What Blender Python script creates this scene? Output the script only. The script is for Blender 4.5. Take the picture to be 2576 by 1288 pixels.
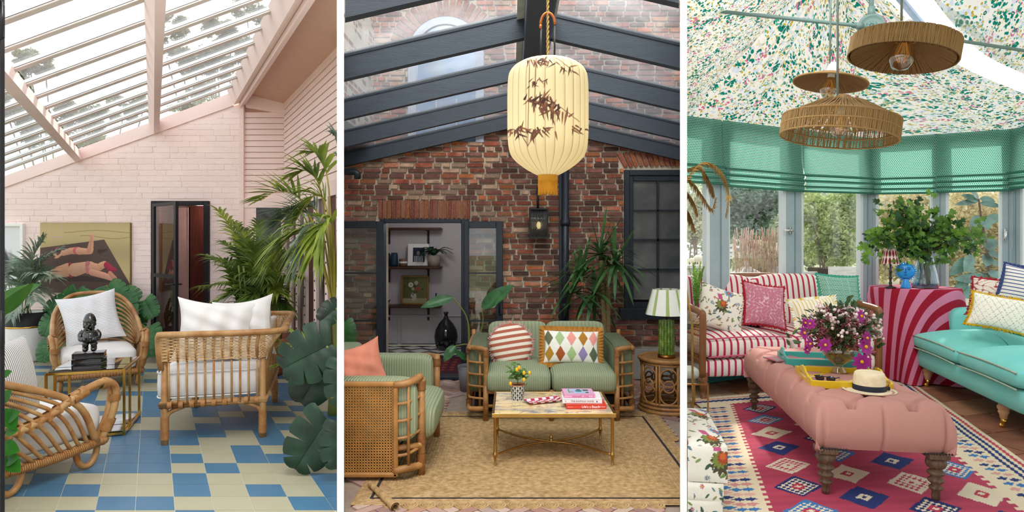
import bpy, bmesh, math, random
import numpy as np
from mathutils import Vector as V, Matrix as Mx
for o in list(bpy.data.objects): bpy.data.objects.remove(o)
sc = bpy.context.scene
COL = sc.collection
F, HZ, H = 1600.0, 610.0, 1.5            # focal length in pixels of the 2576 wide frame, horizon row, eye height
# ---------------------------------------------------------------- camera
cam_d = bpy.data.cameras.new('camera'); cam = bpy.data.objects.new('camera', cam_d); COL.objects.link(cam)
cam.location = (0, 0, H); cam.rotation_euler = (math.pi/2, 0, 0)
cam_d.sensor_width = 36; cam_d.lens = 36*F/2576; cam_d.shift_y = (HZ-644)/2576; cam_d.clip_end = 200; cam_d.clip_start = .05
sc.camera = cam
# ---------------------------------------------------------------- sky
w = bpy.data.worlds.new('sky'); sc.world = w; w.use_nodes = True
nt = w.node_tree; bg = nt.nodes['Background']
tc = nt.nodes.new('ShaderNodeTexCoord'); ns = nt.nodes.new('ShaderNodeTexNoise'); ns.inputs['Scale'].default_value = 1.6; ns.inputs['Detail'].default_value = 5
cr = nt.nodes.new('ShaderNodeValToRGB'); cr.color_ramp.elements[0].color = (.86, .92, 1, 1); cr.color_ramp.elements[1].color = (1, 1, 1, 1)
cr.color_ramp.elements[0].position = .35; cr.color_ramp.elements[1].position = .6
nt.links.new(tc.outputs['Generated'], ns.inputs['Vector']); nt.links.new(ns.outputs['Fac'], cr.inputs['Fac']); nt.links.new(cr.outputs['Color'], bg.inputs['Color'])
bg.inputs['Strength'].default_value = 1.65
# ---------------------------------------------------------------- sun: low and hazy from behind the garden on the right
sun_d = bpy.data.lights.new('sun', 'SUN'); sun_d.energy = 4.0; sun_d.angle = math.radians(3); sun_d.color = (1, .93, .82)
sun = bpy.data.objects.new('sun', sun_d); COL.objects.link(sun)
sun.rotation_euler = V((-.25, -.75, -.62)).to_track_quat('-Z', 'Y').to_euler()
# added unseen area lamp brightens the yard, whose walls shut out the sky
ad = bpy.data.lights.new('yard_fill_light', 'AREA'); ad.shape = 'RECTANGLE'; ad.size = 3.0; ad.size_y = 2.2; ad.energy = 165; ad.color = (1, .97, .92); ad.spread = math.radians(120)
ao = bpy.data.objects.new('yard_fill_light', ad); COL.objects.link(ao); ao.location = (0, 2.2, 5.2); ao.rotation_euler = V((0, 4.2, -4.6)).to_track_quat('-Z', 'Y').to_euler()
# ---------------------------------------------------------------- colour management
sc.view_settings.view_transform = 'Standard'; sc.view_settings.look = 'None'; sc.view_settings.gamma = 1; sc.view_settings.exposure = 0.0
sc.view_settings.use_curve_mapping = False
try:
    sc.cycles.max_bounces = 6; sc.cycles.diffuse_bounces = 4; sc.cycles.glossy_bounces = 3; sc.cycles.transmission_bounces = 5; sc.cycles.transparent_max_bounces = 14
    sc.cycles.caustics_reflective = False; sc.cycles.caustics_refractive = False; sc.cycles.sample_clamp_indirect = 4
except Exception: pass
R = random.Random(7); NR = np.random.RandomState(5)
pi = math.pi
def rad(a): return math.radians(a)
# ---------------------------------------------------------------- where things stand
def W(px, py, Z): return V(((px-1288)*Z/F, Z, H-(py-HZ)*Z/F))
def G(px, py):
    Z = H*F/(py-HZ); return V(((px-1288)*Z/F, Z, 0))
# ---------------------------------------------------------------- materials
MATS = {}
def lin(h):
    if not isinstance(h, str): return tuple(h)[:3]
    r = []
    for i in (0, 2, 4):
        c = int(h[i:i+2], 16)/255; r.append(c/12.92 if c <= .04045 else ((c+.055)/1.055)**2.4)
    return tuple(r)
class NT:
    def __init__(s, name):
        s.m = bpy.data.materials.new(name); s.m.use_nodes = True; s.t = s.m.node_tree; s.b = s.t.nodes['Principled BSDF']; s.out = s.t.nodes['Material Output']; s._tc = None
    def n(s, t, **k):
        x = s.t.nodes.new('ShaderNode'+t)
        for a, b in k.items(): setattr(x, a, b)
        return x
    def l(s, a, b): s.t.links.new(a, b)
    def set(s, sock, v):
        if isinstance(v, bpy.types.NodeSocket): s.l(v, sock)
        elif isinstance(v, (tuple, list)) and len(v) == 3 and sock.type == 'RGBA': sock.default_value = (*v, 1)
        else: sock.default_value = v
    def tc(s, k='Object'):
        if not s._tc: s._tc = s.n('TexCoord')
        return s._tc.outputs[k]
    def uv(s):
        x = s.n('SeparateXYZ'); s.l(s.tc('UV'), x.inputs[0]); return x.outputs[0], x.outputs[1]
    def ma(s, op, a, b=0.0, c=0.0):
        x = s.n('Math', operation=op)
        for i, v in enumerate((a, b, c)): s.set(x.inputs[i], v)
        return x.outputs[0]
    def mix(s, f, a, b):
        x = s.n('Mix', data_type='RGBA'); s.set(x.inputs[0], f); s.set(x.inputs[6], a); s.set(x.inputs[7], b); return x.outputs[2]
    def noise(s, scale, detail=3, vec=None, w=None, rough=.5):
        x = s.n('TexNoise'); x.inputs['Scale'].default_value = scale; x.inputs['Detail'].default_value = detail; x.inputs['Roughness'].default_value = rough
        if w is not None: x.noise_dimensions = '4D'; s.set(x.inputs['W'], w)
        s.l(vec if vec is not None else s.tc(), x.inputs['Vector']); return x.outputs['Fac']
    def voro(s, scale, vec=None, feat='F1', out='Distance'):
        x = s.n('TexVoronoi', feature=feat); x.inputs['Scale'].default_value = scale
        s.l(vec if vec is not None else s.tc(), x.inputs['Vector']); return x.outputs[out]
    def rng(s, v, a, b, c=0.0, d=1.0):
        x = s.n('MapRange'); s.set(x.inputs[0], v)
        for i, q in enumerate((a, b, c, d)): x.inputs[i+1].default_value = q
        return x.outputs[0]
    def mapv(s, vec, scale=(1, 1, 1), rot=(0, 0, 0)):
        x = s.n('Mapping'); s.l(vec, x.inputs[0]); x.inputs['Scale'].default_value = scale; x.inputs['Rotation'].default_value = rot; return x.outputs[0]
    def bump(s, h, st=.3, dist=.01):
        x = s.n('Bump'); s.set(x.inputs['Height'], h); x.inputs['Strength'].default_value = st; x.inputs['Distance'].default_value = dist; s.l(x.outputs[0], s.b.inputs['Normal'])
    def fin(s, col, rough=.6, metal=0, spec=.5, transl=0):
        s.set(s.b.inputs['Base Color'], col); s.b.inputs['Roughness'].default_value = rough; s.b.inputs['Metallic'].default_value = metal
        s.b.inputs['Specular IOR Level'].default_value = spec
        if transl:
            t = s.n('BsdfTranslucent'); s.set(t.inputs[0], col); mx = s.n('MixShader'); mx.inputs[0].default_value = transl
            s.l(s.b.outputs[0], mx.inputs[1]); s.l(t.outputs[0], mx.inputs[2]); s.l(mx.outputs[0], s.out.inputs[0])
        return s.m
def mat(name, col=None, rough=.6, metal=0, var=.08, vs=9, bump=0, bs=60, bd=.004, spec=.4, col2=None, transl=0, rnd=False, stretch=None, coat=0):
    if name in MATS: return MATS[name]
    t = NT(name); c = lin(col); vec = t.tc()
    if stretch: vec = t.mapv(vec, stretch)
    wv = None
    if rnd:
        oi = t.n('ObjectInfo'); wv = t.ma('MULTIPLY', oi.outputs['Random'], 37.0)
    a = tuple(x*(1-var) for x in c); b = tuple(min(1, x*(1+var)) for x in c) if col2 is None else lin(col2)
    f = t.rng(t.noise(vs, 4, vec, wv), .3, .7)
    cc = t.mix(f, a, b)
    if bump: t.bump(t.noise(bs, 3, vec, wv), bump, bd)
    MATS[name] = t.fin(cc, rough, metal, spec, transl)
    if coat: t.b.inputs['Coat Weight'].default_value = coat; t.b.inputs['Coat Roughness'].default_value = .08
    return MATS[name]
def vcmat(name='printed cloth', rough=.8, bump=.15, bs=260, transl=0, spec=.3, var=.1):
    if name in MATS: return MATS[name]
    t = NT(name); a = t.n('Attribute', attribute_name='Col')
    n = t.noise(bs, 2); c = t.mix(t.rng(n, .3, .7, 0, var), a.outputs['Color'], (0, 0, 0))
    if bump: t.bump(n, bump, .002)
    MATS[name] = t.fin(c, rough, 0, spec, transl); return MATS[name]
def stripemat(name, cols, n, axis=0, rough=.85, slant=0.0, bump=.1, offs=0.0):
    """cols: list of (position 0..1, hex) repeated n times across the uv square"""
    if name in MATS: return MATS[name]
    t = NT(name); u, v = t.uv(); a, b = (u, v) if axis == 0 else (v, u)
    x = t.ma('FRACT', t.ma('ADD', t.ma('MULTIPLY', t.ma('ADD', a, t.ma('MULTIPLY', b, slant)), float(n)), offs))
    r = t.n('ValToRGB'); r.color_ramp.interpolation = 'CONSTANT'; e = r.color_ramp.elements
    while len(e) < len(cols): e.new(.5)
    for i, (p, h) in enumerate(cols): e[i].position = p; e[i].color = (*lin(h), 1)
    t.l(x, r.inputs[0]); nz = t.noise(180, 2)
    if bump: t.bump(nz, bump, .002)
    MATS[name] = t.fin(t.mix(t.rng(nz, .3, .7, 0, .12), r.outputs[0], (0, 0, 0)), rough, 0, .2); return MATS[name]
def glassmat(name, tint='ffffff', refl=1.0, haze_dirt=0.0, rough=.01):
    if name in MATS: return MATS[name]
    t = NT(name); tr = t.n('BsdfTransparent'); t.set(tr.inputs[0], lin(tint)); gl = t.n('BsdfGlossy'); gl.inputs['Roughness'].default_value = rough
    fr = t.n('LayerWeight'); fr.inputs[0].default_value = .5; mx = t.n('MixShader'); t.l(t.ma('MULTIPLY', t.ma('MULTIPLY_ADD', t.ma('POWER', fr.outputs['Facing'], 5.0), .95, .045), refl), mx.inputs[0])
    t.l(tr.outputs[0], mx.inputs[1]); t.l(gl.outputs[0], mx.inputs[2]); o = mx.outputs[0]
    if haze_dirt:  # patchy pale layer of slight dirt also paints haze into the glass
        df = t.n('BsdfTranslucent'); df.inputs[0].default_value = (.9, .92, .95, 1); m2 = t.n('MixShader')
        t.l(t.rng(t.noise(2.5, 6, rough=.65), .35, .75, haze_dirt*.5, haze_dirt*1.6), m2.inputs[0]); t.l(o, m2.inputs[1]); t.l(df.outputs[0], m2.inputs[2]); o = m2.outputs[0]
    t.l(o, t.out.inputs[0]); MATS[name] = t.m; return t.m
# ---------------------------------------------------------------- mesh builder
def cr(pts, k=6, closed=False):
    P = [V(p) for p in pts]; n = len(P); out = []
    for i in range(n if closed else n-1):
        p0 = P[(i-1) % n] if closed or i > 0 else P[0]*2-P[1]; p1 = P[i]; p2 = P[(i+1) % n]
        p3 = P[(i+2) % n] if closed or i+2 < n else P[-1]*2-P[-2]
        for j in range(k):
            t = j/k; t2 = t*t; t3 = t2*t
            out.append(.5*((2*p1)+(p2-p0)*t+(2*p0-5*p1+4*p2-p3)*t2+(3*p1-p0-3*p2+p3)*t3))
    if not closed: out.append(P[-1])
    return out
def frame(loc, yaw=0, tilt=None):
    """local to world: yaw in degrees from +Y towards +X is where local +y points"""
    m = Mx.Translation(V(loc)) @ Mx.Rotation(-rad(yaw), 4, 'Z')
    if tilt is not None: m = m @ tilt
    return m
class MB:
    def __init__(s, M=None): s.v = []; s.f = []; s.mi = []; s.sm = []; s.uv = []; s.col = []; s.M = M; s.hasuv = s.hascol = False
    def add(s, vs, fs, smooth=True, mi=0, uv=None, col=None):
        o = len(s.v); M = s.M
        s.v.extend([tuple(M @ V(p)) for p in vs] if M is not None else [tuple(p) for p in vs])
        if uv is not None:
            s.hasuv = True; s.uv.extend([(0, 0)]*(o-len(s.uv))); s.uv.extend([tuple(q) for q in uv])
        if col is not None:
            s.hascol = True; s.col.extend([(1, 1, 1)]*(o-len(s.col))); s.col.extend([tuple(q) for q in col])
        for f in fs: s.f.append(tuple(i+o for i in f)); s.mi.append(mi); s.sm.append(smooth)
        return s
    def box(s, c, d, bev=.0, mi=0, rz=0, m=None):
        hx, hy, hz = d[0]/2, d[1]/2, d[2]/2; T = Mx.Translation(V(c))
        if rz: T = T @ Mx.Rotation(rad(rz), 4, 'Z')
        if m is not None: T = T @ m
        if bev <= 0:
            vs = [(x*hx, y*hy, z*hz) for x in (-1, 1) for y in (-1, 1) for z in (-1, 1)]
            fs = [(0, 1, 3, 2), (4, 6, 7, 5), (0, 4, 5, 1), (2, 3, 7, 6), (0, 2, 6, 4), (1, 5, 7, 3)]
        else:
            b = min(bev, hx*.9, hy*.9, hz*.9); vs = []; ix = {}
            for x in (-1, 1):
                for y in (-1, 1):
                    for z in (-1, 1):
                        for a in range(3):
                            ix[x, y, z, a] = len(vs); vs.append((x*(hx-(0 if a == 0 else b)), y*(hy-(0 if a == 1 else b)), z*(hz-(0 if a == 2 else b))))
            fs = []; k = lambda x, y, z, a: ix[x, y, z, a]
            for g in (-1, 1):
                q = [(k(g, -1, -1, 0), k(g, 1, -1, 0), k(g, 1, 1, 0), k(g, -1, 1, 0)), (k(-1, g, -1, 1), k(-1, g, 1, 1), k(1, g, 1, 1), k(1, g, -1, 1)), (k(-1, -1, g, 2), k(1, -1, g, 2), k(1, 1, g, 2), k(-1, 1, g, 2))]
                fs += [t if g > 0 else t[::-1] for t in q]
                for h in (-1, 1):
                    e = [(k(g, h, -1, 0), k(g, h, 1, 0), k(g, h, 1, 1), k(g, h, -1, 1)), (k(g, -1, h, 0), k(g, -1, h, 2), k(g, 1, h, 2), k(g, 1, h, 0)), (k(-1, g, h, 1), k(1, g, h, 1), k(1, g, h, 2), k(-1, g, h, 2))]
                    fs += [t[::-1] if g*h > 0 else t for t in e]
                    for l in (-1, 1):
                        t = (k(g, h, l, 0), k(g, h, l, 1), k(g, h, l, 2)); fs.append(t if g*h*l > 0 else t[::-1])
        return s.add([T @ V(p) for p in vs], fs, False, mi)
    def tube(s, pts, r, n=8, closed=False, mi=0, caps=True):
        P = [V(p) for p in pts]; L = len(P); rs = list(r) if isinstance(r, (list, tuple)) else [r]*L
        if len(rs) != L: rs = [rs[min(len(rs)-1, int(i*(len(rs)-1)/(L-1)+.5))] for i in range(L)]
        vs = []; fs = []; T = []
        for i in range(L):
            a = P[(i+1) % L] if closed or i < L-1 else P[i]; b = P[i-1] if closed or i > 0 else P[i]; t = a-b
            T.append(t.normalized() if t.length > 1e-9 else V((0, 0, 1)))
        u = T[0].orthogonal().normalized()
        for i in range(L):
            if i: u = u-T[i]*u.dot(T[i]); u = u.normalized() if u.length > 1e-6 else T[i].orthogonal().normalized()
            w = T[i].cross(u)
            for j in range(n):
                a = 2*pi*j/n; vs.append(P[i]+(u*math.cos(a)+w*math.sin(a))*rs[i])
        for i in range(L if closed else L-1):
            k = (i+1) % L
            for j in range(n): fs.append((i*n+j, i*n+(j+1) % n, k*n+(j+1) % n, k*n+j))
        if caps and not closed: fs += [tuple(range(n))[::-1], tuple((L-1)*n+j for j in range(n))]
        return s.add(vs, fs, True, mi)
    def lathe(s, prof, c=(0, 0, 0), n=20, mi=0, uvs=False, smooth=True, wob=None):
        vs = []; fs = []; uv = []; c = V(c); m = n+1
        for i, (r, z) in enumerate(prof):
            for j in range(m):
                a = 2*pi*j/n; q = r if wob is None else r*wob(a, i/(len(prof)-1))
                vs.append(c+V((q*math.cos(a), q*math.sin(a), z))); uv.append((j/n, i/(len(prof)-1)))
        for i in range(len(prof)-1):
            for j in range(n): fs.append((i*m+j, i*m+j+1, (i+1)*m+j+1, (i+1)*m+j))
        return s.add(vs, fs, smooth, mi, uv)
    def grid(s, fn, nu, nv, mi=0, colf=None, smooth=True, flip=False):
        vs = []; uv = []; fs = []
        for i in range(nu+1):
            for j in range(nv+1): u, v = i/nu, j/nv; vs.append(fn(u, v)); uv.append((u, v))
        for i in range(nu):
            for j in range(nv):
                a = i*(nv+1)+j; q = (a, a+nv+1, a+nv+2, a+1); fs.append(q[::-1] if flip else q)
        col = None
        if colf is not None:
            A = np.array(uv); col = colf(A[:, 0], A[:, 1])
        return s.add(vs, fs, smooth, mi, uv, col)
    def ext(s, poly, vec, mi=0, smooth=False):
        """closed polygon of 3D points pushed along vec"""
        n = len(poly); P = [V(p) for p in poly]; vec = V(vec)
        fs = [tuple(range(n))[::-1], tuple(range(n, 2*n))]+[(i, (i+1) % n, n+(i+1) % n, n+i) for i in range(n)]
        return s.add(P+[p+vec for p in P], fs, smooth, mi)
    def ball(s, c, r, n=10, mi=0, sq=(1, 1, 1)):
        c = V(c); vs = []; fs = []; m = max(4, n//2)
        for i in range(m+1):
            p = pi*i/m
            for j in range(n): a = 2*pi*j/n; vs.append(c+V((r*sq[0]*math.sin(p)*math.cos(a), r*sq[1]*math.sin(p)*math.sin(a), r*sq[2]*math.cos(p))))
        for i in range(m):
            for j in range(n): fs.append((i*n+j, (i+1)*n+j, (i+1)*n+(j+1) % n, i*n+(j+1) % n))
        return s.add(vs, fs, True, mi)
    def soft(s, c, d, e1=.3, e2=.25, nu=36, nv=16, mi=0, crown=0.0, m=None, colf=None):
        """padded block: superellipsoid of size d; crown puffs the top"""
        c = V(c); vs = []; fs = []; uv = []
        pw = lambda x, e: math.copysign(abs(x)**e, x)
        for i in range(nv+1):
            p = -pi/2+pi*i/nv; cp, sp = pw(math.cos(p), e1), pw(math.sin(p), e1)
            for j in range(nu+1):
                a = 2*pi*j/nu; x, y, z = cp*pw(math.cos(a), e2), cp*pw(math.sin(a), e2), sp
                q = V((x*d[0]/2, y*d[1]/2, z*d[2]/2))
                if crown: q.z += crown*max(0, 1-x*x)*max(0, 1-y*y)*(1 if z > 0 else 0)
                if m is not None: q = m @ q
                vs.append(c+q); uv.append(((x+1)/2, (y+1)/2) if abs(sp) > .8 else ((x+1)/2, (z+1)/2))
        for i in range(nv):
            for j in range(nu): a = i*(nu+1)+j; fs.append((a, a+1, a+nu+2, a+nu+1))
        col = None
        if colf is not None: A = np.array(uv); col = colf(A[:, 0], A[:, 1])
        return s.add(vs, fs, True, mi, uv, col)
    def pillow(s, w, h, t, M, n=20, colf=None, pinch=.10, backcol=None, mi=0, shape=None, wr=0):
        """scatter pillow in its local xz plane, front towards local -y"""
        sv = s.M; s.M = (sv @ M) if sv is not None else M
        for side in (-1, 1):
            def fn(u, v):
                a, b = 2*u-1, 2*v-1
                e = (max(0, 1-a**2)*max(0, 1-b**2))**.45
                x = a*w/2*(1-pinch*(1-b*b)*abs(a)**3); z = b*h/2*(1-pinch*(1-a*a)*abs(b)**3)
                if shape == 'round':
                    r = max(abs(a), abs(b)); L = math.hypot(a, b) or 1; x, z = a/L*r*w/2, b/L*r*h/2; e = max(0, 1-r**2.4)**.5
                y = side*t/2*e
                if wr: y += side*wr*math.sin(9*a+5*b)*math.sin(7*b-3*a)*e
                return (x, y, z)
            u0 = len(s.v); s.grid(fn, n, n, mi, colf if side < 0 or backcol is None else backcol, True, side > 0)
            if shape == 'round':
                s.uv[u0:] = [(fn(u, v)[0]/w+.5, fn(u, v)[2]/h+.5) for u, v in s.uv[u0:]]
        s.M = sv; return s
    def arr(s, vs, fs, mi=0, smooth=True):
        o = len(s.v); s.v.extend(map(tuple, vs.tolist())); s.f.extend([tuple(x+o for x in f) for f in fs.tolist()]); k = len(fs); s.mi.extend([mi]*k); s.sm.extend([smooth]*k); return s
KP = .2697; EPS = .021
def planes(room):
    q = math.hypot(1, KP); L = V((1, KP, 0))/q; Rr = V((1, -KP, 0))/q
    return {1: [(L*-EPS, L)], 2: [(L*EPS, -L), (Rr*-EPS, Rr)], 3: [(Rr*EPS, -Rr)], None: []}[room]
ORG = {}
def org(o): return ORG.get(o.name, V((0, 0, 0)))
def tag(o, label=None, cat=None, group=None, kind=None):
    if label: o['label'] = label
    if cat: o['category'] = cat
    if group: o['group'] = group
    if kind: o['kind'] = kind
    return o
def thing(name, label, cat, loc, group=None):
    o = bpy.data.objects.new(name, None); COL.objects.link(o); o.location = V(loc); ORG[o.name] = V(loc); o.empty_display_size = .1
    return tag(o, label, cat, group)
def build(mb, name, mats, parent=None, clip=None, loc=None, label=None, cat=None, group=None, kind=None):
    me = bpy.data.meshes.new(name)
    if parent is not None: og = org(parent)
    elif loc is not None: og = V(loc)
    else:
        A = np.array(mb.v) if mb.v else np.zeros((1, 3)); lo, hi = A.min(0), A.max(0); og = V(((lo[0]+hi[0])/2, (lo[1]+hi[1])/2, lo[2]))
    A = np.array(mb.v, dtype=float)-np.array(og)
    me.from_pydata(A.tolist(), [], mb.f)
    for m in (mats if isinstance(mats, (list, tuple)) else [mats]): me.materials.append(m)
    if len(mb.f):
        me.polygons.foreach_set('material_index', mb.mi); me.polygons.foreach_set('use_smooth', mb.sm)
    if mb.hasuv:
        mb.uv.extend([(0, 0)]*(len(mb.v)-len(mb.uv))); ul = me.uv_layers.new(name='UVMap'); li = np.zeros(len(me.loops), dtype=np.int32); me.loops.foreach_get('vertex_index', li)
        ul.data.foreach_set('uv', np.array(mb.uv, dtype=np.float32)[li].ravel())
    if mb.hascol:
        mb.col.extend([(1, 1, 1)]*(len(mb.v)-len(mb.col))); ca = me.color_attributes.new('Col', 'FLOAT_COLOR', 'POINT'); C4 = np.ones((len(mb.v), 4), dtype=np.float32); C4[:, :3] = np.array(mb.col); ca.data.foreach_set('color', C4.ravel())
    if clip:
        bm = bmesh.new(); bm.from_mesh(me)
        for co, no in planes(clip):
            if all((v.co+og-co).dot(no) < 0 for v in bm.verts): continue
            r = bmesh.ops.bisect_plane(bm, geom=bm.verts[:]+bm.edges[:]+bm.faces[:], plane_co=co-og, plane_no=no, clear_outer=True)
            ed = [e for e in r['geom_cut'] if isinstance(e, bmesh.types.BMEdge)]
            if ed:
                try: bmesh.ops.holes_fill(bm, edges=ed, sides=0)
                except Exception: pass
        bm.to_mesh(me); bm.free()
        if not len(me.polygons): return None
    me.update()
    o = bpy.data.objects.new(name, me); COL.objects.link(o)
    if parent is not None: o.parent = parent
    else: o.location = og
    ORG[o.name] = V(og)
    return tag(o, label, cat, group, kind)
def struct(mb, name, mats, clip=None, loc=(0, 0, 0)): return build(mb, name, mats, None, clip, loc, kind='structure')
def dup(root, loc, yaw=0, label=None, name=None):
    def cp(o, par):
        c = o.copy(); COL.objects.link(c); c.parent = par
        for ch in [x for x in bpy.data.objects if x.parent == o]: cp(ch, c)
        return c
    r = cp(root, None); r.location = V(loc); r.rotation_euler = (0, 0, -rad(yaw)); ORG[r.name] = V(loc)
    if label: r['label'] = label
    return r
def inst(name, me, parent, loc, scale=(1, 1, 1), rot=(0, 0, 0)):
    o = bpy.data.objects.new(name, me); COL.objects.link(o); o.parent = parent; o.location = V(loc)-org(parent); o.scale = scale; o.rotation_euler = rot; return o
def unitmesh(name, m, jit=.0, bev=.06, seed=0):
    rr = random.Random(seed); b = MB(); b.box((0, 0, 0), (1, 1, 1), bev)
    b.v = [(x+rr.uniform(-jit, jit), y+rr.uniform(-jit, jit), z+rr.uniform(-jit, jit)) for x, y, z in b.v]
    me = bpy.data.meshes.new(name); me.from_pydata(b.v, [], b.f); me.materials.append(m); return me
def pieces(parent, name, items, meshes, lim=300, rot=0.0, near=None):
    """items: (centre, size, mesh index, rz).  The lim largest/nearest become parts, the rest one stuff part"""
    if near: items = sorted(items, key=near)
    for c, d, k, rz in items[:lim]: inst(name, meshes[k % len(meshes)], parent, c, d, (0, 0, rz))
    rest = items[lim:]
    if rest:
        mats = []; b = MB()
        for me in meshes:
            if me.materials[0] not in mats: mats.append(me.materials[0])
        for c, d, k, rz in rest:
            me = meshes[k % len(meshes)]; M = Mx.Translation(V(c)) @ Mx.Rotation(rz, 4, 'Z') @ Mx.Diagonal((*d, 1))
            b.add([M @ v.co for v in me.vertices], [tuple(p.vertices) for p in me.polygons], False, mats.index(me.materials[0]))
        build(b, name+'_field', mats, parent, kind='stuff')
def bricks(parent, P0, ud, L, z0, z1, ch, bl, depth, meshes, holes=lambda u, z: [], top=None, joint=.012, lim=300, seed=1, jit=.004):
    """running courses on the plane through P0 along unit ud; holes(z) gives intervals of u left free; front towards -normal"""
    rr = random.Random(seed); ud = V(ud).normalized(); n = V((ud.y, -ud.x, 0)); rz = math.atan2(ud.y, ud.x); items = []; row = 0; z = z0
    while z < z1:
        u = -rr.uniform(.2, .8)*bl if row % 2 else 0.0
        while u < L:
            w = bl*(1 if rr.random() < .8 else .5)*rr.uniform(.94, 1.06); segs = [(max(0, u), min(L, u+w))]
            for a, b in holes(z+ch/2):
                segs = [q for s in segs for q in ((s[0], min(s[1], a)), (max(s[0], b), s[1])) if q[1]-q[0] > .03]
            for a, b in segs:
                if b-a < .035: continue
                m = (a+b)/2
                if top and z+ch > top(m): continue
                items.append((P0+ud*m+n*(depth/2+rr.uniform(-jit, jit))+V((0, 0, z+ch/2)), (b-a-joint, depth, ch-joint*rr.uniform(.8, 1.25)), rr.randrange(len(meshes)), rz))
            u += w
        z += ch; row += 1
    rr.shuffle(items); pieces(parent, 'brick', items, meshes, lim); return items
# ---------------------------------------------------------------- leaves
def blade(mb, p, d, L, wd, droop=.3, n=5, up=(0, 0, 1), fold=.25, mi=0, tip=.0, base=.25):
    """long leaf: starts at p along d, bends down, vee section"""
    p = V(p); d = V(d).normalized(); up = V(up); s = d.cross(up); s = s.normalized() if s.length > 1e-4 else V((1, 0, 0)); nn = s.cross(d)
    vs = []; fs = []
    for i in range(n+1):
        t = i/n; c = p+d*(L*t)-V((0, 0, 1))*(droop*L*t*t); w = wd*(base+(1-base)*math.sin(pi*min(1, t*1.05+.12)) if t < 1 else tip)*.5
        if i == n: w = wd*.02
        vs += [c-s*w+nn*w*fold, c, c+s*w+nn*w*fold]
    for i in range(n):
        a = 3*i; fs += [(a, a+1, a+4, a+3), (a+1, a+2, a+5, a+4)]
    mb.add(vs, fs, True, mi); return mb
def frond(mb, pts, n, L, wd, droop=.25, ang=50, mi=0, rs=.006, stem=True, seed=0, taper=.45, start=.15, vee=.35, mir=0):
    rr = random.Random(seed); P = cr(pts, 8); m = len(P)-1
    if stem: mb.tube(P, [rs*(1-.8*i/m) for i in range(m+1)], 5, mi=mir)
    for k in range(n):
        t = start+(1-start)*(k+.5)/n; i = min(m-1, int(t*m)); q = t*m-i; c = P[i].lerp(P[i+1], q); d = (P[i+1]-P[i]).normalized()
        s = d.cross(V((0, 0, 1))); s = s.normalized() if s.length > .05 else V((1, 0, 0)); up = s.cross(d)
        ll = L*(1-taper*abs(2*t-.9)**1.5)*rr.uniform(.85, 1.1)
        for g in (-1, 1):
            a = rad(ang+rr.uniform(-8, 8)-22*t); dd = d*math.cos(a)+s*g*math.sin(a)+up*(vee+rr.uniform(-.12, .12))
            blade(mb, c, dd, ll, wd, droop*rr.uniform(.6, 1.5), 4, up, .3, mi)
    return mb
def monstera(mb, base, d, up, L, mi=0, cuts=6, seed=0, bend=.25, wd=.85, cut=.5):
    """split leaf: heart shaped blade with slits running in between the side veins; base of the blade at base, tip along d"""
    rr = random.Random(seed); d = V(d).normalized(); s = d.cross(V(up)).normalized(); n = s.cross(d).normalized(); base = V(base); nl = max(4, cuts); nt_ = 5
    def pt(t, q, g):
        w = .56*wd*(math.sin(pi*min(1, .20+.80*t))**.75)*(1-.10*t); y = t*.92+q*w*(-.62+1.5*t); x = q*w*g
        if t < .12: y += q*(.12-t)*.4
        z = .30*w*q*(1-q*1.15)-bend*(y-.25)**2*.8+.03*math.sin(t*nl*2*pi)*q*(1-q)
        return base+(s*x+d*y+n*z)*L
    Q = (0, .22, .45, .7, .88, 1)
    for g in (-1, 1):
        for k in range(nl):
            t0, t1 = k/nl, (k+1)/nl; c0 = .30+.3*rr.random() if rr.random() < .8 else .95; deep = cut*(.75+.5*rr.random()); vs = []; fs = []
            for i in range(nt_+1):
                f = i/nt_
                for q in Q:
                    e = max(0, (q-.42)/.58)*deep if k not in (nl-1,) or f < .5 else 0
                    ff = .5+(f-.5)*(1-e*.26); qq = q*(1-(.02+.05*deep)*abs(2*f-1)**4*(1 if cut > 0 else 0)); vs.append(pt(t0+(t1-t0)*ff, qq, g))
            m = len(Q)
            for i in range(nt_):
                for j in range(m-1): a = i*m+j; fs.append((a, a+1, a+m+1, a+m) if g > 0 else (a, a+m, a+m+1, a+1))
            mb.add(vs, fs, True, mi)
    mb.tube([base+n*.004*L+(d*t-n*bend*.8*(t*.92-.25)**2)*L for t in (0, .25, .5, .75, .95)], [.013*L, .010*L, .008*L, .005*L, .002*L], 5, mi=mi)
    return mb
def oval(mb, p, d, up, L, wd, curl=.2, mi=0, nu=8, nv=4, fold=.12, point=1.0, wave=0):
    p = V(p); d = V(d).normalized(); s = d.cross(V(up)); s = s.normalized() if s.length > 1e-4 else d.orthogonal().normalized(); n = s.cross(d)
    def fn(u, v):
        b = 2*v-1; w = wd/2*math.sin(pi*min(1, max(.01, u))**(.8*point))**.8
        return p+d*(L*u)+s*(b*w)+n*(-curl*L*u*u+fold*abs(b)*w+wave*math.sin(u*16)*abs(b)*w)
    return mb.grid(fn, nu, nv, mi)
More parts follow.
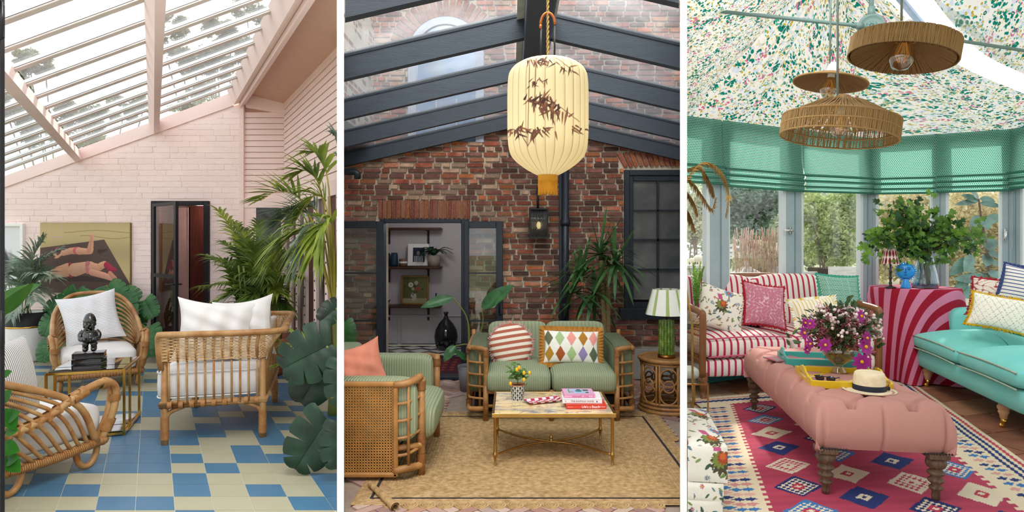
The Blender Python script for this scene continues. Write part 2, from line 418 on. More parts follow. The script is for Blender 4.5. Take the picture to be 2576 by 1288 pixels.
def cloud(mb, cen, rad3, n, size, seed=0, mi=(0,), shell=.35, flat=.6, stretch=1.8):
    """loose leaves in an ellipsoid"""
    rs = np.random.RandomState(seed); d = rs.normal(size=(n, 3)); d /= np.linalg.norm(d, axis=1)[:, None]
    r = (shell+(1-shell)*rs.rand(n))**.6; c = np.array(cen)+d*r[:, None]*np.array(rad3)
    a = rs.normal(size=(n, 3)); a[:, 2] *= flat; a /= np.linalg.norm(a, axis=1)[:, None]; b = np.cross(a, rs.normal(size=(n, 3))); b /= np.linalg.norm(b, axis=1)[:, None]+1e-9
    s = size*(.6+.8*rs.rand(n))[:, None]; nn = np.cross(a, b)
    q = np.stack([c-a*s*stretch*.5, c+b*s*.42+nn*s*.1, c+a*s*stretch*.5, c-b*s*.42+nn*s*.1], 1).reshape(-1, 3)
    f = np.arange(n*4).reshape(-1, 4); k = rs.randint(0, len(mi), n)
    for j in range(len(mi)):
        sel = k == j
        if sel.any(): mb.arr(q.reshape(-1, 4, 3)[sel].reshape(-1, 3), np.arange(sel.sum()*4).reshape(-1, 4), mi[j])
    return mb
def textmesh(mb, txt, size, M, thick=.0006, mi=0, align='CENTER'):
    c = bpy.data.curves.new('lettering', 'FONT'); c.body = txt; c.size = size; c.align_x = align; c.align_y = 'CENTER'; c.extrude = thick; c.resolution_u = 2
    o = bpy.data.objects.new('lettering', c); COL.objects.link(o); dg = bpy.context.evaluated_depsgraph_get(); me = o.evaluated_get(dg).to_mesh()
    sv = mb.M; mb.M = (sv @ M) if sv is not None else M
    mb.add([v.co.copy() for v in me.vertices], [tuple(p.vertices) for p in me.polygons], False, mi); mb.M = sv
    o.evaluated_get(dg).to_mesh_clear(); bpy.data.objects.remove(o); bpy.data.curves.remove(c); return mb
def brickmat(name, h, dark):
    t = NT(name); oi = t.n('ObjectInfo'); w_ = t.ma('MULTIPLY', oi.outputs['Random'], 41.0); a = lin(h); n1 = t.noise(11, 5, None, w_, .6); n2 = t.noise(34, 4, None, w_, .7); n3 = t.noise(6, 3, None, t.ma('ADD', w_, 3.0))
    c = t.mix(t.rng(n1, .3, .7), tuple(x*.55 for x in a), tuple(min(1, x*1.25) for x in a)); c = t.mix(t.rng(n2, .56, .70, 0, .55), c, lin('3a2a26')); c = t.mix(t.rng(n3, .52, .74, 0, .25 if dark else .62), c, lin('cbb49c')); t.bump(n2, .9, .012); MATS[name] = t.fin(c, .9, 0, .2); return t.m
# common materials
WHITE = mat('white paint', 'f4f2ee', .6, var=.02)
BLACKM = mat('black steel', '15161a', .45, var=.1, spec=.4)
RATTAN = mat('rattan pole', 'd8ae74', .4, var=.28, vs=9, bump=.25, bs=45, col2='945c2c')
RATTAN_W = mat('rattan binding', 'c08c56', .55, var=.25, vs=30, col2='96622f', bump=.5, bs=150)
BRASS = mat('brass', 'd0a24e', .25, 1, var=.08)
GLASS = glassmat('clear glass')
# ================================================================ SETTING shared by the three garden rooms
PLASTER = mat('white partition plaster', 'fbfaf7', .7, var=.01)
b = MB(); b.box((0, 0, -.13), (120, 120, .2)); struct(b, 'ground', mat('garden ground', '9d9a80', .9, var=.2, vs=2, col2='7f8a5e'))
for sgn, nm in ((-1, 'wall_left'), (1, 'wall_right')):
    q = math.hypot(1, KP); dv = V((sgn*KP, 1, 0))/q; nv = V((dv.y, -dv.x, 0))*.0182; p0 = dv*3.45*q; p1 = dv*8.9*q
    b = MB(); b.ext([p0-nv, p0+nv, p1+nv, p1-nv], (0, 0, 3.3)); struct(b, nm, PLASTER)
b = MB(); b.ext([(-9, -6, -.03), (9, -6, -.03), (9, 3.3, -.03), (-9, 3.3, -.03)], (0, 0, .018)); struct(b, 'bounce_floor', mat('pale bounce floor', 'd9d4c8', .8, var=.08))  # unseen pale floor behind the viewer, added to bounce light into the rooms
# ================================================================ ROOM 1: pink courtyard room, glass lean-to roof
PINK = mat('pink paint', 'f2d9d1', .62, var=.03, vs=3)
PINKB = mat('pink painted brick', 'f6e0da', .62, var=.02, vs=2, bump=.35, bs=17, bd=.012)
ZW = 8.6; D1 = V((.5644, -1, 0))
def R1(px, py, t=0): return W(px, py, ZW)+D1*t
def xw(px): return (px-1288)*ZW/F
topz = lambda X: 2.2525+(X-xw(18))*.3574
xl, xc = -7.3, xw(606); dx0, dx1, dzt = xw(385), xw(526), 2.05
b = MB()
b.ext([(xl, ZW+.006, -.02), (dx0, ZW+.006, -.02), (dx0, ZW+.006, topz(dx0)), (xl, ZW+.006, topz(xl))], (0, .2, 0))
b.ext([(dx0, ZW+.006, dzt), (dx1, ZW+.006, dzt), (dx1, ZW+.006, topz(dx1)), (dx0, ZW+.006, topz(dx0))], (0, .2, 0))
b.ext([(dx1, ZW+.006, -.02), (xc, ZW+.006, -.02), (xc, ZW+.006, topz(xc)), (dx1, ZW+.006, topz(dx1))], (0, .2, 0))
wall = struct(b, 'wall_back', PINKB)
ms = [unitmesh('painted_brick', PINKB, .02, .07, i) for i in range(4)]
bricks(wall, V((xl, ZW+.006, 0)), (1, 0, 0), xc-xl, 0, 3.5, .0775, .235, .006, ms, lambda z: [(dx0-xl-.02, dx1-xl+.02)] if z < dzt+.02 else [], lambda u: topz(xl+u)+.03, .0035, 300, 3, .0010)
# floor slab and cement tiles on a skewed plan
fl = MB(); fl.ext([(-.95*3.2, 3.2, -.03), (-KP*3.2, 3.2, -.03), (-KP*8.8, 8.8, -.03), (-.95*8.8, 8.8, -.03)], (0, 0, .027))
floor1 = struct(fl, 'floor', mat('pale grout', 'cfcdb8', .8), 1)
CREAM = mat('cream cement tile', 'b2ad94', .38, var=.09, vs=5, rnd=True, col2='a5a086', spec=.5); BLUE = mat('blue cement tile', '4f7a98', .34, var=.1, vs=6, rnd=True, col2='426d8c', spec=.5)
TX0, TZ0, TW, TD = -2.2196, 3.756, .223, .19
pat = {0: '..ccccbbbcbb', -1: '.ccccbbcccbbb', 1: 'bbbccbcbcbccb', 2: 'bbccbccbbcbbc', 3: 'ccbbcbccbcccb', 4: 'cccbbcbbbccbc', 5: 'bcbcccbccbcbb'}
pat = {-2: 'ccbccbcccbbbb', -1: 'cccbbcccbbcbb', 0: 'bbbccbcbcbccb', 1: 'cbcccbcccbbbc', 2: 'bcbbbcbcccbcc', 3: 'ccbbbbcbbbccb', 4: 'bccbbccbcccbc'}
def tileme(m):
    g = .0012; h = (TW-2*g, TD-2*g); me = bpy.data.meshes.new('cement_tile'); q = MB(); k = -.5644
    P = [(x+k*y, y) for x, y in ((g, g), (h[0], g), (h[0], h[1]), (g, h[1]))]
    q.ext([(x, y, -.012) for x, y in P], (0, 0, .012)); me.from_pydata(q.v, [], q.f); me.materials.append(m); return me
TM = [tileme(CREAM), tileme(BLUE)]; rt = random.Random(11); near = []; far = MB(); cut = []
for j in range(-2, 26):
    for i in range(-16, 22):
        z0 = TZ0+j*TD; x0 = TX0+i*TW-.5644*(z0-TZ0); xm, zm = x0+TW/2-.05, z0+TD/2
        if zm > 8.62 or xm < -.85*zm or x0+KP*z0 > .02 or zm < 3.35: continue
        if j in pat and 0 <= i+4 < len(pat[j]): k = pat[j][i+4] == 'b'
        else: k = rt.random() < (.52 if (i+j) % 3 else .36)
        if max(x0+TW+KP*z0, x0+TW-.5644*TD+KP*(z0+TD)) > -.03: cut.append((x0, z0, k))
        else: near.append((x0, z0, k))
for x0, z0, k in near[:286]: inst('tile', TM[k], floor1, (x0, z0, 0))
for k in (0, 1):
    q = MB()
    for x0, z0, kk in near[286:]:
        if kk == k: q.add([v.co+V((x0, z0, 0)) for v in TM[k].vertices], [tuple(p.vertices) for p in TM[k].polygons], False)
    for x0, z0, kk in cut:
        if kk == k: q.add([v.co+V((x0, z0, 0)) for v in TM[k].vertices], [tuple(p.vertices) for p in TM[k].polygons], False)
    build(q, 'tile_field', (CREAM, BLUE)[k], floor1, 1, kind='stuff')
# roof: sill board, rafters, battens, panes, soffit
glz = lambda X: 2.414+(X-xw(18))*.368
b = MB(); x1 = xw(588)
b.ext([(xl, ZW-.02, topz(xl)), (x1, ZW-.02, topz(x1)), (x1, ZW-.02, glz(x1)-.01), (xl, ZW-.02, glz(xl)-.01)], (0, .24, 0))
SOF = mat('dusky pink soffit', 'd0a590', .65, var=.03)
b.ext([R1(628, 240), R1(720, 263), R1(720, 263, 3.4), R1(628, 240, 4.6)], (0, 0, .05), 1)
roof = struct(b, 'ceiling', [PINK, SOF], 1)
BAT = mat('roof batten', 'eeeeec', .5, var=.04); BATL = mat('batten seal', '4c4a48', .6)
def rafter(pxs, par=roof, name='rafter', T=5.8):
    q = MB(); P = [W(x, y, ZW-.02) for x, y in pxs]; q.ext(P, D1*T); return build(q, name, PINK, par, 1)
rafter([(176, 380), (196, 373), (206, 403), (191, 409)]); rafter([(374, 312), (401, 303), (400, 332), (387, 339)])
rafter([(571, 228), (604, 216), (601, 260), (588, 264)], name='edge_beam'); rafter([(601, 240), (630, 226), (618, 262), (603, 271)], name='edge_beam')
RG = glassmat('roof glass', 'fdfeff', .55, .05)
tb = [-.02+.44*k for k in range(14)]; bays = [(-140, 182), (196, 380), (397, 576)]
for k, t in enumerate(tb):
    if k:
        q = MB(); P0 = V((xl-1.5, ZW, glz(xl-1.5)))+D1*t; P1 = V((xw(580), ZW, glz(xw(580))))+D1*t
        q.ext([P0+V((0, -.03, 0)), P0+V((0, .03, 0)), P0+V((0, .03, .028)), P0+V((0, -.03, .028))], P1-P0)
        q.ext([P0+V((0, -.031, -.008)), P0+V((0, .028, -.008)), P0+V((0, .028, .0)), P0+V((0, -.031, .0))], P1-P0, 1)
        q.ext([P0+V((0, -.036, -.018)), P0+V((0, .01, -.018)), P0+V((0, .01, -.008)), P0+V((0, -.036, -.008))], P1-P0, 2)
        build(q, 'batten', [BAT, BATL, mat('batten lip', 'd9cec6', .6)], roof, 1)
    if k < len(tb)-1:
        for a, c in bays:
            q = MB(); P = [V((xw(a), ZW, glz(xw(a))+.03))+D1*t, V((xw(c), ZW, glz(xw(c))+.03))+D1*t]
            k0 = -.12 if k == 0 else 0; q.ext([P[0]+D1*k0, P[1]+D1*k0, P[1]+D1*.44, P[0]+D1*.44], (0, 0, .006)); build(q, 'pane', RG, roof, 1)
# siding: short panel beside the brick and the long right wall
def board(par, P, Q, h, n, m=PINK, th=.016, mi=1):
    d = (Q-P).normalized(); nn = V((d.y, -d.x, 0)); q = MB()
    q.ext([P, P+nn*th, P+nn*(th*.6)+V((0, 0, h-.008)), P+V((0, 0, h-.008))], Q-P); return build(q, n, m, par, 1)
b = MB(); b.ext([V((xc, ZW+.02, -.02)), V((xw(720), ZW+.02, -.02)), V((xw(720), ZW+.02, 3.42)), V((xc, ZW+.02, 3.42))], (0, .18, 0))
b.ext([V((xc, ZW-.03, 0)), V((xc+.045, ZW-.03, 0)), V((xc+.045, ZW-.03, 3.4)), V((xc, ZW-.03, 3.4))], (0, .06, 0))
GAPP = mat('pink paint in joints', 'b98d7c', .7)
sid = struct(b, 'wall_panelled', [mat('pink wall behind boards', 'b98d7c', .7), ], 1)
q = MB(); q.ext([V((xc-.01, ZW-.035, 0)), V((xc+.05, ZW-.035, 0)), V((xc+.05, ZW-.035, 3.4)), V((xc-.01, ZW-.035, 3.4))], (0, .05, 0)); build(q, 'corner_post', PINK, sid)
q = MB(); q.ext([W(612, 225, ZW-.03), W(722, 250, ZW-.03), W(722, 288, ZW-.03), W(618, 270, ZW-.03)], (0, .05, 0)); build(q, 'head_board', PINK, sid)
for k in range(16):
    z = 3.27-.0779*(k+1)
    if z > 2.05: board(sid, V((xc+.05, ZW+.02, z)), V((xw(717), ZW+.02, z)), .078, 'board')
q = MB()
for a in ((612, 645), (708, 722)): q.ext([V((xw(a[0]), ZW-.01, 0)), V((xw(a[1]), ZW-.01, 0)), V((xw(a[1]), ZW-.01, 2.0)), V((xw(a[0]), ZW-.01, 2.0))], (0, .03, 0))
q.ext([V((xw(612), ZW-.02, 1.97)), V((xw(722), ZW-.02, 1.97)), V((xw(722), ZW-.02, 2.1)), V((xw(612), ZW-.02, 2.1))], (0, .04, 0)); q.ext([V((xw(612), ZW-.02, 0)), V((xw(722), ZW-.02, 0)), V((xw(722), ZW-.02, .6)), V((xw(612), ZW-.02, .6))], (0, .04, 0))
win = struct(q, 'window_1', PINK, 1)
DARKP = glassmat('dark pane', '1d1512', 1.6); DARKW = mat('dark red timber', '4a1f16', .5, var=.35, vs=6, stretch=(8, 8, .6))
q = MB(); q.ext([V((xw(640), ZW+.0, .5)), V((xw(712), ZW+.0, .5)), V((xw(712), ZW+.0, 2.0)), V((xw(640), ZW+.0, 2.0))], (0, .012, 0)); build(q, 'pane', mat('dark glass', '2a1d1b', .12, spec=.6), win, 1)  # the unlit room behind is put into the opaque pane colour
C0 = V((xw(717), ZW, 0)); b = MB(); nn = V((-1, -.5644, 0)).normalized()
b.ext([C0+V((0, 0, 2.0)), C0+V((0, 0, 3.42)), C0+D1*4+V((0, 0, 3.42)), C0+D1*4+V((0, 0, 2.0))], nn*-.1)
b.ext([C0, C0+V((0, 0, .45)), C0+D1*4+V((0, 0, .45)), C0+D1*4], nn*-.1)
rw = struct(b, 'wall_side', GAPP, 1)
for k in range(16): board(rw, C0+V((0, 0, 3.37-.0785*(k+1))), C0+D1*3.6+V((0, 0, 3.37-.0785*(k+1))), .0785, 'board', th=.018)
q = MB(); q.ext([C0+nn*.02+V((0, 0, 3.34)), C0+nn*.02+V((0, 0, 3.41)), C0+nn*.02+D1*4+V((0, 0, 3.41)), C0+nn*.02+D1*4+V((0, 0, 3.34))], nn*-.04); build(q, 'cornice', PINK, rw, 1)
b = MB(); b.ext([C0+nn*.03+V((0, 0, 1.96)), C0+nn*.03+V((0, 0, 2.11)), C0+nn*.03+D1*4+V((0, 0, 2.11)), C0+nn*.03+D1*4+V((0, 0, 1.96))], nn*-.12); win2 = struct(b, 'window_2', PINK, 1)
for k, t in enumerate((.0, .42, .78, 1.2, 1.65, 2.1, 2.5)):
    c = C0+D1*t+V((0, 0, 0)); q = MB(); q.ext([c, c+D1*.11, c+D1*.11+nn*.03, c+nn*.03], (0, 0, 1.97)); p = build(q, 'post', PINK, win2, 1)
    q = MB()
    if p:
        for i in range(16): q.box(c+D1*.055+nn*.032+V((0, 0, .35+.105*i)), (.012, .012, .02))
        build(q, 'bolts', BLACKM, p, 1, kind='stuff')
    q = MB(); q.ext([c+D1*.11, c+D1*.42, c+D1*.42+V((0, 0, 1.97)), c+D1*.11+V((0, 0, 1.97))], nn*-.02); build(q, 'pane', DARKW if k % 2 else mat('dark glass', '2a1d1b'), win2, 1)
# hall behind the steel door
b = MB(); b.ext([V((dx0-.3, 9.5, 0)), V((-3.6, 9.5, 0)), V((-3.6, 9.5, 2.4)), V((dx0-.3, 9.5, 2.4))], (0, .1, 0)); b.box((dx0-.36, 9.15, 1.1), (.1, .75, 2.2)); b.box((-3.55, 9.15, 1.1), (.1, .75, 2.2)); hall = struct(b, 'wall_hall', mat('hall pink', 'b9a29d', .7))
q = MB(); q.ext([W(475, 500, 9.4), W(520, 500, 9.4), W(520, 880, 9.4), W(475, 880, 9.4)], (0, .09, 0)); build(q, 'timber_panel', DARKW, hall)
q = MB(); q.ext([W(437, 522, 9.42), W(478, 522, 9.42), W(478, 880, 9.42), W(437, 880, 9.42)], (0, .06, 0)); q.ext([W(472, 522, 9.4), W(478, 522, 9.4), W(478, 880, 9.4), W(472, 880, 9.4)], (0, .03, 0)); build(q, 'hall_door', mat('mauve door paint', 'b39a96', .6), hall)
b = MB(); b.ext([V((dx0-.3, ZW+.2, 2.1)), V((-3.6, ZW+.2, 2.1)), V((-3.6, 9.6, 2.1)), V((dx0-.3, 9.6, 2.1))], (0, 0, .1)); struct(b, 'ceiling_hall', PINK); hl = bpy.data.lights.new('passage_fill', 'POINT'); hl.energy = 7; hl.color = (1, .9, .85); hl.shadow_soft_size = .1; ho_ = bpy.data.objects.new('passage_fill', hl); COL.objects.link(ho_); ho_.location = (-4.4, 9.1, 1.95)  # added unseen point lamp brightens the passage
# steel door frame in the brick wall, open glazed leaf
b = MB(); yy = ZW-.03
for x0, x1_, z0, z1 in ((dx0-.01, dx0+.05, 0, dzt+.01), (dx1-.06, dx1+.01, 0, dzt+.01), (dx0+.05, dx1-.06, dzt-.05, dzt+.01)): b.box(((x0+x1_)/2, yy+.04, (z0+z1)/2), (x1_-x0, .1, z1-z0), .004)
d1 = struct(b, 'door_1', BLACKM)
hp = V((dx0+.05, ZW-.04, 0)); dd = V((.75, -.66, 0)).normalized(); LL = .78; dn = V((dd.y, -dd.x, 0)); q = MB()
def lbar(a, c, z0, z1, th=.036): q.ext([hp+dd*a+V((0, 0, z0)), hp+dd*c+V((0, 0, z0)), hp+dd*c+V((0, 0, z1)), hp+dd*a+V((0, 0, z1))], dn*th)
lbar(0, .05, .02, 2.02); lbar(LL-.06, LL, .02, 2.02); lbar(.05, LL-.06, 1.98, 2.02); lbar(.05, LL-.06, 1.04, 1.09); lbar(.05, LL-.06, .02, .3)
leaf = build(q, 'door_leaf', BLACKM, d1)
for z0, z1 in ((1.09, 1.98), (.3, 1.04)):
    q = MB(); q.ext([hp+dd*.05+dn*.015+V((0, 0, z0)), hp+dd*(LL-.06)+dn*.015+V((0, 0, z0)), hp+dd*(LL-.06)+dn*.015+V((0, 0, z1)), hp+dd*.05+dn*.015+V((0, 0, z1))], dn*.006); build(q, 'pane', glassmat('smoky door glass', 'b9a4a2', 1.6), leaf)
q = MB(); hpz = hp+dd*(LL-.03)+V((0, 0, .97))
for s in (-.02, .056): q.tube([hpz, hpz+dn*(s+(.05 if s > 0 else -.03))], .01, 6); e = hpz+dn*(s+(.05 if s > 0 else -.03)); q.tube([e, e-dd*.1], .009, 6)
build(q, 'handle', BLACKM, leaf)
# near black steel jamb at the far left, with its hinge
b = MB(); b.box((-2.735-.1, 3.415, 1.49), (.2, .03, 3.0), .004); b.box((-2.728, 3.40, 1.49), (.012, .03, 3.0), .002); dj = struct(b, 'door_2', BLACKM)
for zc in (2.68, 1.04):
    q = MB(); q.box((-2.722, 3.392, zc), (.026, .02, .18), .004); q.tube([(-2.716, 3.38, zc-.1), (-2.716, 3.38, zc+.1)], .009, 8); build(q, 'hinge', BLACKM, dj)
# ================================================================ ROOM 2: brick yard under a black glazed roof
Z2 = 7.0
def x2(px, Z=Z2): return (px-1288)*Z/F
def z2(py, Z=Z2): return H-(py-HZ)*Z/F
NAVY = mat('blue black paint', '1d242e', .42, var=.1, spec=.45); NAVYR = mat('charcoal rafter paint', '39424d', .5, var=.22, vs=5, bump=.25, bs=30, stretch=(1.2, 8, 8), col2='2c333c')
MORT = mat('grey mortar', 'c6b7a2', .9, var=.18, vs=3)
bc = [('b96a52', .2), ('a65a48', .25), ('c07a5e', .2), ('6b4a42', .3), ('85574c', .3), ('bf9a82', .25), ('c0714a', .25), ('92625a', .25)]
BR = [brickmat('brick %s' % h, h, k in (3, 4, 7)) for k, (h, v) in enumerate(bc)]
dl, dr, dt = x2(965), x2(1168), z2(552); wl, wr_, wt, wb = x2(1570), x2(1760), z2(428), z2(797)
al, ar, ac, sp = x2(1027), x2(1217), x2(1122), z2(138); rA = (ar-al)/2; ab = z2(358)
b = MB(); YB = Z2+.02; xL, xR = -2.1, 2.1
for a, c, z0, z1 in ((xL, dl, -.02, 5), (dl, dr, dt, 5), (dr, wl, -.02, 5), (wl, xR, -.02, wb), (wl, xR, wt, 5)): b.ext([(a, YB, z0), (c, YB, z0), (c, YB, z1), (a, YB, z1)], (0, .25, 0))
wall2 = struct(b, 'wall_brick', MORT, 2)
def holes2(u, z=None): pass
def hol(z):
    r = []
    if z < dt+.215: r.append((x2(950)-xL if z > dt else dl-xL, x2(1184)-xL if z > dt else dr-xL))
    if wb < z < wt+.19: r.append((wl-xL-.05 if z > wt else wl-xL, xR-xL+1))
    if z < z2(877): r.append((x2(1500)-xL, 9))
    if z > z2(358):
        if z < sp: r.append((al-xL, ar-xL))
        else:
            q = (rA+.23)**2-(z-sp)**2
            if q > 0: r.append((ac-xL-q**.5, ac-xL+q**.5))
    return r
ml = [unitmesh('wall_brick', BR[i], .03, .09, i) for i in (0, 1, 2, 4, 5, 5, 6, 7, 3)]; mr = [unitmesh('wall_brick', BR[i], .03, .09, i+9) for i in (3, 4, 1, 7, 3, 4, 0, 6)]
items = []
class _P: pass
def brk(parent, P0, ud, L, z0, z1, hf, lo, hi, seed, lim=300, vis=None):
    rr = random.Random(seed); ud = V(ud); n = V((ud.y, -ud.x, 0)); rz = math.atan2(ud.y, ud.x); it = []; z = z0; row = 0; ch, bl, dp = .0595, .186, .03
    while z < z1:
        u = -rr.uniform(.2, .8)*bl
        while u < L:
            w = bl*(1 if rr.random() < .75 else .52)*rr.uniform(.92, 1.08); seg = [(max(lo, u), min(hi, u+w))] if min(hi, u+w)-max(lo, u) > .03 else []
            for a, c in hf(z+ch/2): seg = [q for s in seg for q in ((s[0], min(s[1], a)), (max(s[0], c), s[1])) if q[1]-q[0] > .03]
            for a, c in seg:
                m = (a+c)/2; p = P0+ud*m+n*(dp/2+rr.uniform(-.004, .005))+V((0, 0, z+ch/2))
                right = p.x > x2(1300)+rr.gauss(0, .12) if vis else rr.random() < .5
                if abs(p.x) > KP*p.y+.02: continue
                it.append((p, (c-a-.0155*rr.uniform(.8, 1.5), dp, ch-.0155*rr.uniform(.8, 1.4)), (100 if right else 0)+rr.randrange(8), rz+rr.uniform(-.012, .012)))
            u += w
        z += ch; row += 1
    rr.shuffle(it)
    if vis: it.sort(key=lambda q: 0 if vis(q[0]) else 1)
    al_ = [(c, d, (k-100) % 8+len(ml) if k >= 100 else k, z) for c, d, k, z in it]; pieces(parent, 'brick', al_, ml+mr, lim)
brk(wall2, V((xL, YB, 0)), (1, 0, 0), xR-xL, .0, 4.75, hol, -KP*6.98-xL+.012, KP*6.98-xL-.012, 5, 300, lambda p: .75 < p.z < 2.55 and abs(p.x) < KP*p.y-.12)
SOL = [unitmesh('soldier_brick', BR[i], .03, .07, i+30) for i in (0, 2, 6, 1)]
for k in range(20): inst('soldier_brick', SOL[k % 4], wall2, (x2(957)+k*(x2(1178)-x2(957))/19, YB-.017, dt+.11), (.041, .036, .2))
for k in range(12):
    t = k/11; inst('arch_brick', SOL[(k*3) % 4], wall2, (x2(1566)+t*.66, YB-.016, wt+.1+.03*math.sin(pi*min(1, t*.62+.1))), (.044, .036, .17), (0, rad(-28+26*t), 0))
for k in range(25):
    a = pi*(k+.5)/25; inst('arch_brick', SOL[(k*7) % 4], wall2, (ac+math.cos(a)*(rA+.115), YB-.014, sp+math.sin(a)*(rA+.115)), (.21, .034, .054), (0, -a, 0))
b = MB(); b.box(((x2(1500)+xR)/2, YB-.03, z2(877)/2), (xR-x2(1500), .07, z2(877)), .006); build(b, 'plinth', mat('grey cement render', 'a3a09b', .85, var=.08, vs=4), wall2, 2)
# upper wing wall turning towards the camera beyond the glass
xw_ = x2(940); b = MB(); b.ext([(xw_, YB, 2.62), (xw_, 5.2, 2.62), (xw_, 5.2, 5), (xw_, YB, 5)], (-.2, 0, 0)); wing = struct(b, 'wall_wing', MORT, 2)
brk(wing, V((xw_, YB, 0)), (0, -1, 0), 1.6, 2.64, 4.9, lambda z: [], 0, YB+xw_/KP-.07, 9, 300); 
# arched sash window above the roof
WF = mat('lilac white frame', 'b4b9cb', .6, var=.04); b = MB(); N = 20
arc = lambda r, a: (ac+math.cos(a)*r, YB-.04, sp+math.sin(a)*r)
for k in range(N):
    a0, a1 = pi*k/N, pi*(k+1)/N; b.ext([arc(rA, a0), arc(rA, a1), arc(rA-.075, a1), arc(rA-.075, a0)], (0, .08, 0)); b.ext([arc(rA-.075, a0), arc(rA-.075, a1), arc(rA-.1, a1), arc(rA-.1, a0)], (0, .05, 0))
for xa in (al+.044, ar-.044): b.box((xa, YB, (ab+sp)/2), (.088, .08, sp-ab))
win4 = struct(b, 'window_3', WF)
q = MB(); 
for xa in (ac-.108, ac+.115): q.box((xa, YB-.01, (ab+sp)/2), (.012, .02, sp-ab))
for zz in (sp+.02, z2(212), z2(283)): q.box((ac, YB-.01, zz), (2*rA-.17, .02, .014 if zz > z2(283)+.01 else .03))
for a in (rad(60), rad(120)): q.tube([(ac+math.cos(a)*.02, YB-.01, sp+.02), (ac+math.cos(a)*(rA-.1), YB-.01, sp+math.sin(a)*(rA-.1))], .007, 5)
build(q, 'glazing_bar', WF, win4)
q = MB(); q.ext([arc(rA-.08, pi*k/N) for k in range(N+1)]+[(al+.08, YB, ab), (ar-.08, YB, ab)], (0, .004, 0)); build(q, 'pane', mat('sky reflection glass', '9fb4cf', .15, var=.3, vs=3, col2='5f84b8', spec=.7), win4)  # sky reflection is put into the pane colour
# navy sash window on the right
b = MB()
for a, c, z0, z1, dp in ((wl, wl+.055, wb, wt, .07), (wl+.055, wl+.1, wb, wt-.06, .05), (wl+.055, xR, wt-.06, wt, .07), (wl+.1, xR, wt-.12, wt-.06, .05), (wl+.1, xR, wb, wb+.16, .045), (wl-.06, xR, wb-.02, wb+.1, .12)): b.box(((a+c)/2, YB+.02-dp/2, (z0+z1)/2), (c-a, dp, z1-z0), .004)
for xx in (x2(1655),): b.box((xx, YB-.01, (wb+wt)/2), (.02, .03, wt-wb-.2))
for py in (529.5, 604, 678): b.box(((wl+xR)/2+.05, YB-.01, z2(py)), (xR-wl-.1, .03, .018 if py != 604 else .026))
w5 = struct(b, 'window_4', NAVY, 2); q = MB(); q.box(((wl+xR)/2, YB+.06, (wb+wt)/2), (xR-wl, .02, wt-wb)); build(q, 'dark_backing', mat('painted dim backing', '2c2a2a', .9), w5, 2); DG = mat('painted dim pane', '3c4044', .06, var=.3, vs=2.2, col2='6a6a68', spec=.8)  # dark backing and blotchy pane colour paint in the dim room behind
for r_, (y0, y1) in enumerate(((458, 529), (531, 602), (606, 677), (680, 752))):
    for a, c in ((1592, 1653), (1657, 1718)):
        q = MB(); q.box(((x2(a)+x2(c))/2, YB+.012, (z2(y0)+z2(y1))/2), (x2(c)-x2(a)+.02, .008, z2(y0)-z2(y1)+.02)); build(q, 'pane', DG, w5, 2)
# roof: ridge, rafters, panes
b = MB(); b.box((.15, 5.0, 2.83), (.15, 4.05, .26), .006); roof2 = struct(b, 'ceiling', NAVYR, 2)
AX, AZ, SL = .15, 2.78, .23; ZR = [6.93, 5.93, 4.92, 3.95, 3.04]
FLS = mat('pale lead flashing', 'b9bdb2', .6, var=.15)
for s in (-1, 1):
    for k, Zr in enumerate(ZR):
        P = lambda d, h: V((AX+s*d, Zr-.03, AZ-SL*d+h)); q = MB(); q.ext([P(.06, 0), P(2.0, 0), P(2.0, .14), P(.06, .14)], (0, .06, 0)); ra = build(q, 'rafter', NAVYR, roof2, 2)
        q = MB(); q.ext([P(.06, .135)+V((0, -.006, 0)), P(2.0, .135)+V((0, -.006, 0)), P(2.0, .165)+V((0, -.006, 0)), P(.06, .165)+V((0, -.006, 0))], (0, .08, 0)); build(q, 'glazing_cap', NAVY, ra, 2)
    q = MB(); P = lambda d, y, h: V((AX+s*d, y, AZ-SL*d+h)); q.ext([P(.07, 2.9, .12), P(.12, 2.9, .12), P(.12, 7, .12), P(.07, 7, .12)], (0, 0, .02)); build(q, 'flashing', FLS, roof2, 2)
    for k in range(4):
        q = MB(); q.ext([P(.08, ZR[k+1]+.03, .15), P(2.0, ZR[k+1]+.03, .15), P(2.0, ZR[k]-.03, .15), P(.08, ZR[k]-.03, .15)], (0, 0, .006)); build(q, 'pane', glassmat('hazy roof glass', 'f2f6f8', 1.0, .07), roof2, 2)
q = MB(); q.ext([(AX-.5, ZR[1], AZ), (AX+.42, ZR[1], AZ), (AX+.42, ZR[1], AZ), (AX+.2, ZR[1]-.02, AZ+.12)], (0, .03, 0))
q = MB(); q.tube([W(855, 432, 6.8), W(893, 432, 6.8), W(899, 436, 6.8), W(899, 450, 6.8)], .035, 8); build(q, 'gutter', NAVY, roof2, 2)
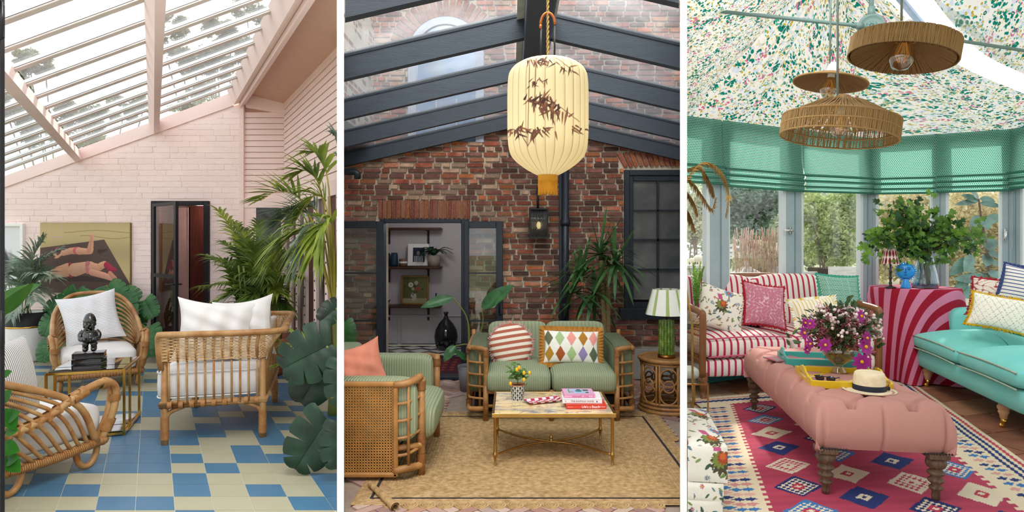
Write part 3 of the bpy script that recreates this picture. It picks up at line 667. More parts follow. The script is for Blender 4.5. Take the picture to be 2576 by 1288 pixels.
# doorway, double doors folded back, hall beyond
b = MB()
for a, c, z0, z1 in ((dl-.03, dl+.02, 0, dt), (dr-.03, dr+.05, 0, dt+.0), (dl+.02, dr-.03, dt-.04, dt+.0)): b.box(((a+c)/2, YB-.03, (z0+z1)/2), (c-a, .12, z1-z0), .005)
b.box((x2(1066), YB-.02, .02), (dr-dl, .16, .04), .006)
dd2 = struct(b, 'door_3', NAVY)
for a, c, gl, gr in ((1168, 1265, 1180, 1248), (866, 966, 860, 948)):
    Zd = 6.9; q = MB(); zt = z2(557, Zd)
    for u, v, z0, z1 in ((a, gl, 0, zt), (gr, c, 0, zt), (gl, gr, z2(574, Zd), zt), (gl, gr, 0, .16)): q.box(((x2(u, Zd)+x2(v, Zd))/2, Zd, (z0+z1)/2), (abs(x2(v, Zd)-x2(u, Zd)), .05, z1-z0), .004)
    for py in (687, 807): q.box(((x2(gl, Zd)+x2(gr, Zd))/2, Zd, z2(py, Zd)), (x2(gr, Zd)-x2(gl, Zd), .03, .016))
    lf = build(q, 'door_leaf', NAVY, dd2, 2)
    zs = [z2(574, Zd), z2(687, Zd), z2(807, Zd), .16]
    for k in range(3):
        q = MB(); q.box(((x2(gl, Zd)+x2(gr, Zd))/2, Zd, (zs[k]+zs[k+1])/2), (x2(gr, Zd)-x2(gl, Zd), .006, zs[k]-zs[k+1])); build(q, 'pane', glassmat('door glass', 'eef2f0', 1.6), lf, 2)
    if a > 1000: q = MB(); q.tube([W(1256, 745, 6.86), W(1256, 790, 6.86)], .008, 6); q.tube([W(1256, 790, 6.86), W(1262, 790, 6.86)], .008, 6); build(q, 'handle', BLACKM, lf)
HALLW = mat('grey white hall wall', 'c9c4c6', .8, var=.03); ZH = 9.3
b = MB(); b.box((-1.2, ZH+.05, 1.3), (2.4, .1, 2.6)); b.box((-2.1, 8.3, 1.3), (.1, 2.1, 2.6)); b.box((-.35, 8.3, 1.3), (.1, 2.1, 2.6)); b.box((-1.2, 8.3, 2.1), (1.8, 2.1, .1)); hw = struct(b, 'wall_hall', HALLW)
q = MB()
for a, c in ((962, 1000), (1010, 1163)): q.box(((x2(a, ZH)+x2(c, ZH))/2, ZH-.012, .22), (x2(c, ZH)-x2(a, ZH), .024, .4), .006)
q.box((x2(1066, ZH), ZH-.02, .43), (x2(1165, ZH)-x2(965, ZH), .04, .03), .008); build(q, 'wainscot', HALLW, hw)
b = MB(); b.box((-1.2, 8.15, -.015), (1.8, 2.3, .02)); hf = struct(b, 'floor_hall', mat('dark hall tile', '25282c', .35))
HT = bpy.data.meshes.new('hall_tile'); q = MB(); q.box((0, 0, 0), (.2, .2, .006)); HT.from_pydata(q.v, [], q.f); HT.materials.append(mat('white hall tile', 'd9d6d2', .35))
for i in range(-4, 4):
    for j in range(8): inst('tile', HT, hf, (-1.0+i*.283+(.1415 if j % 2 else 0), 7.2+j*.27, -.003), (1, 1, 1), (0, 0, pi/4))
hl = bpy.data.lights.new('hall_fill', 'POINT'); hl.energy = 9; hl.shadow_soft_size = .12; ho_ = bpy.data.objects.new('hall_fill', hl); COL.objects.link(ho_); ho_.location = (-.95, 8.2, 1.95)  # unseen lamp added to lift the brightness of the hall
# floor of the yard: herringbone pavers
b = MB(); b.ext([(-.95, 3.3, -.04), (.95, 3.3, -.04), (2.0, 7.1, -.04), (-2.0, 7.1, -.04)], (0, 0, .032)); fl2 = struct(b, 'floor', mat('sandy paver joint', '9c8a7c', .9, var=.15), 2)
PV = [mat('paver %s' % h, h, .8, var=.16, vs=14, bump=.4, bs=40, rnd=True) for h in ('b18f84', 'a37a6e', 'bca292', '94746b', 'b08470', 'a88f88')]; pm = [unitmesh('paver', m, .015, .06, i) for i, m in enumerate(PV)]
WP = .068; it = []; rr = random.Random(4); c4 = math.cos(pi/4)
for t in range(-60, 60):
    for k in range(-20, 20):
        for hv in (0, 1):
            if hv == 0: s_, t_ = t+6*k, t; cx, cy, L_, Wd = s_+1.5, t_+.5, 3, 1
            else: s_ = t+6*k; t_ = t-5; cx, cy, L_, Wd = s_+.5, t_+1.5, 1, 3
            x, y = cx*WP, cy*WP; X, Y = (x-y)*c4, (x+y)*c4+5.0
            if abs(X) > KP*Y-.11 or not 3.45 < Y < 6.95: continue
            if -.78 < X < 1.0 and 3.75 < Y < 5.4: continue
            if -.6 < X < .8 and 5.4 < Y < 6.2: continue
            it.append((V((X, Y, -.006)), (L_*WP-.006, Wd*WP-.006, .024), rr.randrange(6), pi/4))
it2 = []
for q in it: it2.append(q)
pieces(fl2, 'paver', it2, pm, 300, near=lambda q: q[0].y)
# ================================================================ ROOM 3: many sided garden room under a printed tent
PA, PC, PB = V((2.39, 6.92, 0)), V((4.475, 8.0, 0)), V((5.78, 7.34, 0)); dA = (PC-PA).normalized(); dB = (PB-PC).normalized(); dC = V((.17, -.985, 0)); ZS, ZT = .69, 2.80
def onl(px, P, d):
    k = (px-1288)/F; s = (k*P.y-P.x)/(d.x-k*d.y); return P+d*s
FR = mat('blue grey window frame', 'a3b5bd', .5, var=.04); FRW = mat('pale frame edge', 'dde6ea', .5, var=.02); TEAL = mat('teal painted brick', '2f7f84', .6, var=.1, bump=.3, bs=30, rnd=True)
PL = onl(1722, PA, dA); b = MB(); fac = [(PL, PC, dA), (PC, PB, dB), (PB, PB+dC*3.6, dC)]
for P, Q, d in fac:
    n = V((d.y, -d.x, 0)); b.ext([P-n*.02, Q-n*.02, Q-n*.16, P-n*.16], (0, 0, ZS-.03))
dw = struct(b, 'wall_dwarf', mat('teal mortar', '2a6d73', .8), 3)
tm = [unitmesh('teal_brick', TEAL, .02, .06, i) for i in range(3)]
bricks(dw, PL-V((dA.y, -dA.x, 0))*.02, dA, (PC-PL).length, 0, ZS-.06, .075, .23, .018, tm, lambda z: [], None, .008, 300, 6, .001)
b = MB()
for P, Q, d in fac:
    n = V((d.y, -d.x, 0)); b.ext([P+n*.06, Q+n*.06, Q-n*.18, P-n*.18], (0, 0, .03))
b.v = [(x, y, z+ZS-.03) for x, y, z in b.v]; struct(b, 'trim_1', FRW, 3)
GG = glassmat('window glass', 'ffffff', .7)
def post(par, a, c, P, d, m=FR, th=.07, z0=ZS, z1=ZT, off=.0, name='mullion'):
    n = V((d.y, -d.x, 0)); A, C = onl(a, P, d), onl(c, P, d); q = MB(); q.ext([A+n*(th/2+off), C+n*(th/2+off), C-n*(th/2-off), A-n*(th/2-off)], (0, 0, z1-z0)); q.v = [(x, y, z+z0) for x, y, z in q.v]; return build(q, name, m, par, 3)
for no, P, d, px0, px1, posts, edges, gls in ((5, PA, dA, 1700, 2183, ((1781, 1828), (1972, 2010), (2166, 2183)), ((1772, 1781), (1824, 1831), (1964, 1972), (2009, 2016), (2159, 2166)), ((1700, 1774), (1830, 1966), (2015, 2162))),
        (6, PC, dB, 2183, 2547, ((2183, 2203), (2346, 2378), (2520, 2548)), ((2202, 2210), (2340, 2347), (2378, 2386), (2513, 2520)), ((2207, 2343), (2384, 2516))),
        (7, PB, dC, 2549, 4300, ((2549, 2572), (2690, 2720), (2950, 2995), (3420, 3490), (4160, 4300)), ((2570, 2578),), ((2575, 2692), (2718, 2952), (2993, 3424), (3486, 4164)))):
    n = V((d.y, -d.x, 0)); A, C = onl(px0, P, d), onl(px1, P, d); q = MB()
    for z0, z1 in ((ZS, ZS+.07), (ZT-.1, ZT)): q.ext([A+n*.03+V((0, 0, z0)), C+n*.03+V((0, 0, z0)), C+n*.03+V((0, 0, z1)), A+n*.03+V((0, 0, z1))], n*-.06)
    ww = struct(q, 'window_%d' % no, FR, 3)
    for a, c in posts: m_ = post(ww, a, c, P, d); post(m_, a+(c-a)*.52, a+(c-a)*.60, P, d, mat('dark frame joint', '7d929c', .5), .078, name='joint')  # darker strip marks the joint in each mullion
    for a, c in edges: post(ww, a, c, P, d, FRW, .06, name='sash_edge')
    for a, c in gls:
        A, C = onl(a, P, d), onl(c, P, d); q = MB(); q.ext([A+V((0, 0, ZS)), C+V((0, 0, ZS)), C+V((0, 0, ZT)), A+V((0, 0, ZT))], n*-.006); build(q, 'pane', GG, ww, 3)
    if no in (5, 6):
        hx, hy, s = (1980, 580, -1) if no == 5 else (2527, 584, 1); c0 = onl(hx, P, d)+n*.045; Zq = c0.y; c0.z = H-(hy-HZ)*Zq/F; q = MB(); q.box(c0, (.028, .02, .09), .006, rz=math.degrees(math.atan2(d.y, d.x)))
        q.tube([c0, c0+n*.05], .012, 8); q.tube([c0+n*.05, c0+n*.055-d*(.16 if s < 0 else .02)-V((0, 0, .0 if s < 0 else .1))], .012, 8); build(q, 'handle', mat('chrome', 'e4e4e4', .15, 1), ww)
# tent ceiling of printed cotton
t = NT('ditsy floral cotton'); u, v = t.uv(); cx = t.n('CombineXYZ'); t.l(u, cx.inputs[0]); t.l(v, cx.inputs[1]); vec = cx.outputs[0]
nz = t.n('TexNoise'); nz.inputs['Scale'].default_value = 18; t.l(vec, nz.inputs['Vector']); wv = t.n('VectorMath', operation='MULTIPLY_ADD'); t.l(nz.outputs['Color'], wv.inputs[0]); wv.inputs[1].default_value = (.014, .014, 0); t.l(vec, wv.inputs[2]); vec = wv.outputs[0]
col = (.78, .77, .73)
def spots(sc_, off, thr, c1, keep, c2=None, th2=.0, sub=None):
    global col
    mp = t.n('Mapping'); t.l(vec, mp.inputs[0]); mp.inputs['Location'].default_value = (off, off*.7, 0); x = t.n('TexVoronoi'); x.inputs['Scale'].default_value = sc_; t.l(mp.outputs[0], x.inputs['Vector']); sx = t.n('SeparateColor'); t.l(x.outputs['Color'], sx.inputs[0])
    f = t.ma('MULTIPLY', t.ma('LESS_THAN', x.outputs['Distance'], thr), t.ma('LESS_THAN', sx.outputs[0], keep))
    if sub:
        y = t.n('TexVoronoi'); y.inputs['Scale'].default_value = sc_*sub; t.l(mp.outputs[0], y.inputs['Vector']); f = t.ma('MULTIPLY', f, t.ma('LESS_THAN', y.outputs['Distance'], .44))
    col = t.mix(f, col, lin(c1))
    if c2: col = t.mix(t.ma('MULTIPLY', f, t.ma('LESS_THAN', x.outputs['Distance'], th2)), col, lin(c2))
spots(20, .3, .44, 'c9d3e2', .6); spots(15, 1.1, .46, 'd9cd98', .7, None, 0, 3.0); spots(26, 2.3, .36, 'b5a032', .5, 'e6dcb6', .12); spots(7.5, 5.7, .46, 'c96d94', .42, None, 0, 4.0); spots(17, 9.1, .47, '3f9c88', .62, None, 0, 2.2); spots(6.6, 3.9, .48, '117a6c', .75, None, 0, 3.4); spots(16, 6.6, .30, '1f6a5c', .3, 'e9d9cf', .1); spots(30, 7.7, .2, '222f3a', .12)
FLOR = t.fin(col, .9, 0, .1, .3)
AP = W(2112, -130, 5.0); cl = MB(); cl.ext([AP+V((-.12, -.12, .05)), AP+V((.12, -.12, .05)), AP+V((.12, .12, .05)), AP+V((-.12, .12, .05))], (0, 0, .1)); tent = struct(cl, 'ceiling', FRW)
def panel(Lc, Rc, Ec, sag=.06, uvo=(0, 0), gath=0, nu=28, nv=24, name='tent_panel', uscale=1.0):
    Lp, Rp, Ep = cr(Lc, 8), cr(Rc, 8), cr(Ec, 8)
    def at(P, x): i = min(len(P)-2, int(x*(len(P)-1))); return P[i].lerp(P[i+1], x*(len(P)-1)-i)
    wid = (Ep[0]-Ep[-1]).length; hei = (Lp[0]-Lp[-1]).length
    def fn(uu, vv):
        p = at(Lp, vv).lerp(at(Rp, vv), uu); p = p+(at(Ep, uu)-Lp[-1].lerp(Rp[-1], uu))*vv*vv
        return p-V((0, 0, sag*math.sin(pi*vv)*math.sin(pi*uu)+gath*(1-vv)**1.5*abs(math.sin(uu*pi*5))))
    q = MB(); q.grid(fn, nu, nv); q.uv = [((uvo[0]+(a-.5)*wid*(.25+.75*c))*.95*uscale, (uvo[1]+c*hei)*.95*uscale) for a, c in q.uv]; return build(q, name, FLOR, tent, 3)
def eav(P, z=ZT-.02, n=None): return V((P.x, P.y, z))
E0, E1, E2 = eav(PL), eav(PC), eav(PB); S1 = eav(onl(1881, PA, dA))
panel([AP, AP.lerp(E0, .5), E0], [AP, AP.lerp(S1, .5)-V((0, 0, .05)), S1], [E0, S1], .05, (0, 0), .05)
panel([AP, AP.lerp(S1, .5)-V((0, 0, .05)), S1], [AP, AP.lerp(E1, .5)-V((0, 0, .08)), E1], [S1, E0.lerp(E1, .5)*0+S1.lerp(E1, .5), E1], .06, (3, .4), .06)
panel([AP, AP.lerp(E1, .5)-V((0, 0, .08)), E1], [AP, W(2330, 98, 5.6), W(2427, 172, 6.1), W(2576, 236, 6.6), W(2680, 290, 6.75)], [E1, eav(onl(2430, PC, dB)), E2, W(2680, 290, 6.75)], .03, (6, .2), .03)
EL = V((1.0, 5.0, 2.8)); EL2 = V((.2, 3.2, 2.8))
panel([AP, AP.lerp(EL2, .5), EL2], [AP, AP.lerp(E0, .5), E0], [EL2, EL, E0], .04, (9, .9), .05, 24, 24)
panel([AP+V((.25, -.2, 0)), W(2440, 108, 6.0), W(2576, 186, 6.2), W(2700, 240, 6.3)], [AP+V((.35, -1.0, .0)), W(2650, -90, 4.6), W(2900, -20, 4.8)], [W(2700, 240, 6.3), W(2820, 100, 5.6), W(2900, -20, 4.8)], .02, (12, .3), 0, 20, 20)
q = MB(); q.ext([W(2236, -20, 5.2), W(2256, -20, 5.2), W(2345, 86, 6.0), W(2330, 90, 6.0)], (0, 0, .03)); build(q, 'glazing_bar', mat('pale blue glazing bar', 'a9bfe2', .5), tent, 3)
q = MB(); q.ext([AP+V((0, 0, .1)), W(2420, 40, 5.4), W(2800, 240, 7.0), W(2680, 290, 7.0)], (0, 0, .006)); build(q, 'roof_pane', glassmat('roof glass', 'fdfeff', .55, .05), tent, 3)
# iron tie rod with a flower boss
GRN = mat('grey green iron', '6f8b87', .45, var=.04); b = MB(); z = 3.2
def rod(px, py): Zq = 1.7*F/(HZ-py); return V(((px-1288)*Zq/F, Zq, z))
ra, rb = rod(1700, 17), rod(2600, 131); bo = rod(2192, 68); b.tube([ra, bo, rb], .014, 10); b.tube([bo, bo+V((0, 0, .62))], .017, 10)
for e in (ra, rb): d_ = (e-bo).normalized(); b.tube([bo+d_*.09, bo+d_*.15], .024, 10)
b.tube([bo+V((0, 0, .08)), bo+V((0, 0, .16))], .026, 10); tr = thing('tie_rod', 'grey green iron tie rod with a round flower boss below the tent ceiling', 'tie rod', bo)
build(b, 'rod', GRN, tr, 3); q = MB(); fm = Mx.Translation(bo) @ Mx.Rotation(pi/2, 4, 'X') @ Mx.Rotation(rad(-25), 4, 'Y'); q.M = fm
q.lathe([(0, -.03), (.085, -.03), (.1, -.02), (.1, .02), (.085, .032), (.078, .024), (.05, .024), (0, .024)], n=28)
for k in range(8): a = 2*pi*k/8; q.ball((.027*math.cos(a), .027*math.sin(a), .03), .017, 8, sq=(1, 1, .5))
q.ball((0, 0, .034), .013, 8); build(q, 'boss', GRN, tr)
# house end behind the viewer, unseen, added to cut light from the front
b = MB(); b.box((4.3, -.35, 1.5), (6.0, .1, 3.0)); struct(b, 'wall_light_block', mat('pale light block', 'd9dcd4', .8))
b = MB(); b.box((4.2, 1.35, 3.05), (6.2, 3.5, .1)); struct(b, 'ceiling_light_block', mat('pale light block', 'd9dcd4', .8))
# terracotta floor slabs
b = MB(); b.ext([(.93, 3.3, -.04), (6.3, 3.3, -.04), (6.3, 8.3, -.04), (2.24, 8.3, -.04)], (0, 0, .03)); f3 = struct(b, 'floor', mat('sandy slab joint', 'b9a486', .9), 3)
TC = [mat('terracotta slab %s' % h, h, .5, var=.2, vs=4, bump=.15, bs=14, rnd=True) for h in ('9a6a52', '8a5b47', 'a5765c', '935f4a')]; tm3 = [unitmesh('slab', m, .004, .03, i) for i, m in enumerate(TC)]; it = []; rr = random.Random(2)
a0 = rad(18); ex, ey = V((math.cos(a0), math.sin(a0), 0)), V((-math.sin(a0), math.cos(a0), 0))
for i in range(-14, 14):
    for j in range(-14, 12):
        c = V((3.6, 5.6, -.006))+ex*(.53*i+(.26 if j % 2 else 0))+ey*.42*j
        if c.x < KP*c.y+.33 or c.x > 6.1 or not 3.4 < c.y < 8.0: continue
        it.append((c, (.515, .405, .024), rr.randrange(4), a0))
pieces(f3, 'slab', it, tm3, 300)
# ================================================================ ROOM 1 OBJECTS
LINEN = mat('white linen', 'dcdad7', .85, var=.02, bump=.2, bs=90); 
def wrap(mb, c, d, L, r, n=9):
    d = V(d).normalized(); c = V(c)
    m = 2*n+1; mb.tube([c+d*(L*(k/(m-1)-.5)) for k in range(m)], [r*(1 if k % 2 else .93) for k in range(m)], 8, caps=False)
def fan_chair(label, loc, yaw, clip=1):
    M = frame(loc, yaw); t = thing('rattan_armchair', label, 'armchair', loc, 'rattan hoop armchairs with white seats')
    b = MB(M); base = cr([(-.30, .36, .17), (.30, .36, .17), (.345, .30, .165), (.35, 0, .15), (.33, -.30, .16), (.25, -.40, .17), (-.25, -.40, .17), (-.33, -.30, .16), (-.35, 0, .15), (-.345, .30, .165)], 5, True); b.tube(base, .024, 8, True); build(b, 'base_frame', RATTAN, t, clip)
    b = MB(M)
    for i in range(0, len(base), 1):
        p, q = base[i], base[(i+1) % len(base)]
        for k in range(5): c = p.lerp(q, (k+.5)/5); d = (q-p)/5; b.tube([c-d*.4, c+d*.4], .034, 8, caps=False)
    build(b, 'binding', RATTAN_W, t, clip, kind='stuff')
    for k in range(11):                                   # nested hoops: each runs from one side of the base over the back to the other
        f = k/10; y0 = .30-.60*f; zt = .93-.52*f; yb = -.66+.16*f; xs = .36
        side = [(xs, y0, .17), (xs+.035, y0-.15-.05*(1-f), .17+(zt-.17)*.42), (xs+.0-.03*f, yb+.22+.05*f, .17+(zt-.17)*.76), (xs*.62, yb+.04, .17+(zt-.17)*.96), (0, yb, zt)]
        P = cr(side+[(-x, y, z) for x, y, z in side[-2::-1]], 6); b = MB(M); b.tube(P, .022 if k == 0 else .0125, 8); build(b, 'hoop', RATTAN, t, clip)
    for s in (-1, 1):
        b = MB(M); A = cr([(s*.30, -.50, .40), (s*.385, -.28, .39), (s*.40, -.08, .43), (s*.41, .14, .535), (s*.41, .30, .575), (s*.40, .40, .52), (s*.385, .40, .36), (s*.345, .345, .17)], 7)
        b.tube(A, .024, 8); b.tube([p+V((-s*.03, -.018 if i > len(A)*.5 else 0, -.03 if i < len(A)*.6 else -.005)) for i, p in enumerate(A)][len(A)//3:], .019, 8); ar = build(b, 'arm', RATTAN, t, clip)
        b = MB(M)
        for f, L in ((.45, .10), (.62, .05), (.80, .05), (.94, .09)): i = int(f*(len(A)-2)); wrap(b, A[i]+V((-s*.012, 0, -.012)), A[i+1]-A[i], L, .040, 8)
        for i in range(4, 22, 2): b.tube([A[i]+V((0, 0, .026)), A[i+1]+V((0, 0, -.026))], .027, 6, caps=False)
        build(b, 'binding', RATTAN_W, ar, clip, kind='stuff')
        for y in (.25, -.24):
            b = MB(M); b.tube([(s*.33, y-.075*math.cos(a), .14-.118*math.sin(a)) for a in [pi*k/12 for k in range(13)]], .02, 8); build(b, 'foot_loop', RATTAN, t, clip)
    b = MB(M); b.soft((0, .03, .30), (.64, .74, .22), .32, .22, 40, 14, crown=.03); cu = build(b, 'seat_cushion', LINEN, t, clip)
    return t, M
chA, MA = fan_chair('round rattan armchair facing us, with a white ribbed back cushion, behind the brass glass table', (-4.36, 6.70, 0), 143)
chB, MB_ = fan_chair('round rattan armchair in the near left corner, seen from its slatted side', (-3.20, 4.06, 0), 17)
RIB = stripemat('ribbed white cloth', [(0, 'f0eff0'), (.55, 'f0eff0'), (.6, 'b9bcc6'), (.9, 'f0eff0')], 34, 1)
b = MB(MA); b.pillow(.55, .57, .17, Mx.Translation((.05, -.20, .69)) @ Mx.Rotation(rad(10), 4, 'Y') @ Mx.Rotation(pi, 4, 'Z') @ Mx.Rotation(rad(-24), 4, 'X'), 22, pinch=.12, wr=.01)
build(b, 'cushion', RIB, loc=MA @ V((0, -.15, .45)), label='square white cushion with fine grey ribs on the back rattan armchair', cat='cushion', group=None)
TICK = stripemat('ticking stripe', [(0, 'e9e6e2'), (.52, '3c4250'), (.78, 'e9e6e2'), (.86, '3c4250'), (.93, 'e9e6e2')], 32, 0)
b = MB(MB_); b.pillow(.56, .50, .16, Mx.Translation((.20, -.16, .66)) @ Mx.Rotation(rad(-62), 4, 'Z') @ Mx.Rotation(pi, 4, 'Z') @ Mx.Rotation(rad(-10), 4, 'X'), 22, pinch=.09)
tk = build(b, 'cushion', TICK, None, 1, loc=MB_ @ V((.1, -.33, .42)), label='dark and white ticking striped cushion with dotted piping on the near rattan armchair', cat='cushion')
# brass and glass table
loc = G(216, 1104); yw = -20; MT = frame(loc, yw); hw, dp, hh = .255, .56, .52
t = thing('side_table', 'brass framed glass table with mirrored base shelf, carrying the black gnome', 'table', loc)
b = MB(MT); s = .017
for x in (-hw, hw):
    for y in (0, .2, dp): b.box((x, y, hh/2), (s, s, hh))
    b.box((x, dp/2, hh-.011), (s, dp, s)); b.box((x, dp/2, .02), (s, dp, s))
for y in (0, .2, dp): b.box((0, y, hh-.011), (hw*2, s, s)); b.box((0, y, .02), (hw*2, s, s))
build(b, 'frame', mat('polished brass', 'c9a14e', .2, 1, var=.1), t)
for y0, y1 in ((.015, .19), (.21, dp-.015)):
    b = MB(MT); b.box((0, (y0+y1)/2, hh-.002), (hw*2-.02, y1-y0, .008)); build(b, 'glass_top', glassmat('grey table glass', 'd5d3d4', 3.2), t)
    b = MB(MT); b.box((0, (y0+y1)/2, .036), (hw*2-.02, y1-y0, .008)); build(b, 'mirror_shelf', mat('mirror', 'e6e8ea', .04, 1, var=0), t)
# two black books and the gnome
GLOSS = mat('gloss black', '050506', .08, var=0, spec=.7, coat=.6)
top = MT @ V((-.055, .33, hh+.003))
for k, (dz, ro, L) in enumerate(((0, 4, .21), (.048, -6, .22))):
    b = MB(frame(top+V((0, 0, dz)), yw+ro)); b.box((0, 0, .004), (L, .15, .007), .002); b.box((0, 0, .040), (L, .15, .007), .002); b.box((-L/2+.004, 0, .022), (.008, .15, .04), .002); b.box((.004, 0, .022), (L-.014, .14, .032))
    build(b, 'book', GLOSS, loc=top+V((0, 0, dz)), label=('black lacquered book lying directly on the glass table' if k == 0 else 'upper black book right under the feet of the gnome'), cat='book', group='black books under the gnome')
gp = top+V((0, 0, .095)); GM = frame(gp, 180-28+0) @ Mx.Diagonal((.60, .66, .74, 1)); t = thing('garden_gnome', 'glossy black bearded gnome statuette standing on two black books', 'statuette', gp)
b = MB(GM)
for x in (-.048, .048):
    b.ball((x, .022, .028), .042, 12, sq=(.85, 1.35, .72)); b.tube([(x, 0, .02), (x, -.004, .08), (x*.95, -.004, .115)], [.038, .036, .040], 12); b.lathe([(.041, 0), (.046, .008), (.041, .016)], (x, -.002, .075), 14)
build(b, 'boots', GLOSS, t)
b = MB(GM); b.lathe([(.0, .085), (.075, .10), (.098, .14), (.092, .19), (.075, .225), (.05, .245), (0, .25)], (0, 0, 0), 20)
b.lathe([(.086, .150), (.104, .152), (.104, .168), (.086, .17)], (0, 0, 0), 20)
for s_ in (-1, 1):
    b.tube(cr([(s_*.07, 0, .225), (s_*.105, .005, .185), (s_*.10, .045, .145), (s_*.06, .085, .14)], 4), [.03, .032, .027, .024], 10)
    b.ball((s_*.052, .09, .14), .026, 10)
    for k in range(4): b.tube([(s_*(.044+.012*k), .105, .148), (s_*(.044+.012*k), .114, .136), (s_*(.044+.012*k), .106, .124)], .0065, 5)
build(b, 'body', GLOSS, t)
b = MB(GM); b.ball((0, .005, .30), .068, 16, sq=(1, .95, 1.05)); b.ball((0, .073, .30), .018, 8); 
for s_ in (-1, 1): b.ball((s_*.026, .062, .318), .010, 8); b.ball((s_*.035, .06, .293), .02, 8); b.ball((s_*.068, 0, .30), .016, 8, sq=(.6, 1, 1.2))
build(b, 'head', GLOSS, t)
b = MB(GM); b.lathe([(.074, .32), (.079, .33), (.075, .345), (.066, .375), (.046, .405), (.02, .42), (0, .424)], (0, 0, 0), 18); build(b, 'cap', GLOSS, t)
b = MB(GM); rr = random.Random(3)
for k in range(60):
    a = rr.uniform(-1.35, 1.35); q = rr.random(); b.ball((math.sin(a)*(.07-.03*q), math.cos(a)*(.065+.022*(1-q)), .285-.105*q), .015, 6)
build(b, 'beard', GLOSS, t)
# wicker settee seen from its arm end
loc = G(405, 1121); MS = frame(loc, -16); SW_, SB = .72, 1.15
t = thing('wicker_settee', 'rattan settee with woven wicker back, white seat pad, seen from its arm end', 'settee', loc)
for x, y in ((.02, .02), (SW_-.02, .02), (.02, SB-.02), (SW_-.02, SB-.02)):
    b = MB(MS); b.tube([(x, y, 0), (x, y, .25), (x, y, .82 if x < .1 or 1 else .6)], [.026, .026, .02], 10); l = build(b, 'leg', RATTAN, t); b = MB(MS); wrap(b, (x, y, .12), (0, 0, 1), .17, .031, 16); b.box((x, y, .006), (.04, .04, .012), .004); build(b, 'binding', RATTAN_W, l, kind='stuff')
for y in (.02, SB-.02):
    for x, s_ in ((.02, 1), (SW_-.02, -1)):
        b = MB(MS); b.tube(cr([(x, y, .17), (x+s_*.035, y, .235), (x+s_*.13, y, .275)], 5), .016, 8); build(b, 'corner_brace', RATTAN, t)
b = MB(MS)
for zz, rr_ in ((.30, .022), (.285, .018)): b.tube([(0, 0, zz), (SW_, 0, zz), (SW_, SB, zz), (0, SB, zz)], rr_, 8, True)
build(b, 'seat_rail', RATTAN, t); b = MB(MS)
for k in range(9): wrap(b, (.06+.075*k, 0, .295), (1, 0, 0), .03, .031, 4)
build(b, 'binding', RATTAN_W, t, kind='stuff')
flare = lambda z: .13*max(0, (z-.55)/.28)**2
def rim(z, n=14):
    f = flare(z); P = [(-.0, -.02-f*.3, z), (SW_*.5, -.02-f*.55, z), (SW_*.9+f*.3, -.02-f*.6, z), (SW_+f*1.0, .02-f*.4, z), (SW_+f*1.15, .14, z), (SW_+f*1.1, SB*.5, z), (SW_+f*1.15, SB-.14, z), (SW_+f, SB-.02+f*.4, z), (SW_*.9+f*.3, SB+.02+f*.6, z), (SW_*.5, SB+.02+f*.5, z), (0, SB+.02+f*.3, z)]
    return cr(P, n)
b = MB(MS); tr_ = rim(.825); b.tube([V((0, 0, .56)), V((-.01, -.02, .70)), V((-.012, -.03, .80))]+tr_+[V((-.012, SB+.03, .80)), V((-.01, SB+.02, .70)), V((0, SB, .56))], .023, 10); build(b, 'top_rail', RATTAN, t)
WICK = mat('wicker strand', 'cfa878', .55, var=.3, vs=30); b = MB(MS)
for k in range(17):
    P = rim(.625+.0115*k, 10); b.tube([p+V((0, 0, .0028*math.sin(i*2.4+k*pi))) for i, p in enumerate(P)], .0048, 4, caps=False)
build(b, 'wicker_band', WICK, t, kind='stuff')
for k in range(11):
    x = .055+.061*k; f = x/SW_; b = MB(MS); b.tube([(x, -.005, .29), (x, -.01+.01*math.sin(k*2), .45), (x, -.015, .62)], .0085, 6); b.tube([(x, -.015, .62), (x, -.02-flare(.72)*.5*f-.004, .72), (x+.02*f, -.03-flare(.81)*.55*f, .815)], .0135, 6); build(b, 'spindle', RATTAN, t)
for k in range(14):
    y = .09+.075*k; b = MB(MS); b.tube([(SW_, y, .29), (SW_+.005, y, .55), (SW_+flare(.72), y, .72), (SW_+flare(.81)*1.1, y, .815)], .010, 6); build(b, 'spindle', RATTAN, t)
for k in range(9): x = .08+.07*k; b = MB(MS); b.tube([(x, SB, .29), (x, SB+.01, .6), (x, SB+.03, .815)], .009, 6); build(b, 'spindle', RATTAN, t)
b = MB(MS); b.soft((.315, SB/2, .43), (.74, 1.09, .23), .3, .16, 44, 14, crown=.03)
for z in (.525, .34): 
    P = [V((.315+.372*math.copysign(abs(math.cos(a))**.2, math.cos(a)), SB/2+.548*math.copysign(abs(math.sin(a))**.2, math.sin(a)), z)) for a in [2*pi*k/64 for k in range(64)]]; b.tube(P, .006, 6, True)
build(b, 'seat_cushion', LINEN, t)
for k, (x, y, z, w_, h_, ry, rz, lb) in enumerate(((.33, .27, .80, .60, .50, 6, 8, 'large white linen pillow propped on the wicker settee, the nearer left one'), (.52, .40, .80, .52, .50, -8, -18, 'crumpled white linen pillow with tucked corner, right on the wicker settee'), (.52, .85, .66, .44, .40, 5, 14, 'white pillow lying low on the settee seat, seen between the spindles'))):
    b = MB(MS); b.pillow(w_, h_, .22, Mx.Translation((x, y, z)) @ Mx.Rotation(rad(rz), 4, 'Z') @ Mx.Rotation(rad(ry), 4, 'Y') @ Mx.Rotation(rad(-10), 4, 'X'), 24, pinch=.16, wr=.022); build(b, 'pillow', LINEN, loc=MS @ V((x, y, z-h_/2)), label=lb, cat='pillow', group='white pillows on the settee')
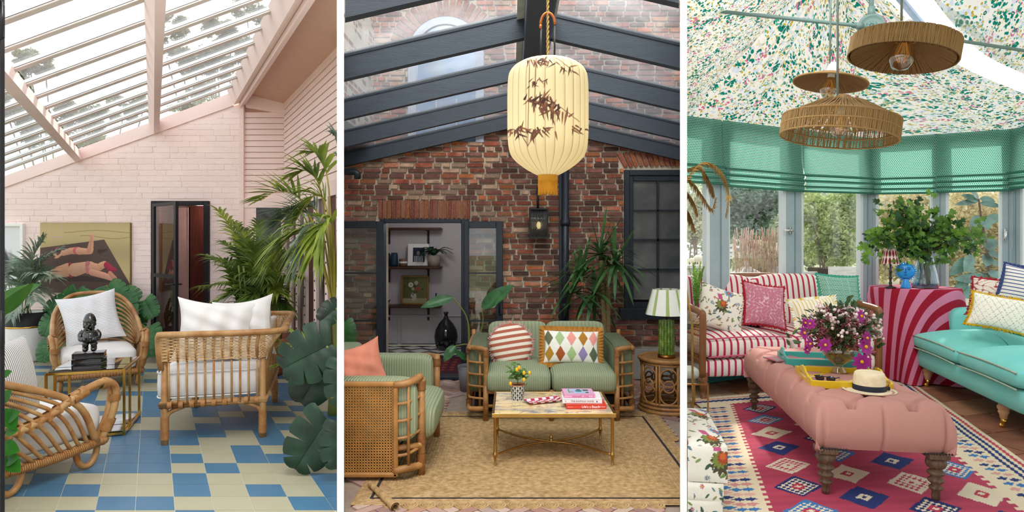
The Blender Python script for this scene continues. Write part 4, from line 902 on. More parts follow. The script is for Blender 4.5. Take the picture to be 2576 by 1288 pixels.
# painting of two sunbathers, flat on canvas
x0, x1_, zt, zb = xw(106), xw(332), 1.5+50*ZW/F, 1.5-126*ZW/F
def paintcol(u, v):
    X, Y = u*226, (1-v)*175; c = np.tile(np.array(lin('bfab7c')), (len(u), 1)); c *= (1+.12*np.sin(Y/16))[:, None]
    def put(m, h): c[m] = np.array(lin(h))
    put((Y > 50+(196-X)*0-(X-100)*.13) & (Y > 34) & (X < 158+(Y-36)*.58) & (Y > 60-(X)*.16), '5d4a43')
    put((np.abs(Y-22-3*np.sin(X/30)) < .6) & (X > 60), '8a7745'); put((np.abs(Y-36-4*np.sin(X/24)) < .6) & (X > 100), '8a7745'); put((np.abs(X-26) < 1) & (Y < 36), 'cdaea6'); put((np.abs(X-54) < 1) & (Y < 16), 'cdaea6'); put((np.abs(Y-36) < 1) & (X > 26) & (X < 60), 'cdaea6')
    def limb(pts, h, sh=1):
        for (ax, ay, ar), (bx, by, br) in zip(pts, pts[1:]):
            dx, dy = bx-ax, by-ay; t_ = np.clip(((X-ax)*dx+(Y-ay)*dy)/(dx*dx+dy*dy+1e-6), 0, 1); r = ar+(br-ar)*t_; d = np.hypot(X-ax-t_*dx, Y-ay-t_*dy); m = d < r; k = 1-.22*np.clip((Y-(ay+t_*dy))/r, -1, 1)[:, None]*sh; c[m] = (np.array(lin(h))*k)[m]
    limb([(150, 72, 6), (168, 68, 2)], '463832', 0); limb([(40, 143, 5), (110, 140, 7), (180, 147, 4)], '4a3b35', 0)
    sk, pk = 'd9a183', 'd36a70'
    limb([(40, 82, 3), (32, 76, 2.5), (30, 73, 2)], sk); limb([(58, 76, 7), (76, 71, 8), (92, 70, 9)], sk); limb([(92, 70, 9.5), (96, 70, 9.5)], pk); limb([(98, 71, 9), (126, 72, 7), (130, 66, 5)], sk); limb([(129, 70, 5), (131, 44, 4), (133, 30, 3)], sk); limb([(122, 70, 5), (128, 46, 4), (129, 33, 3)], 'cf9478'); limb([(42, 69, 7)]*2, '8c2c44'); limb([(52, 80, 3), (44, 86, 3), (38, 88, 2)], sk)
    limb([(24, 132, 10), (46, 124, 14), (70, 118, 17)], 'd8a384'); limb([(76, 104, 5), (82, 124, 8), (78, 133, 5)], 'a53f52'); limb([(88, 118, 17), (112, 112, 14), (126, 112, 15)], 'dba98b'); limb([(120, 102, 6), (122, 116, 8), (120, 124, 5)], 'c97b7a'); limb([(134, 112, 12), (150, 112, 8)], sk); limb([(154, 108, 9), (162, 104, 8)], sk); limb([(168, 106, 8), (178, 116, 8), (188, 118, 5)], 'a8314f'); limb([(130, 124, 8), (160, 132, 8), (188, 142, 6)], 'd99e86'); limb([(188, 140, 6), (176, 126, 5)], 'cf9179')
    return c
b = MB(); b.box(((x0+x1_)/2, ZW-.02, (zt+zb)/2), (x1_-x0, .04, zt-zb), .004); pt = build(b, 'painting', mat('canvas edge', '8c7748', .8), loc=((x0+x1_)/2, ZW-.02, zb), label='unframed ochre and brown canvas of two reclining sunbathers on the pink wall', cat='painting')
b = MB(); b.grid(lambda u, v: (x0+.004+(x1_-x0-.008)*u, ZW-.042, zb+.004+(zt-zb-.008)*v), 380, 294, 0, paintcol, False, True); build(b, 'canvas_face', vcmat('oil paint', .6, .2, 120), pt)
# white framed print at the left edge
a_, c_ = xw(-60), xw(64); z_t, z_b = 1.5+48*ZW/F, 1.5-140*ZW/F
b = MB(); cx_ = (a_+c_)/2
for p, d_ in (((cx_, ZW-.025, z_t-.02), (c_-a_, .05, .04)), ((cx_, ZW-.025, z_b+.02), (c_-a_, .05, .04)), ((a_+.02, ZW-.025, (z_t+z_b)/2), (.04, .05, z_t-z_b-.08)), ((c_-.02, ZW-.025, (z_t+z_b)/2), (.04, .05, z_t-z_b-.08))): b.box(p, d_, .003)
fr_ = build(b, 'framed_print', WHITE, loc=(cx_, ZW-.02, z_b), label='white framed print with a dark blurred tuft, cut off by the left edge', cat='picture')
def hairc(u, v):
    d = np.hypot((u-.62)*1.3, v-.42)+.03*np.sin(40*u+9*v); m = np.clip((.27-d)/.1, 0, 1)[:, None]; return np.array(lin('e6e8ec'))*(1-m)+np.array(lin('4a4a50'))*m
b = MB(); b.grid(lambda u, v: (a_+.03+(c_-a_-.06)*u, ZW-.02, z_b+.03+(z_t-z_b-.06)*v), 60, 70, 0, hairc, False, True); build(b, 'print', vcmat('print paper', .5, 0), fr_)
# ---------------------------------------------------------------- plants of room 1
LK = mat('kentia leaf', '4f6f54', .5, var=.3, vs=3, col2='a9bba8', transl=.2); LM = mat('monstera leaf', '2c5a30', .38, var=.3, vs=7, spec=.4, transl=.15, col2='3f7a3c'); LMD = mat('dark monstera leaf', '14271a', .42, var=.3, vs=7, col2='213f29', spec=.3, transl=.03)
LP = mat('areca leaf', '5c7c28', .4, var=.3, vs=4, col2='a9b84a', transl=.3); LPD = mat('shaded areca leaf', '365522', .45, var=.3, vs=4, col2='6d8832', transl=.25); LPT = mat('dry leaf tip', '8a5a30', .7, var=.3); STEM = mat('palm stem', '6f7a3a', .6, var=.2); STEMY = mat('yellow palm stem', 'a79a3e', .6, var=.2); LB = mat('banana leaf', '5b8a35', .4, var=.25, vs=6, col2='3a6b2a', transl=.25, stretch=(1, 9, 1)); SOIL = mat('soil', '3b2a20', .95, var=.3, vs=30)  # lighter areca tone paints highlights; the shaded leaf is its darker copy
def pot(name, label, loc, prof, m, n=28, cat='plant pot', soil=True):
    t = thing(name, label, cat, loc); b = MB(Mx.Translation(V(loc))); b.lathe(prof, (0, 0, 0), n); build(b, 'shell', m, t)
    if soil: b = MB(Mx.Translation(V(loc))); r, z = prof[-1] if prof[-1][0] > .02 else prof[-2]; b.lathe([(0, prof[-1][1]), (prof[-1][0], prof[-1][1])], (0, 0, 0), n); build(b, 'soil', SOIL, t)
    return t
L1 = G(70, 908); r = .235; t = pot('plant_pot', 'tall white pot with a black rim band and gold line at left', L1, [(.15, 0), (.2, .03), (r, .40), (r, .56), (r, .62), (r-.02, .62), (r-.03, .56)], mat('white glazed pot', 'e9e8e6', .3, var=.02))
b = MB(Mx.Translation(L1)); b.lathe([(r+.003, .45), (r+.004, .62), (r-.01, .625)], n=28); build(b, 'rim_band', mat('black band', '1b1c1f', .5), t); b = MB(Mx.Translation(L1)); b.lathe([(r+.004, .435), (r+.006, .44), (r+.006, .45), (r+.003, .455)], n=28); build(b, 'gold_line', BRASS, t)
t = thing('kentia_palm', 'silvery kentia palm with drooping fingered fronds in the white pot', 'palm', L1+V((0, 0, .57)))
for k, (px, py, dz, n_, L_) in enumerate(((112, 600, .1, 30, .42), (150, 630, .25, 26, .4), (60, 660, .2, 26, .38), (20, 690, -.1, 26, .36), (135, 700, -.35, 24, .36), (90, 760, -.45, 22, .34), (30, 800, -.3, 16, .26), (150, 770, .2, 22, .32), (-10, 730, .3, 20, .34), (105, 690, -.5, 22, .34))):
    e = W(px, py, 8.0+dz); s0 = L1+V((R.uniform(-.06, .06), R.uniform(-.06, .06), .56)); m1 = s0.lerp(e, .5)+V((0, 0, .28)); b = MB(); frond(b, [s0, s0.lerp(m1, .5)+V((0, 0, .12)), m1, e], n_, L_, .03, .45, 55, 0, .007, seed=k, start=.35, mir=1); build(b, 'frond', [LK, STEM], t, 1)
def monst(name, label, base, leaves, m=LM, clip=1, z0=.4):
    t = thing(name, label, 'plant', base)
    for k, (px, py, Z, L_, an, ti) in enumerate(leaves):
        tip = W(px, py, Z); c = math.cos(rad(an)); s_ = math.sin(rad(an)); d = V((s_, -.35, c)); up = V((0, -1, .35+ti)); bs = tip-d.normalized()*L_*.45; b = MB(); monstera(b, bs, d, up, L_, 0, 6, k, .22, cut=.62)
        p0 = base+V((0, 0, z0)); b.tube(cr([p0, p0.lerp(bs, .5)+V((0, .05, .1)), bs], 5), [.012, .008], 6, mi=1); build(b, 'leaf', [m, STEM], t, clip)
    return t
L2 = G(140, 900); t = pot('plant_pot', 'crinkled gold pot half hidden behind the armchair', L2, [(.10, 0), (.13, .05), (.155, .30), (.15, .33), (.13, .3)], mat('gold foil pot', 'c6953c', .25, 1, var=.2, bump=.8, bs=14, bd=.03))
monst('monstera', 'large split leaved monstera in the gold pot under the painting', L2, [(226, 770, 7.8, .44, 176, .2), (170, 765, 8.0, .40, -150, .1), (190, 800, 7.7, .36, 200, .2), (140, 770, 8.1, .32, -120, 0), (262, 800, 8.1, .32, 130, 0), (118, 820, 7.7, .26, 190, 0), (128, 875, 7.6, .24, 180, 0), (112, 885, 7.6, .26, 185, 0), (150, 890, 7.5, .22, 170, 0), (196, 755, 8.2, .30, 150, .2)])
L3 = G(300, 890); t = pot('plant_pot', 'plain grey pot standing right of the armchair by the pink wall', L3, [(.105, 0), (.125, .02), (.13, .30), (.12, .30), (.115, .28)], mat('grey pot', '77757a', .6))
t = monst('monstera', 'young monstera tied to a bamboo cane in the grey pot', L3, [(290, 735, 8.3, .36, 120, .3), (325, 745, 8.3, .34, 100, .2), (310, 785, 8.1, .42, 165, 0), (325, 830, 8.0, .28, 180, 0), (375, 775, 8.2, .3, 140, 0), (350, 812, 8.3, .24, 175, 0), (372, 860, 7.9, .40, 165, 0), (268, 740, 8.3, .24, -100, .3)], z0=.3)
b = MB(); b.tube([L3+V((-.05, 0, .1)), W(292, 800, 8.4), W(268, 718, 8.4)], .012, 6); build(b, 'bamboo_cane', mat('bamboo', 'c39a58', .5, var=.2), t)
# banana leaf reaching in at the left and small climbing leaves by the jamb
t = thing('banana_plant', 'broad banana like leaf with a bright midrib reaching in at the left edge', 'plant', V((-4.7, 5.0, 0)))
b = MB(); P0 = W(-30, 790, 5.6); oval(b, P0, W(86, 708, 5.7)-P0, (0, -.8, .6), .46, .2, .15, fold=.25, nu=14); oval(b, W(-20, 800, 5.5), W(84, 722, 5.6)-W(-20, 800, 5.5), (.1, -.5, -.9), .42, .15, .1, fold=.1, nu=12); build(b, 'leaf', LB, t, 1); b = MB(); b.tube([V((-4.7, 5.0, 0)), V((-4.75, 5.3, .5)), P0], [.03, .012], 6); build(b, 'stem', STEM, t)
t = thing('climbing_plant', 'small round green leaves climbing beside the near black door jamb', 'plant', V((-3.05, 3.6, 0)))
for k, (px, py, an, L_) in enumerate(((22, 945, 60, .06), (30, 1028, 150, .13), (28, 1055, 60, .10), (28, 1085, 80, .08), (30, 1148, 130, .12), (24, 1160, 70, .10), (20, 1010, 40, .09), (16, 1120, 100, .12))):
    p = W(px-14, py, 3.55); b = MB(); oval(b, p, (math.sin(rad(an)), -.3, math.cos(rad(an))), (0, -1, .4), L_, L_*.75, .2, nu=6); b.tube([p, p+V((-.06, .05, -.06))], .004, 4); build(b, 'leaf', mat('bright leaf', '3f8a2e', .4, var=.25, transl=.3), t)
b = MB(); b.tube(cr([V((-3.05, 3.6, 0)), V((-2.93, 3.6, .4)), V((-2.95, 3.58, .9))], 5), .008, 5); build(b, 'stem', STEM, t)
# terracotta pots with the big areca palm
TERR = mat('terracotta', 'c98463', .75, var=.12, vs=4, col2='b96f4f')
LP0 = W(705, 880, 7.35); LP0.z = 0; LP0 = V((-2.84, 7.22, 0)); t = pot('plant_pot', 'very large terracotta pot holding the areca palm', LP0, [(.2, 0), (.24, .02), (.34, .34), (.36, .38), (.36, .43), (.33, .43), (.31, .36)], TERR)
LS = G(657, 920); t = pot('plant_pot', 'small terracotta pot standing on its saucer in front of the large one', LS, [(.09, .02), (.12, .05), (.128, .24), (.138, .245), (.138, .28), (.12, .28), (.115, .24)], TERR); b = MB(Mx.Translation(LS)); b.lathe([(0, 0), (.15, 0), (.18, .03), (.17, .03), (.14, .012), (0, .012)]); build(b, 'saucer', TERR, t)
t = thing('areca_palm', 'tall bushy areca palm with many fine fronds in the large terracotta pot', 'palm', LP0+V((0, 0, .36))); rr = random.Random(8)
for k, (px, py, Z, L_, n_) in enumerate(((550, 530, 7.9, .42, 30), (600, 600, 7.8, .4, 26), (520, 645, 7.4, .38, 30), (510, 720, 7.3, .36, 28), (560, 660, 7.0, .36, 26), (600, 690, 6.9, .36, 26), (540, 760, 7.1, .34, 26), (640, 620, 7.2, .4, 28), (690, 600, 7.4, .4, 28), (720, 640, 7.2, .4, 26), (660, 700, 6.8, .36, 26), (620, 760, 6.8, .32, 24), (700, 740, 6.9, .34, 24), (590, 560, 7.9, .36, 24), (650, 560, 7.7, .36, 24), (740, 700, 7.1, .36, 24), (580, 740, 7.0, .34, 24), (570, 800, 7.1, .28, 20), (640, 790, 7.0, .26, 18), (720, 780, 7.0, .3, 20), (670, 650, 7.6, .4, 26), (615, 650, 7.5, .4, 26), (560, 610, 7.6, .36, 24), (690, 680, 7.6, .4, 24))):
    e = W(px, py, Z); s0 = LP0+V((rr.uniform(-.15, .15), rr.uniform(-.15, .15), .38)); up_ = max(.15, .95-abs(e.z-1.2)*.3); m1 = s0.lerp(e, .55)+V((.05, 0, .30)); b = MB(); frond(b, [s0, s0.lerp(m1, .5)+V((0, 0, .1)), m1, e], n_+6, L_*1.05, .028, .5, 52, 0, .008, seed=k, start=.3, mir=1); build(b, 'frond', [LP if k % 3 == 0 else LPD, STEMY if k % 2 else STEM], t, 1)
b = MB()
for k in range(16): a = rr.uniform(0, 6.3); q = LP0+V((.2*math.cos(a), .2*math.sin(a), .36)); b.tube([q, q+V((.1*math.cos(a), .1*math.sin(a), .5+.4*rr.random()))], .011, 5)
build(b, 'stem', STEM, t, kind='stuff')
# palm fronds sweeping in on the right
RB = V((-1.55, 5.55, 0)); t = thing('palm', 'large palm whose long fronds sweep in from the right over the windows', 'palm', RB)
for k, (px, py, Z, L_, n_, wd, dr_) in enumerate(((690, 575, 5.6, .36, 24, .036, .3), (655, 505, 5.7, .4, 12, .04, .1), (780, 385, 5.8, .34, 18, .034, .3), (840, 340, 5.6, .3, 16, .03, .5), (690, 655, 5.3, .42, 26, .036, .5), (770, 520, 5.5, .42, 22, .036, .45), (760, 640, 5.3, .40, 24, .034, .6), (745, 440, 5.7, .36, 18, .034, .25), (800, 620, 5.2, .42, 22, .036, .7), (730, 560, 5.6, .36, 20, .03, .4))):
    s0 = RB+V((0, 0, .9)); e = W(px, py, Z); m1 = s0.lerp(e, .45)+V((.05, 0, .45)); b = MB(); frond(b, [s0, m1, m1.lerp(e, .55)+V((0, 0, .12)), e], n_, L_, wd, dr_, 42, 0, .010, seed=k+40, start=.4, mir=1, taper=.5); build(b, 'frond', [LP if k % 3 else LK, STEMY], t, 1)
b = MB(); b.tube(cr([RB, RB+V((.02, 0, .5)), RB+V((0, 0, .95))], 4), [.06, .03], 8); build(b, 'trunk', STEM, t, 1)
# the dark monstera in the near right corner of the room
MBs = V((-1.15, 4.28, 0)); t = thing('monstera', 'dark glossy monstera with huge split leaves in the near right corner', 'plant', MBs)
for k, (bx, by, tx, ty, Z, L_, wd, cu) in enumerate(((822, 870, 690, 935, 4.3, .42, 1.0, 5), (812, 915, 745, 1030, 4.45, .30, .9, 0), (815, 1065, 728, 1200, 4.15, .42, .85, 4), (846, 775, 795, 815, 4.6, .27, .9, 4), (862, 920, 850, 1040, 4.2, .30, .7, 4), (858, 1080, 842, 1200, 4.05, .34, .8, 4))):
    p, q = W(bx, by, Z), W(tx, ty, Z-.12); b = MB(); monstera(b, p-(q-p).normalized()*.03, q-p, (.25, -1, .35), (q-p).length*1.02, 0, cu or 4, k, .18, wd, .7 if cu else .0); b.tube(cr([MBs+V((0, 0, .1)), MBs.lerp(p, .6)+V((.06, .05, .05)), p], 5), [.014, .009], 6, mi=1); build(b, 'leaf', [LMD, STEM], t, 1)
t = thing('young_palm', 'small light green palm growing behind the dark monstera leaves', 'palm', V((-1.42, 5.05, 0)))
for k, (px, py) in enumerate(((700, 860), (730, 830), (800, 850), (830, 880), (845, 900), (780, 930), (835, 950), (690, 920))):
    s0 = V((-1.42, 5.05, .25)); e = W(px, py, 5.05); b = MB(); frond(b, [s0, s0.lerp(e, .6)+V((0, 0, .1)), e], 14, .16, .022, .5, 45, 0, .005, seed=k+60, start=.3, mir=1); build(b, 'frond', [mat('lime leaf', '9cad4a', .5, var=.25, transl=.3), STEMY], t, 1)
# gum trees beyond the glass roof
GUM = mat('gum leaf', '7d8562', .7, var=.3, vs=1.5, col2='a9a884', transl=.45); GT = mat('gum bark', '8a7a6c', .9, var=.2)
def gum(px, crowns, Z, lb, n=900, sz=.16):
    c = W(px, 600, Z); base = V((c.x, Z, -.05)); t = thing('gum_tree', lb, 'tree', base); b = MB(); pts = [W(x, y, Z) for x, y, _ in crowns]
    for p in pts: b.tube(cr([base, base.lerp(p, .5)+V((.4, .3, -.3)), p+V((0, 0, -.3))], 4), [.12, .02], 6)
    build(b, 'trunk', GT, t, 1)
    for k, (x, y, r_) in enumerate(crowns):
        q = r_*Z/F; b = MB(); rg = random.Random(k+int(px))
        for j in range(9): cloud(b, W(x, y, Z)+V((rg.uniform(-.75, .75)*q, rg.uniform(-.5, .5)*q, rg.uniform(-.6, .6)*q)), (q*rg.uniform(.25, .45), q*.4, q*rg.uniform(.24, .42)), int(n*(r_/50)**1.6/3.2), sz*.42, k*9+j+int(px), (0,), 0.1)
        build(b, 'foliage', GUM, t, 1, kind='stuff')
gum(60, [(75, 145, 42), (115, 165, 38), (40, 210, 50), (20, 270, 55), (60, 300, 50), (110, 330, 60)], 22, 'grey green gum tree seen through the left end of the glass roof')
gum(160, [(170, 290, 55), (240, 300, 50), (310, 275, 45), (360, 262, 30), (220, 330, 60)], 30, 'low distant gum tree behind the middle of the glass roof', 700, .2)
gum(470, [(440, 60, 45), (420, 120, 40), (545, 80, 40), (490, 150, 55), (580, 95, 55), (600, 130, 45), (540, 170, 45)], 20, 'loose crowned gum tree seen through the right bay of the glass roof', 800)
gum(620, [(620, 10, 40), (650, 40, 30), (520, 230, 40), (470, 255, 40)], 26, 'hanging gum branches at the top right of the glass roof', 600)
# ================================================================ ROOM 2 OBJECTS
def cordmat(name, c1, n, axis=0):
    if name in MATS: return MATS[name]
    t = NT(name); u, v = t.uv(); s = t.ma('SINE', t.ma('MULTIPLY', u if axis == 0 else v, n*2*pi)); f = t.rng(s, -1, 1)
    a = lin(c1); t.bump(f, .7, .006); MATS[name] = t.fin(t.mix(t.ma('MULTIPLY', f, t.rng(t.noise(5, 3), .3, .7, .75, 1)), tuple(x*.84 for x in a), tuple(min(1, x*1.08) for x in a)), .9, 0, .15); return MATS[name]
CORD = cordmat('sage corduroy', '9aa283', 34); CORDS = cordmat('sage corduroy narrow', '9aa283', 16); CORDV = cordmat('sage corduroy front', '9ca485', 30)
RB2 = mat('honey rattan', '9c6a38', .4, var=.3, vs=12, bump=.25, bs=40, col2='b5834c'); RBW = mat('honey rattan binding', '87562b', .5, var=.25, vs=50, bump=.5, bs=120)
JUTE = mat('jute braid', 'b08c5c', .95, var=.28, vs=30, bump=.8, bs=140, bd=.006, col2='c7a574'); JUTED = mat('black jute braid', '2a2724', .95, var=.2, bump=.8, bs=160)
# jute rug
rx0, rx1, ry0, ry1 = -.92, 1.22, 3.62, 5.56; t = thing('jute_rug', 'large natural jute rug with a black border line and scalloped edge under the coffee table', 'rug', ((rx0+rx1)/2, (ry0+ry1)/2, 0))
b = MB(); n_ = 44
for k in range(n_):                                       # concentric mitred braids
    a, c = k/n_, (k+1)/n_; hx, hy = (rx1-rx0)/2, (ry1-ry0)/2; m = min(hx, hy); cx_, cy_ = (rx0+rx1)/2, (ry0+ry1)/2; i0, i1 = m*a, m*c-.003
    o_ = [(cx_+sx*(hx-i0), cy_+sy*(hy-i0)) for sx, sy in ((-1, -1), (1, -1), (1, 1), (-1, 1))]; q_ = [(cx_+sx*max(.001, hx-i1), cy_+sy*max(.001, hy-i1)) for sx, sy in ((-1, -1), (1, -1), (1, 1), (-1, 1))]
    for e in range(4):
        f = (e+1) % 4; mi = 1 if k in (4,) else 0; mm = [((o_[e][i]+q_[e][i])/2) for i in (0, 1)]; mn = [((o_[f][i]+q_[f][i])/2) for i in (0, 1)]
        b.add([(*o_[e], .006), (*o_[f], .006), (*mn, .0095), (*mm, .0095), (*q_[f], .006), (*q_[e], .006)], [(0, 1, 2, 3), (3, 2, 4, 5)], True, mi)
b.add([(rx0, ry0, .005), (rx1, ry0, .005), (rx1, ry1, .005), (rx0, ry1, .005)], [(0, 1, 2, 3)], False)
build(b, 'braided_field', [JUTE, JUTED], t, 2, kind='stuff')
SCM = bpy.data.meshes.new('scallop'); q = MB(); 
for k in range(3): r_ = .052-.016*k; q.lathe([(r_, .002), (r_-.003, .011), (r_-.013, .011), (r_-.015, .006)], n=18)
SCM.from_pydata(q.v, [], q.f); SCM.materials.append(JUTE)
for P, Q in (((rx0+.24, ry0-.005), (rx1, ry0-.005)), ((rx1, ry0), (rx1, ry1)), ((rx1, ry1), (rx0, ry1))):
    L = math.hypot(Q[0]-P[0], Q[1]-P[1]); m = int(L/.098)
    for k in range(m+1):
        f = k/m; p = V((P[0]+(Q[0]-P[0])*f, P[1]+(Q[1]-P[1])*f, 0))
        if abs(p.x) < KP*p.y-.08: inst('scallop', SCM, t, p)
b = MB(); c0, c1 = G(930, 1228), G(994, 1288); 
for k in range(16): a = k/15*1.6*pi*1.6; 
sp_ = [(.023*(1-.5*k/24)*math.cos(k/24*3.6*pi), .023*(1-.5*k/24)*math.sin(k/24*3.6*pi)) for k in range(25)]; ax_ = (c1-c0).normalized(); sx_ = V((-ax_.y, ax_.x, 0)); b.grid(lambda u, v: c0.lerp(c1, u)+sx_*(sp_[int(v*24)][0]*(.7+.5*u))+V((0, 0, .026+sp_[int(v*24)][1]*(.7+.5*u))), 14, 24); build(b, 'curled_corner', JUTE, t, 2)
# sage sofa with rattan ladder arms
SX, SY = .33, 5.30; loc = V((SX, SY, 0)); MSo = frame(loc, 0); t = thing('rattan_sofa', 'sage green corduroy two seat sofa with rattan ladder arms against the brick wall', 'sofa', loc)
ho = .715
for s in (-1, 1):
    for k in range(2):
        b = MB(MSo); b.soft((s*.62, .52, .42), (.17, .86, .44), .35, .3, 30, 14); build(b, 'arm_cushion', CORDS, t)
    b = MB(MSo); xi, xo = s*.55, s*.70
    b.tube(cr([(xi, .03, .06), (xi, .03, .56), (xi+s*.02, .03, .605), (xo-s*.03, .09, .61), (xo, .16, .60), (xo, .9, .60)], 5), .021, 8); b.tube(cr([(xi, .03, .11), (xo-s*.05, .06, .10), (xo, .16, .10), (xo, .9, .10)], 5), .021, 8); b.tube([(xo, .18, .10), (xo, .18, .60)], .02, 8); b.tube([(xo, .86, .10), (xo, .86, .66)], .02, 8); b.tube([(s*.60, .07, .1), (s*.60, .07, .6)], .012, 6)
    ar = build(b, 'arm_frame', RB2, t)
    for k in range(4): b = MB(MSo); z = .19+.10*k; b.tube(cr([(xi, .03, z), (xo-s*.04, .075, z), (xo, .18, z), (xo, .86, z)], 4), .0105, 6); build(b, 'rung', RB2, ar)
    b = MB(MSo)
    for p, d in (((xi, .03, .57), (0, 0, 1)), ((xi, .03, .13), (0, 0, 1)), ((xo, .18, .57), (0, 0, 1)), ((xo, .18, .12), (0, 0, 1))): wrap(b, p, d, .06, .027, 5)
    build(b, 'binding', RBW, ar, kind='stuff')
    b = MB(MSo); b.tube([(xi, .03, 0), (xi, .03, .3)], .023, 8); build(b, 'leg', RB2, t); b = MB(MSo); b.tube([(xo-s*.02, .88, 0), (xo-s*.02, .88, .3)], .023, 8); build(b, 'leg', RB2, t)
b = MB(MSo); b.tube([(0, .03, 0), (0, .03, .24)], .02, 8); build(b, 'leg', RB2, t)
b = MB(MSo); b.tube([(-.55, .03, .25), (.55, .03, .25)], .02, 8); b.tube([(-.55, .03, .13), (.55, .03, .13)], .013, 8); b.tube([(-.7, .88, .25), (.7, .88, .25)], .02, 8); build(b, 'seat_rail', RB2, t)
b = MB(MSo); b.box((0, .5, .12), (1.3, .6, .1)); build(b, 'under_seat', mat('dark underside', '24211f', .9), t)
for s in (-1, 1):
    b = MB(MSo); b.soft((s*.275, .40, .335), (.55, .88, .20), .42, .16, 44, 16, crown=.02); build(b, 'seat_cushion', CORDV, t)
    b = MB(MSo); b.soft((s*.275, .86, .52), (.57, .22, .44), .30, .22, 36, 16, m=Mx.Rotation(rad(-8), 4, 'X')); build(b, 'back_cushion', CORDS, t)
# left cane armchair, turned to the right, cut by the partition
t = thing('cane_armchair', 'sage corduroy armchair with cane side panel and rattan front ladder, at the left', 'armchair', V((-.95, 4.45, 0)))
xf = -.585; ya, yb = 4.06, 4.90
b = MB(); cz0, cz1 = .055, .60; xp0, xp1 = -1.12, -.742; yp = 3.99; rr_ = .0026; pit = .0175
k = 0
for i in range(int((xp1-xp0)/pit)):
    x = xp0+i*pit
    for o_ in (0, .0045): b.box((x+o_, yp, (cz0+cz1)/2), (.0024, .0024, cz1-cz0))
for i in range(int((cz1-cz0)/pit)):
    z = cz0+i*pit
    for o_ in (0, .0045): b.box(((xp0+xp1)/2, yp+.002, z+o_), (xp1-xp0, .0024, .0024))
dg = math.sqrt(2)
for i in range(-36, 24):
    for s in (1, -1):
        x = xp0+i*pit+pit*.6; za, zb_ = cz0, cz1; xa, xb = (x, x+(zb_-za)) if s > 0 else (x+(zb_-za), x)
        def cl(x_, z_): return (x_, z_)
        f0, f1 = 0.0, 1.0
        for f in (0, 1):
            pass
        lo, hi = xp0, xp1; t0 = (lo-xa)/(xb-xa); t1 = (hi-xa)/(xb-xa); f0, f1 = max(0, min(t0, t1)), min(1, max(t0, t1))
        if f1-f0 > .02: b.tube([(xa+(xb-xa)*f0, yp-.002, za+(zb_-za)*f0), (xa+(xb-xa)*f1, yp-.002, za+(zb_-za)*f1)], .002, 4, caps=False)
build(b, 'cane_panel', mat('cane strand', 'c08a48', .5, var=.2), t, 2, kind='stuff')
b = MB(); b.box(((xp0+xp1)/2, yp+.08, .33), (xp1-xp0, .01, .5)); build(b, 'hole_shade_sheet', mat('cane hole shade', '21170f', .9), t, 2)  # dark sheet paints the shade seen through the cane holes
b = MB()
for z in (cz0-.012, cz1+.012): b.box(((xp0+xp1)/2-.02, yp, z), (xp1-xp0+.09, .032, .03), .008)
b.box((xp1+.012, yp, (cz0+cz1)/2), (.03, .032, cz1-cz0+.05), .008); build(b, 'panel_frame', mat('cane panel frame', 'a8763e', .45, var=.2), t, 2)
b = MB(); 
for z, r_ in ((.605, .024), (.07, .024)): b.tube(cr([(xp1, yp, z), (xp1+.08, yp+.01, z+.01), (xf, ya+.03, z+.035 if z > .3 else z)], 5), r_, 8)
b.tube([(xf, ya+.04, 0), (xf, ya+.04, .63)], .025, 10); b.tube([(xf+.005, yb, 0), (xf+.005, yb, .64)], .025, 10); b.tube([(xf-.01, ya, .2), (xf-.01, yb, .2)], .02, 8); b.tube([(xf-.01, ya, .62), (xf-.03, ya+.02, .62)], .02, 8)
b.tube(cr([(xf, yb, .62), (xf-.1, yb+.05, .62), (-1.3, yb+.06, .62)], 4), .022, 8)
b.tube([(xp1, yp+.02, .2), (xf, ya+.02, .2)], .02, 8); fr = build(b, 'rattan_frame', RB2, t, 2)
for k in range(4): b = MB(); z = .16+.108*k; b.tube(cr([(xp1, yp, z), (xp1+.08, yp+.012, z+.008), (xf, ya+.03, z+.03)], 4), .011, 6); build(b, 'rung', RB2, fr)
b = MB(); b.tube([(xp1+.09, yp+.012, .08), (xp1+.09, yp+.012, .61)], .010, 6); build(b, 'rung', RB2, fr)
b = MB()
for p in ((xf, ya+.04, .58), (xf, ya+.04, .24), (xf, ya+.04, .11), (xf+.005, yb, .58), (xf+.005, yb, .2)): wrap(b, p, (0, 0, 1), .06, .031, 6)
build(b, 'binding', RBW, fr, kind='stuff')
b = MB(); b.soft((-.93, ya+.045, .43), (.66, .19, .40), .35, .25, 36, 16); build(b, 'arm_cushion', CORD, t, 2); b = MB(); b.soft((-.92, yb-.04, .46), (.64, .18, .38), .3, .25, 36, 16); build(b, 'arm_cushion', CORD, t, 2)
b = MB(); b.soft((-.83, 4.48, .33), (.66, .72, .26), .5, .25, 44, 16, m=Mx.Rotation(rad(3), 4, 'Y')); build(b, 'seat_cushion', CORD, t, 2)
b = MB(); b.soft((-1.22, 4.48, .56), (.2, .75, .40), .3, .25, 30, 14); build(b, 'back_cushion', CORD, t, 2)
b = MB(); b.pillow(.36, .40, .14, Mx.Translation((-1.02, 4.28, .63)) @ Mx.Rotation(rad(22), 4, 'Z') @ Mx.Rotation(rad(-14), 4, 'Y') @ Mx.Rotation(rad(-20), 4, 'X'), 22, pinch=.16, wr=.012); build(b, 'cushion', mat('salmon velvet', 'd08168', .75, var=.18, vs=6, bump=.1), None, 2, loc=(-.93, 4.28, .42), label='plain salmon velvet cushion on the cane armchair', cat='cushion')
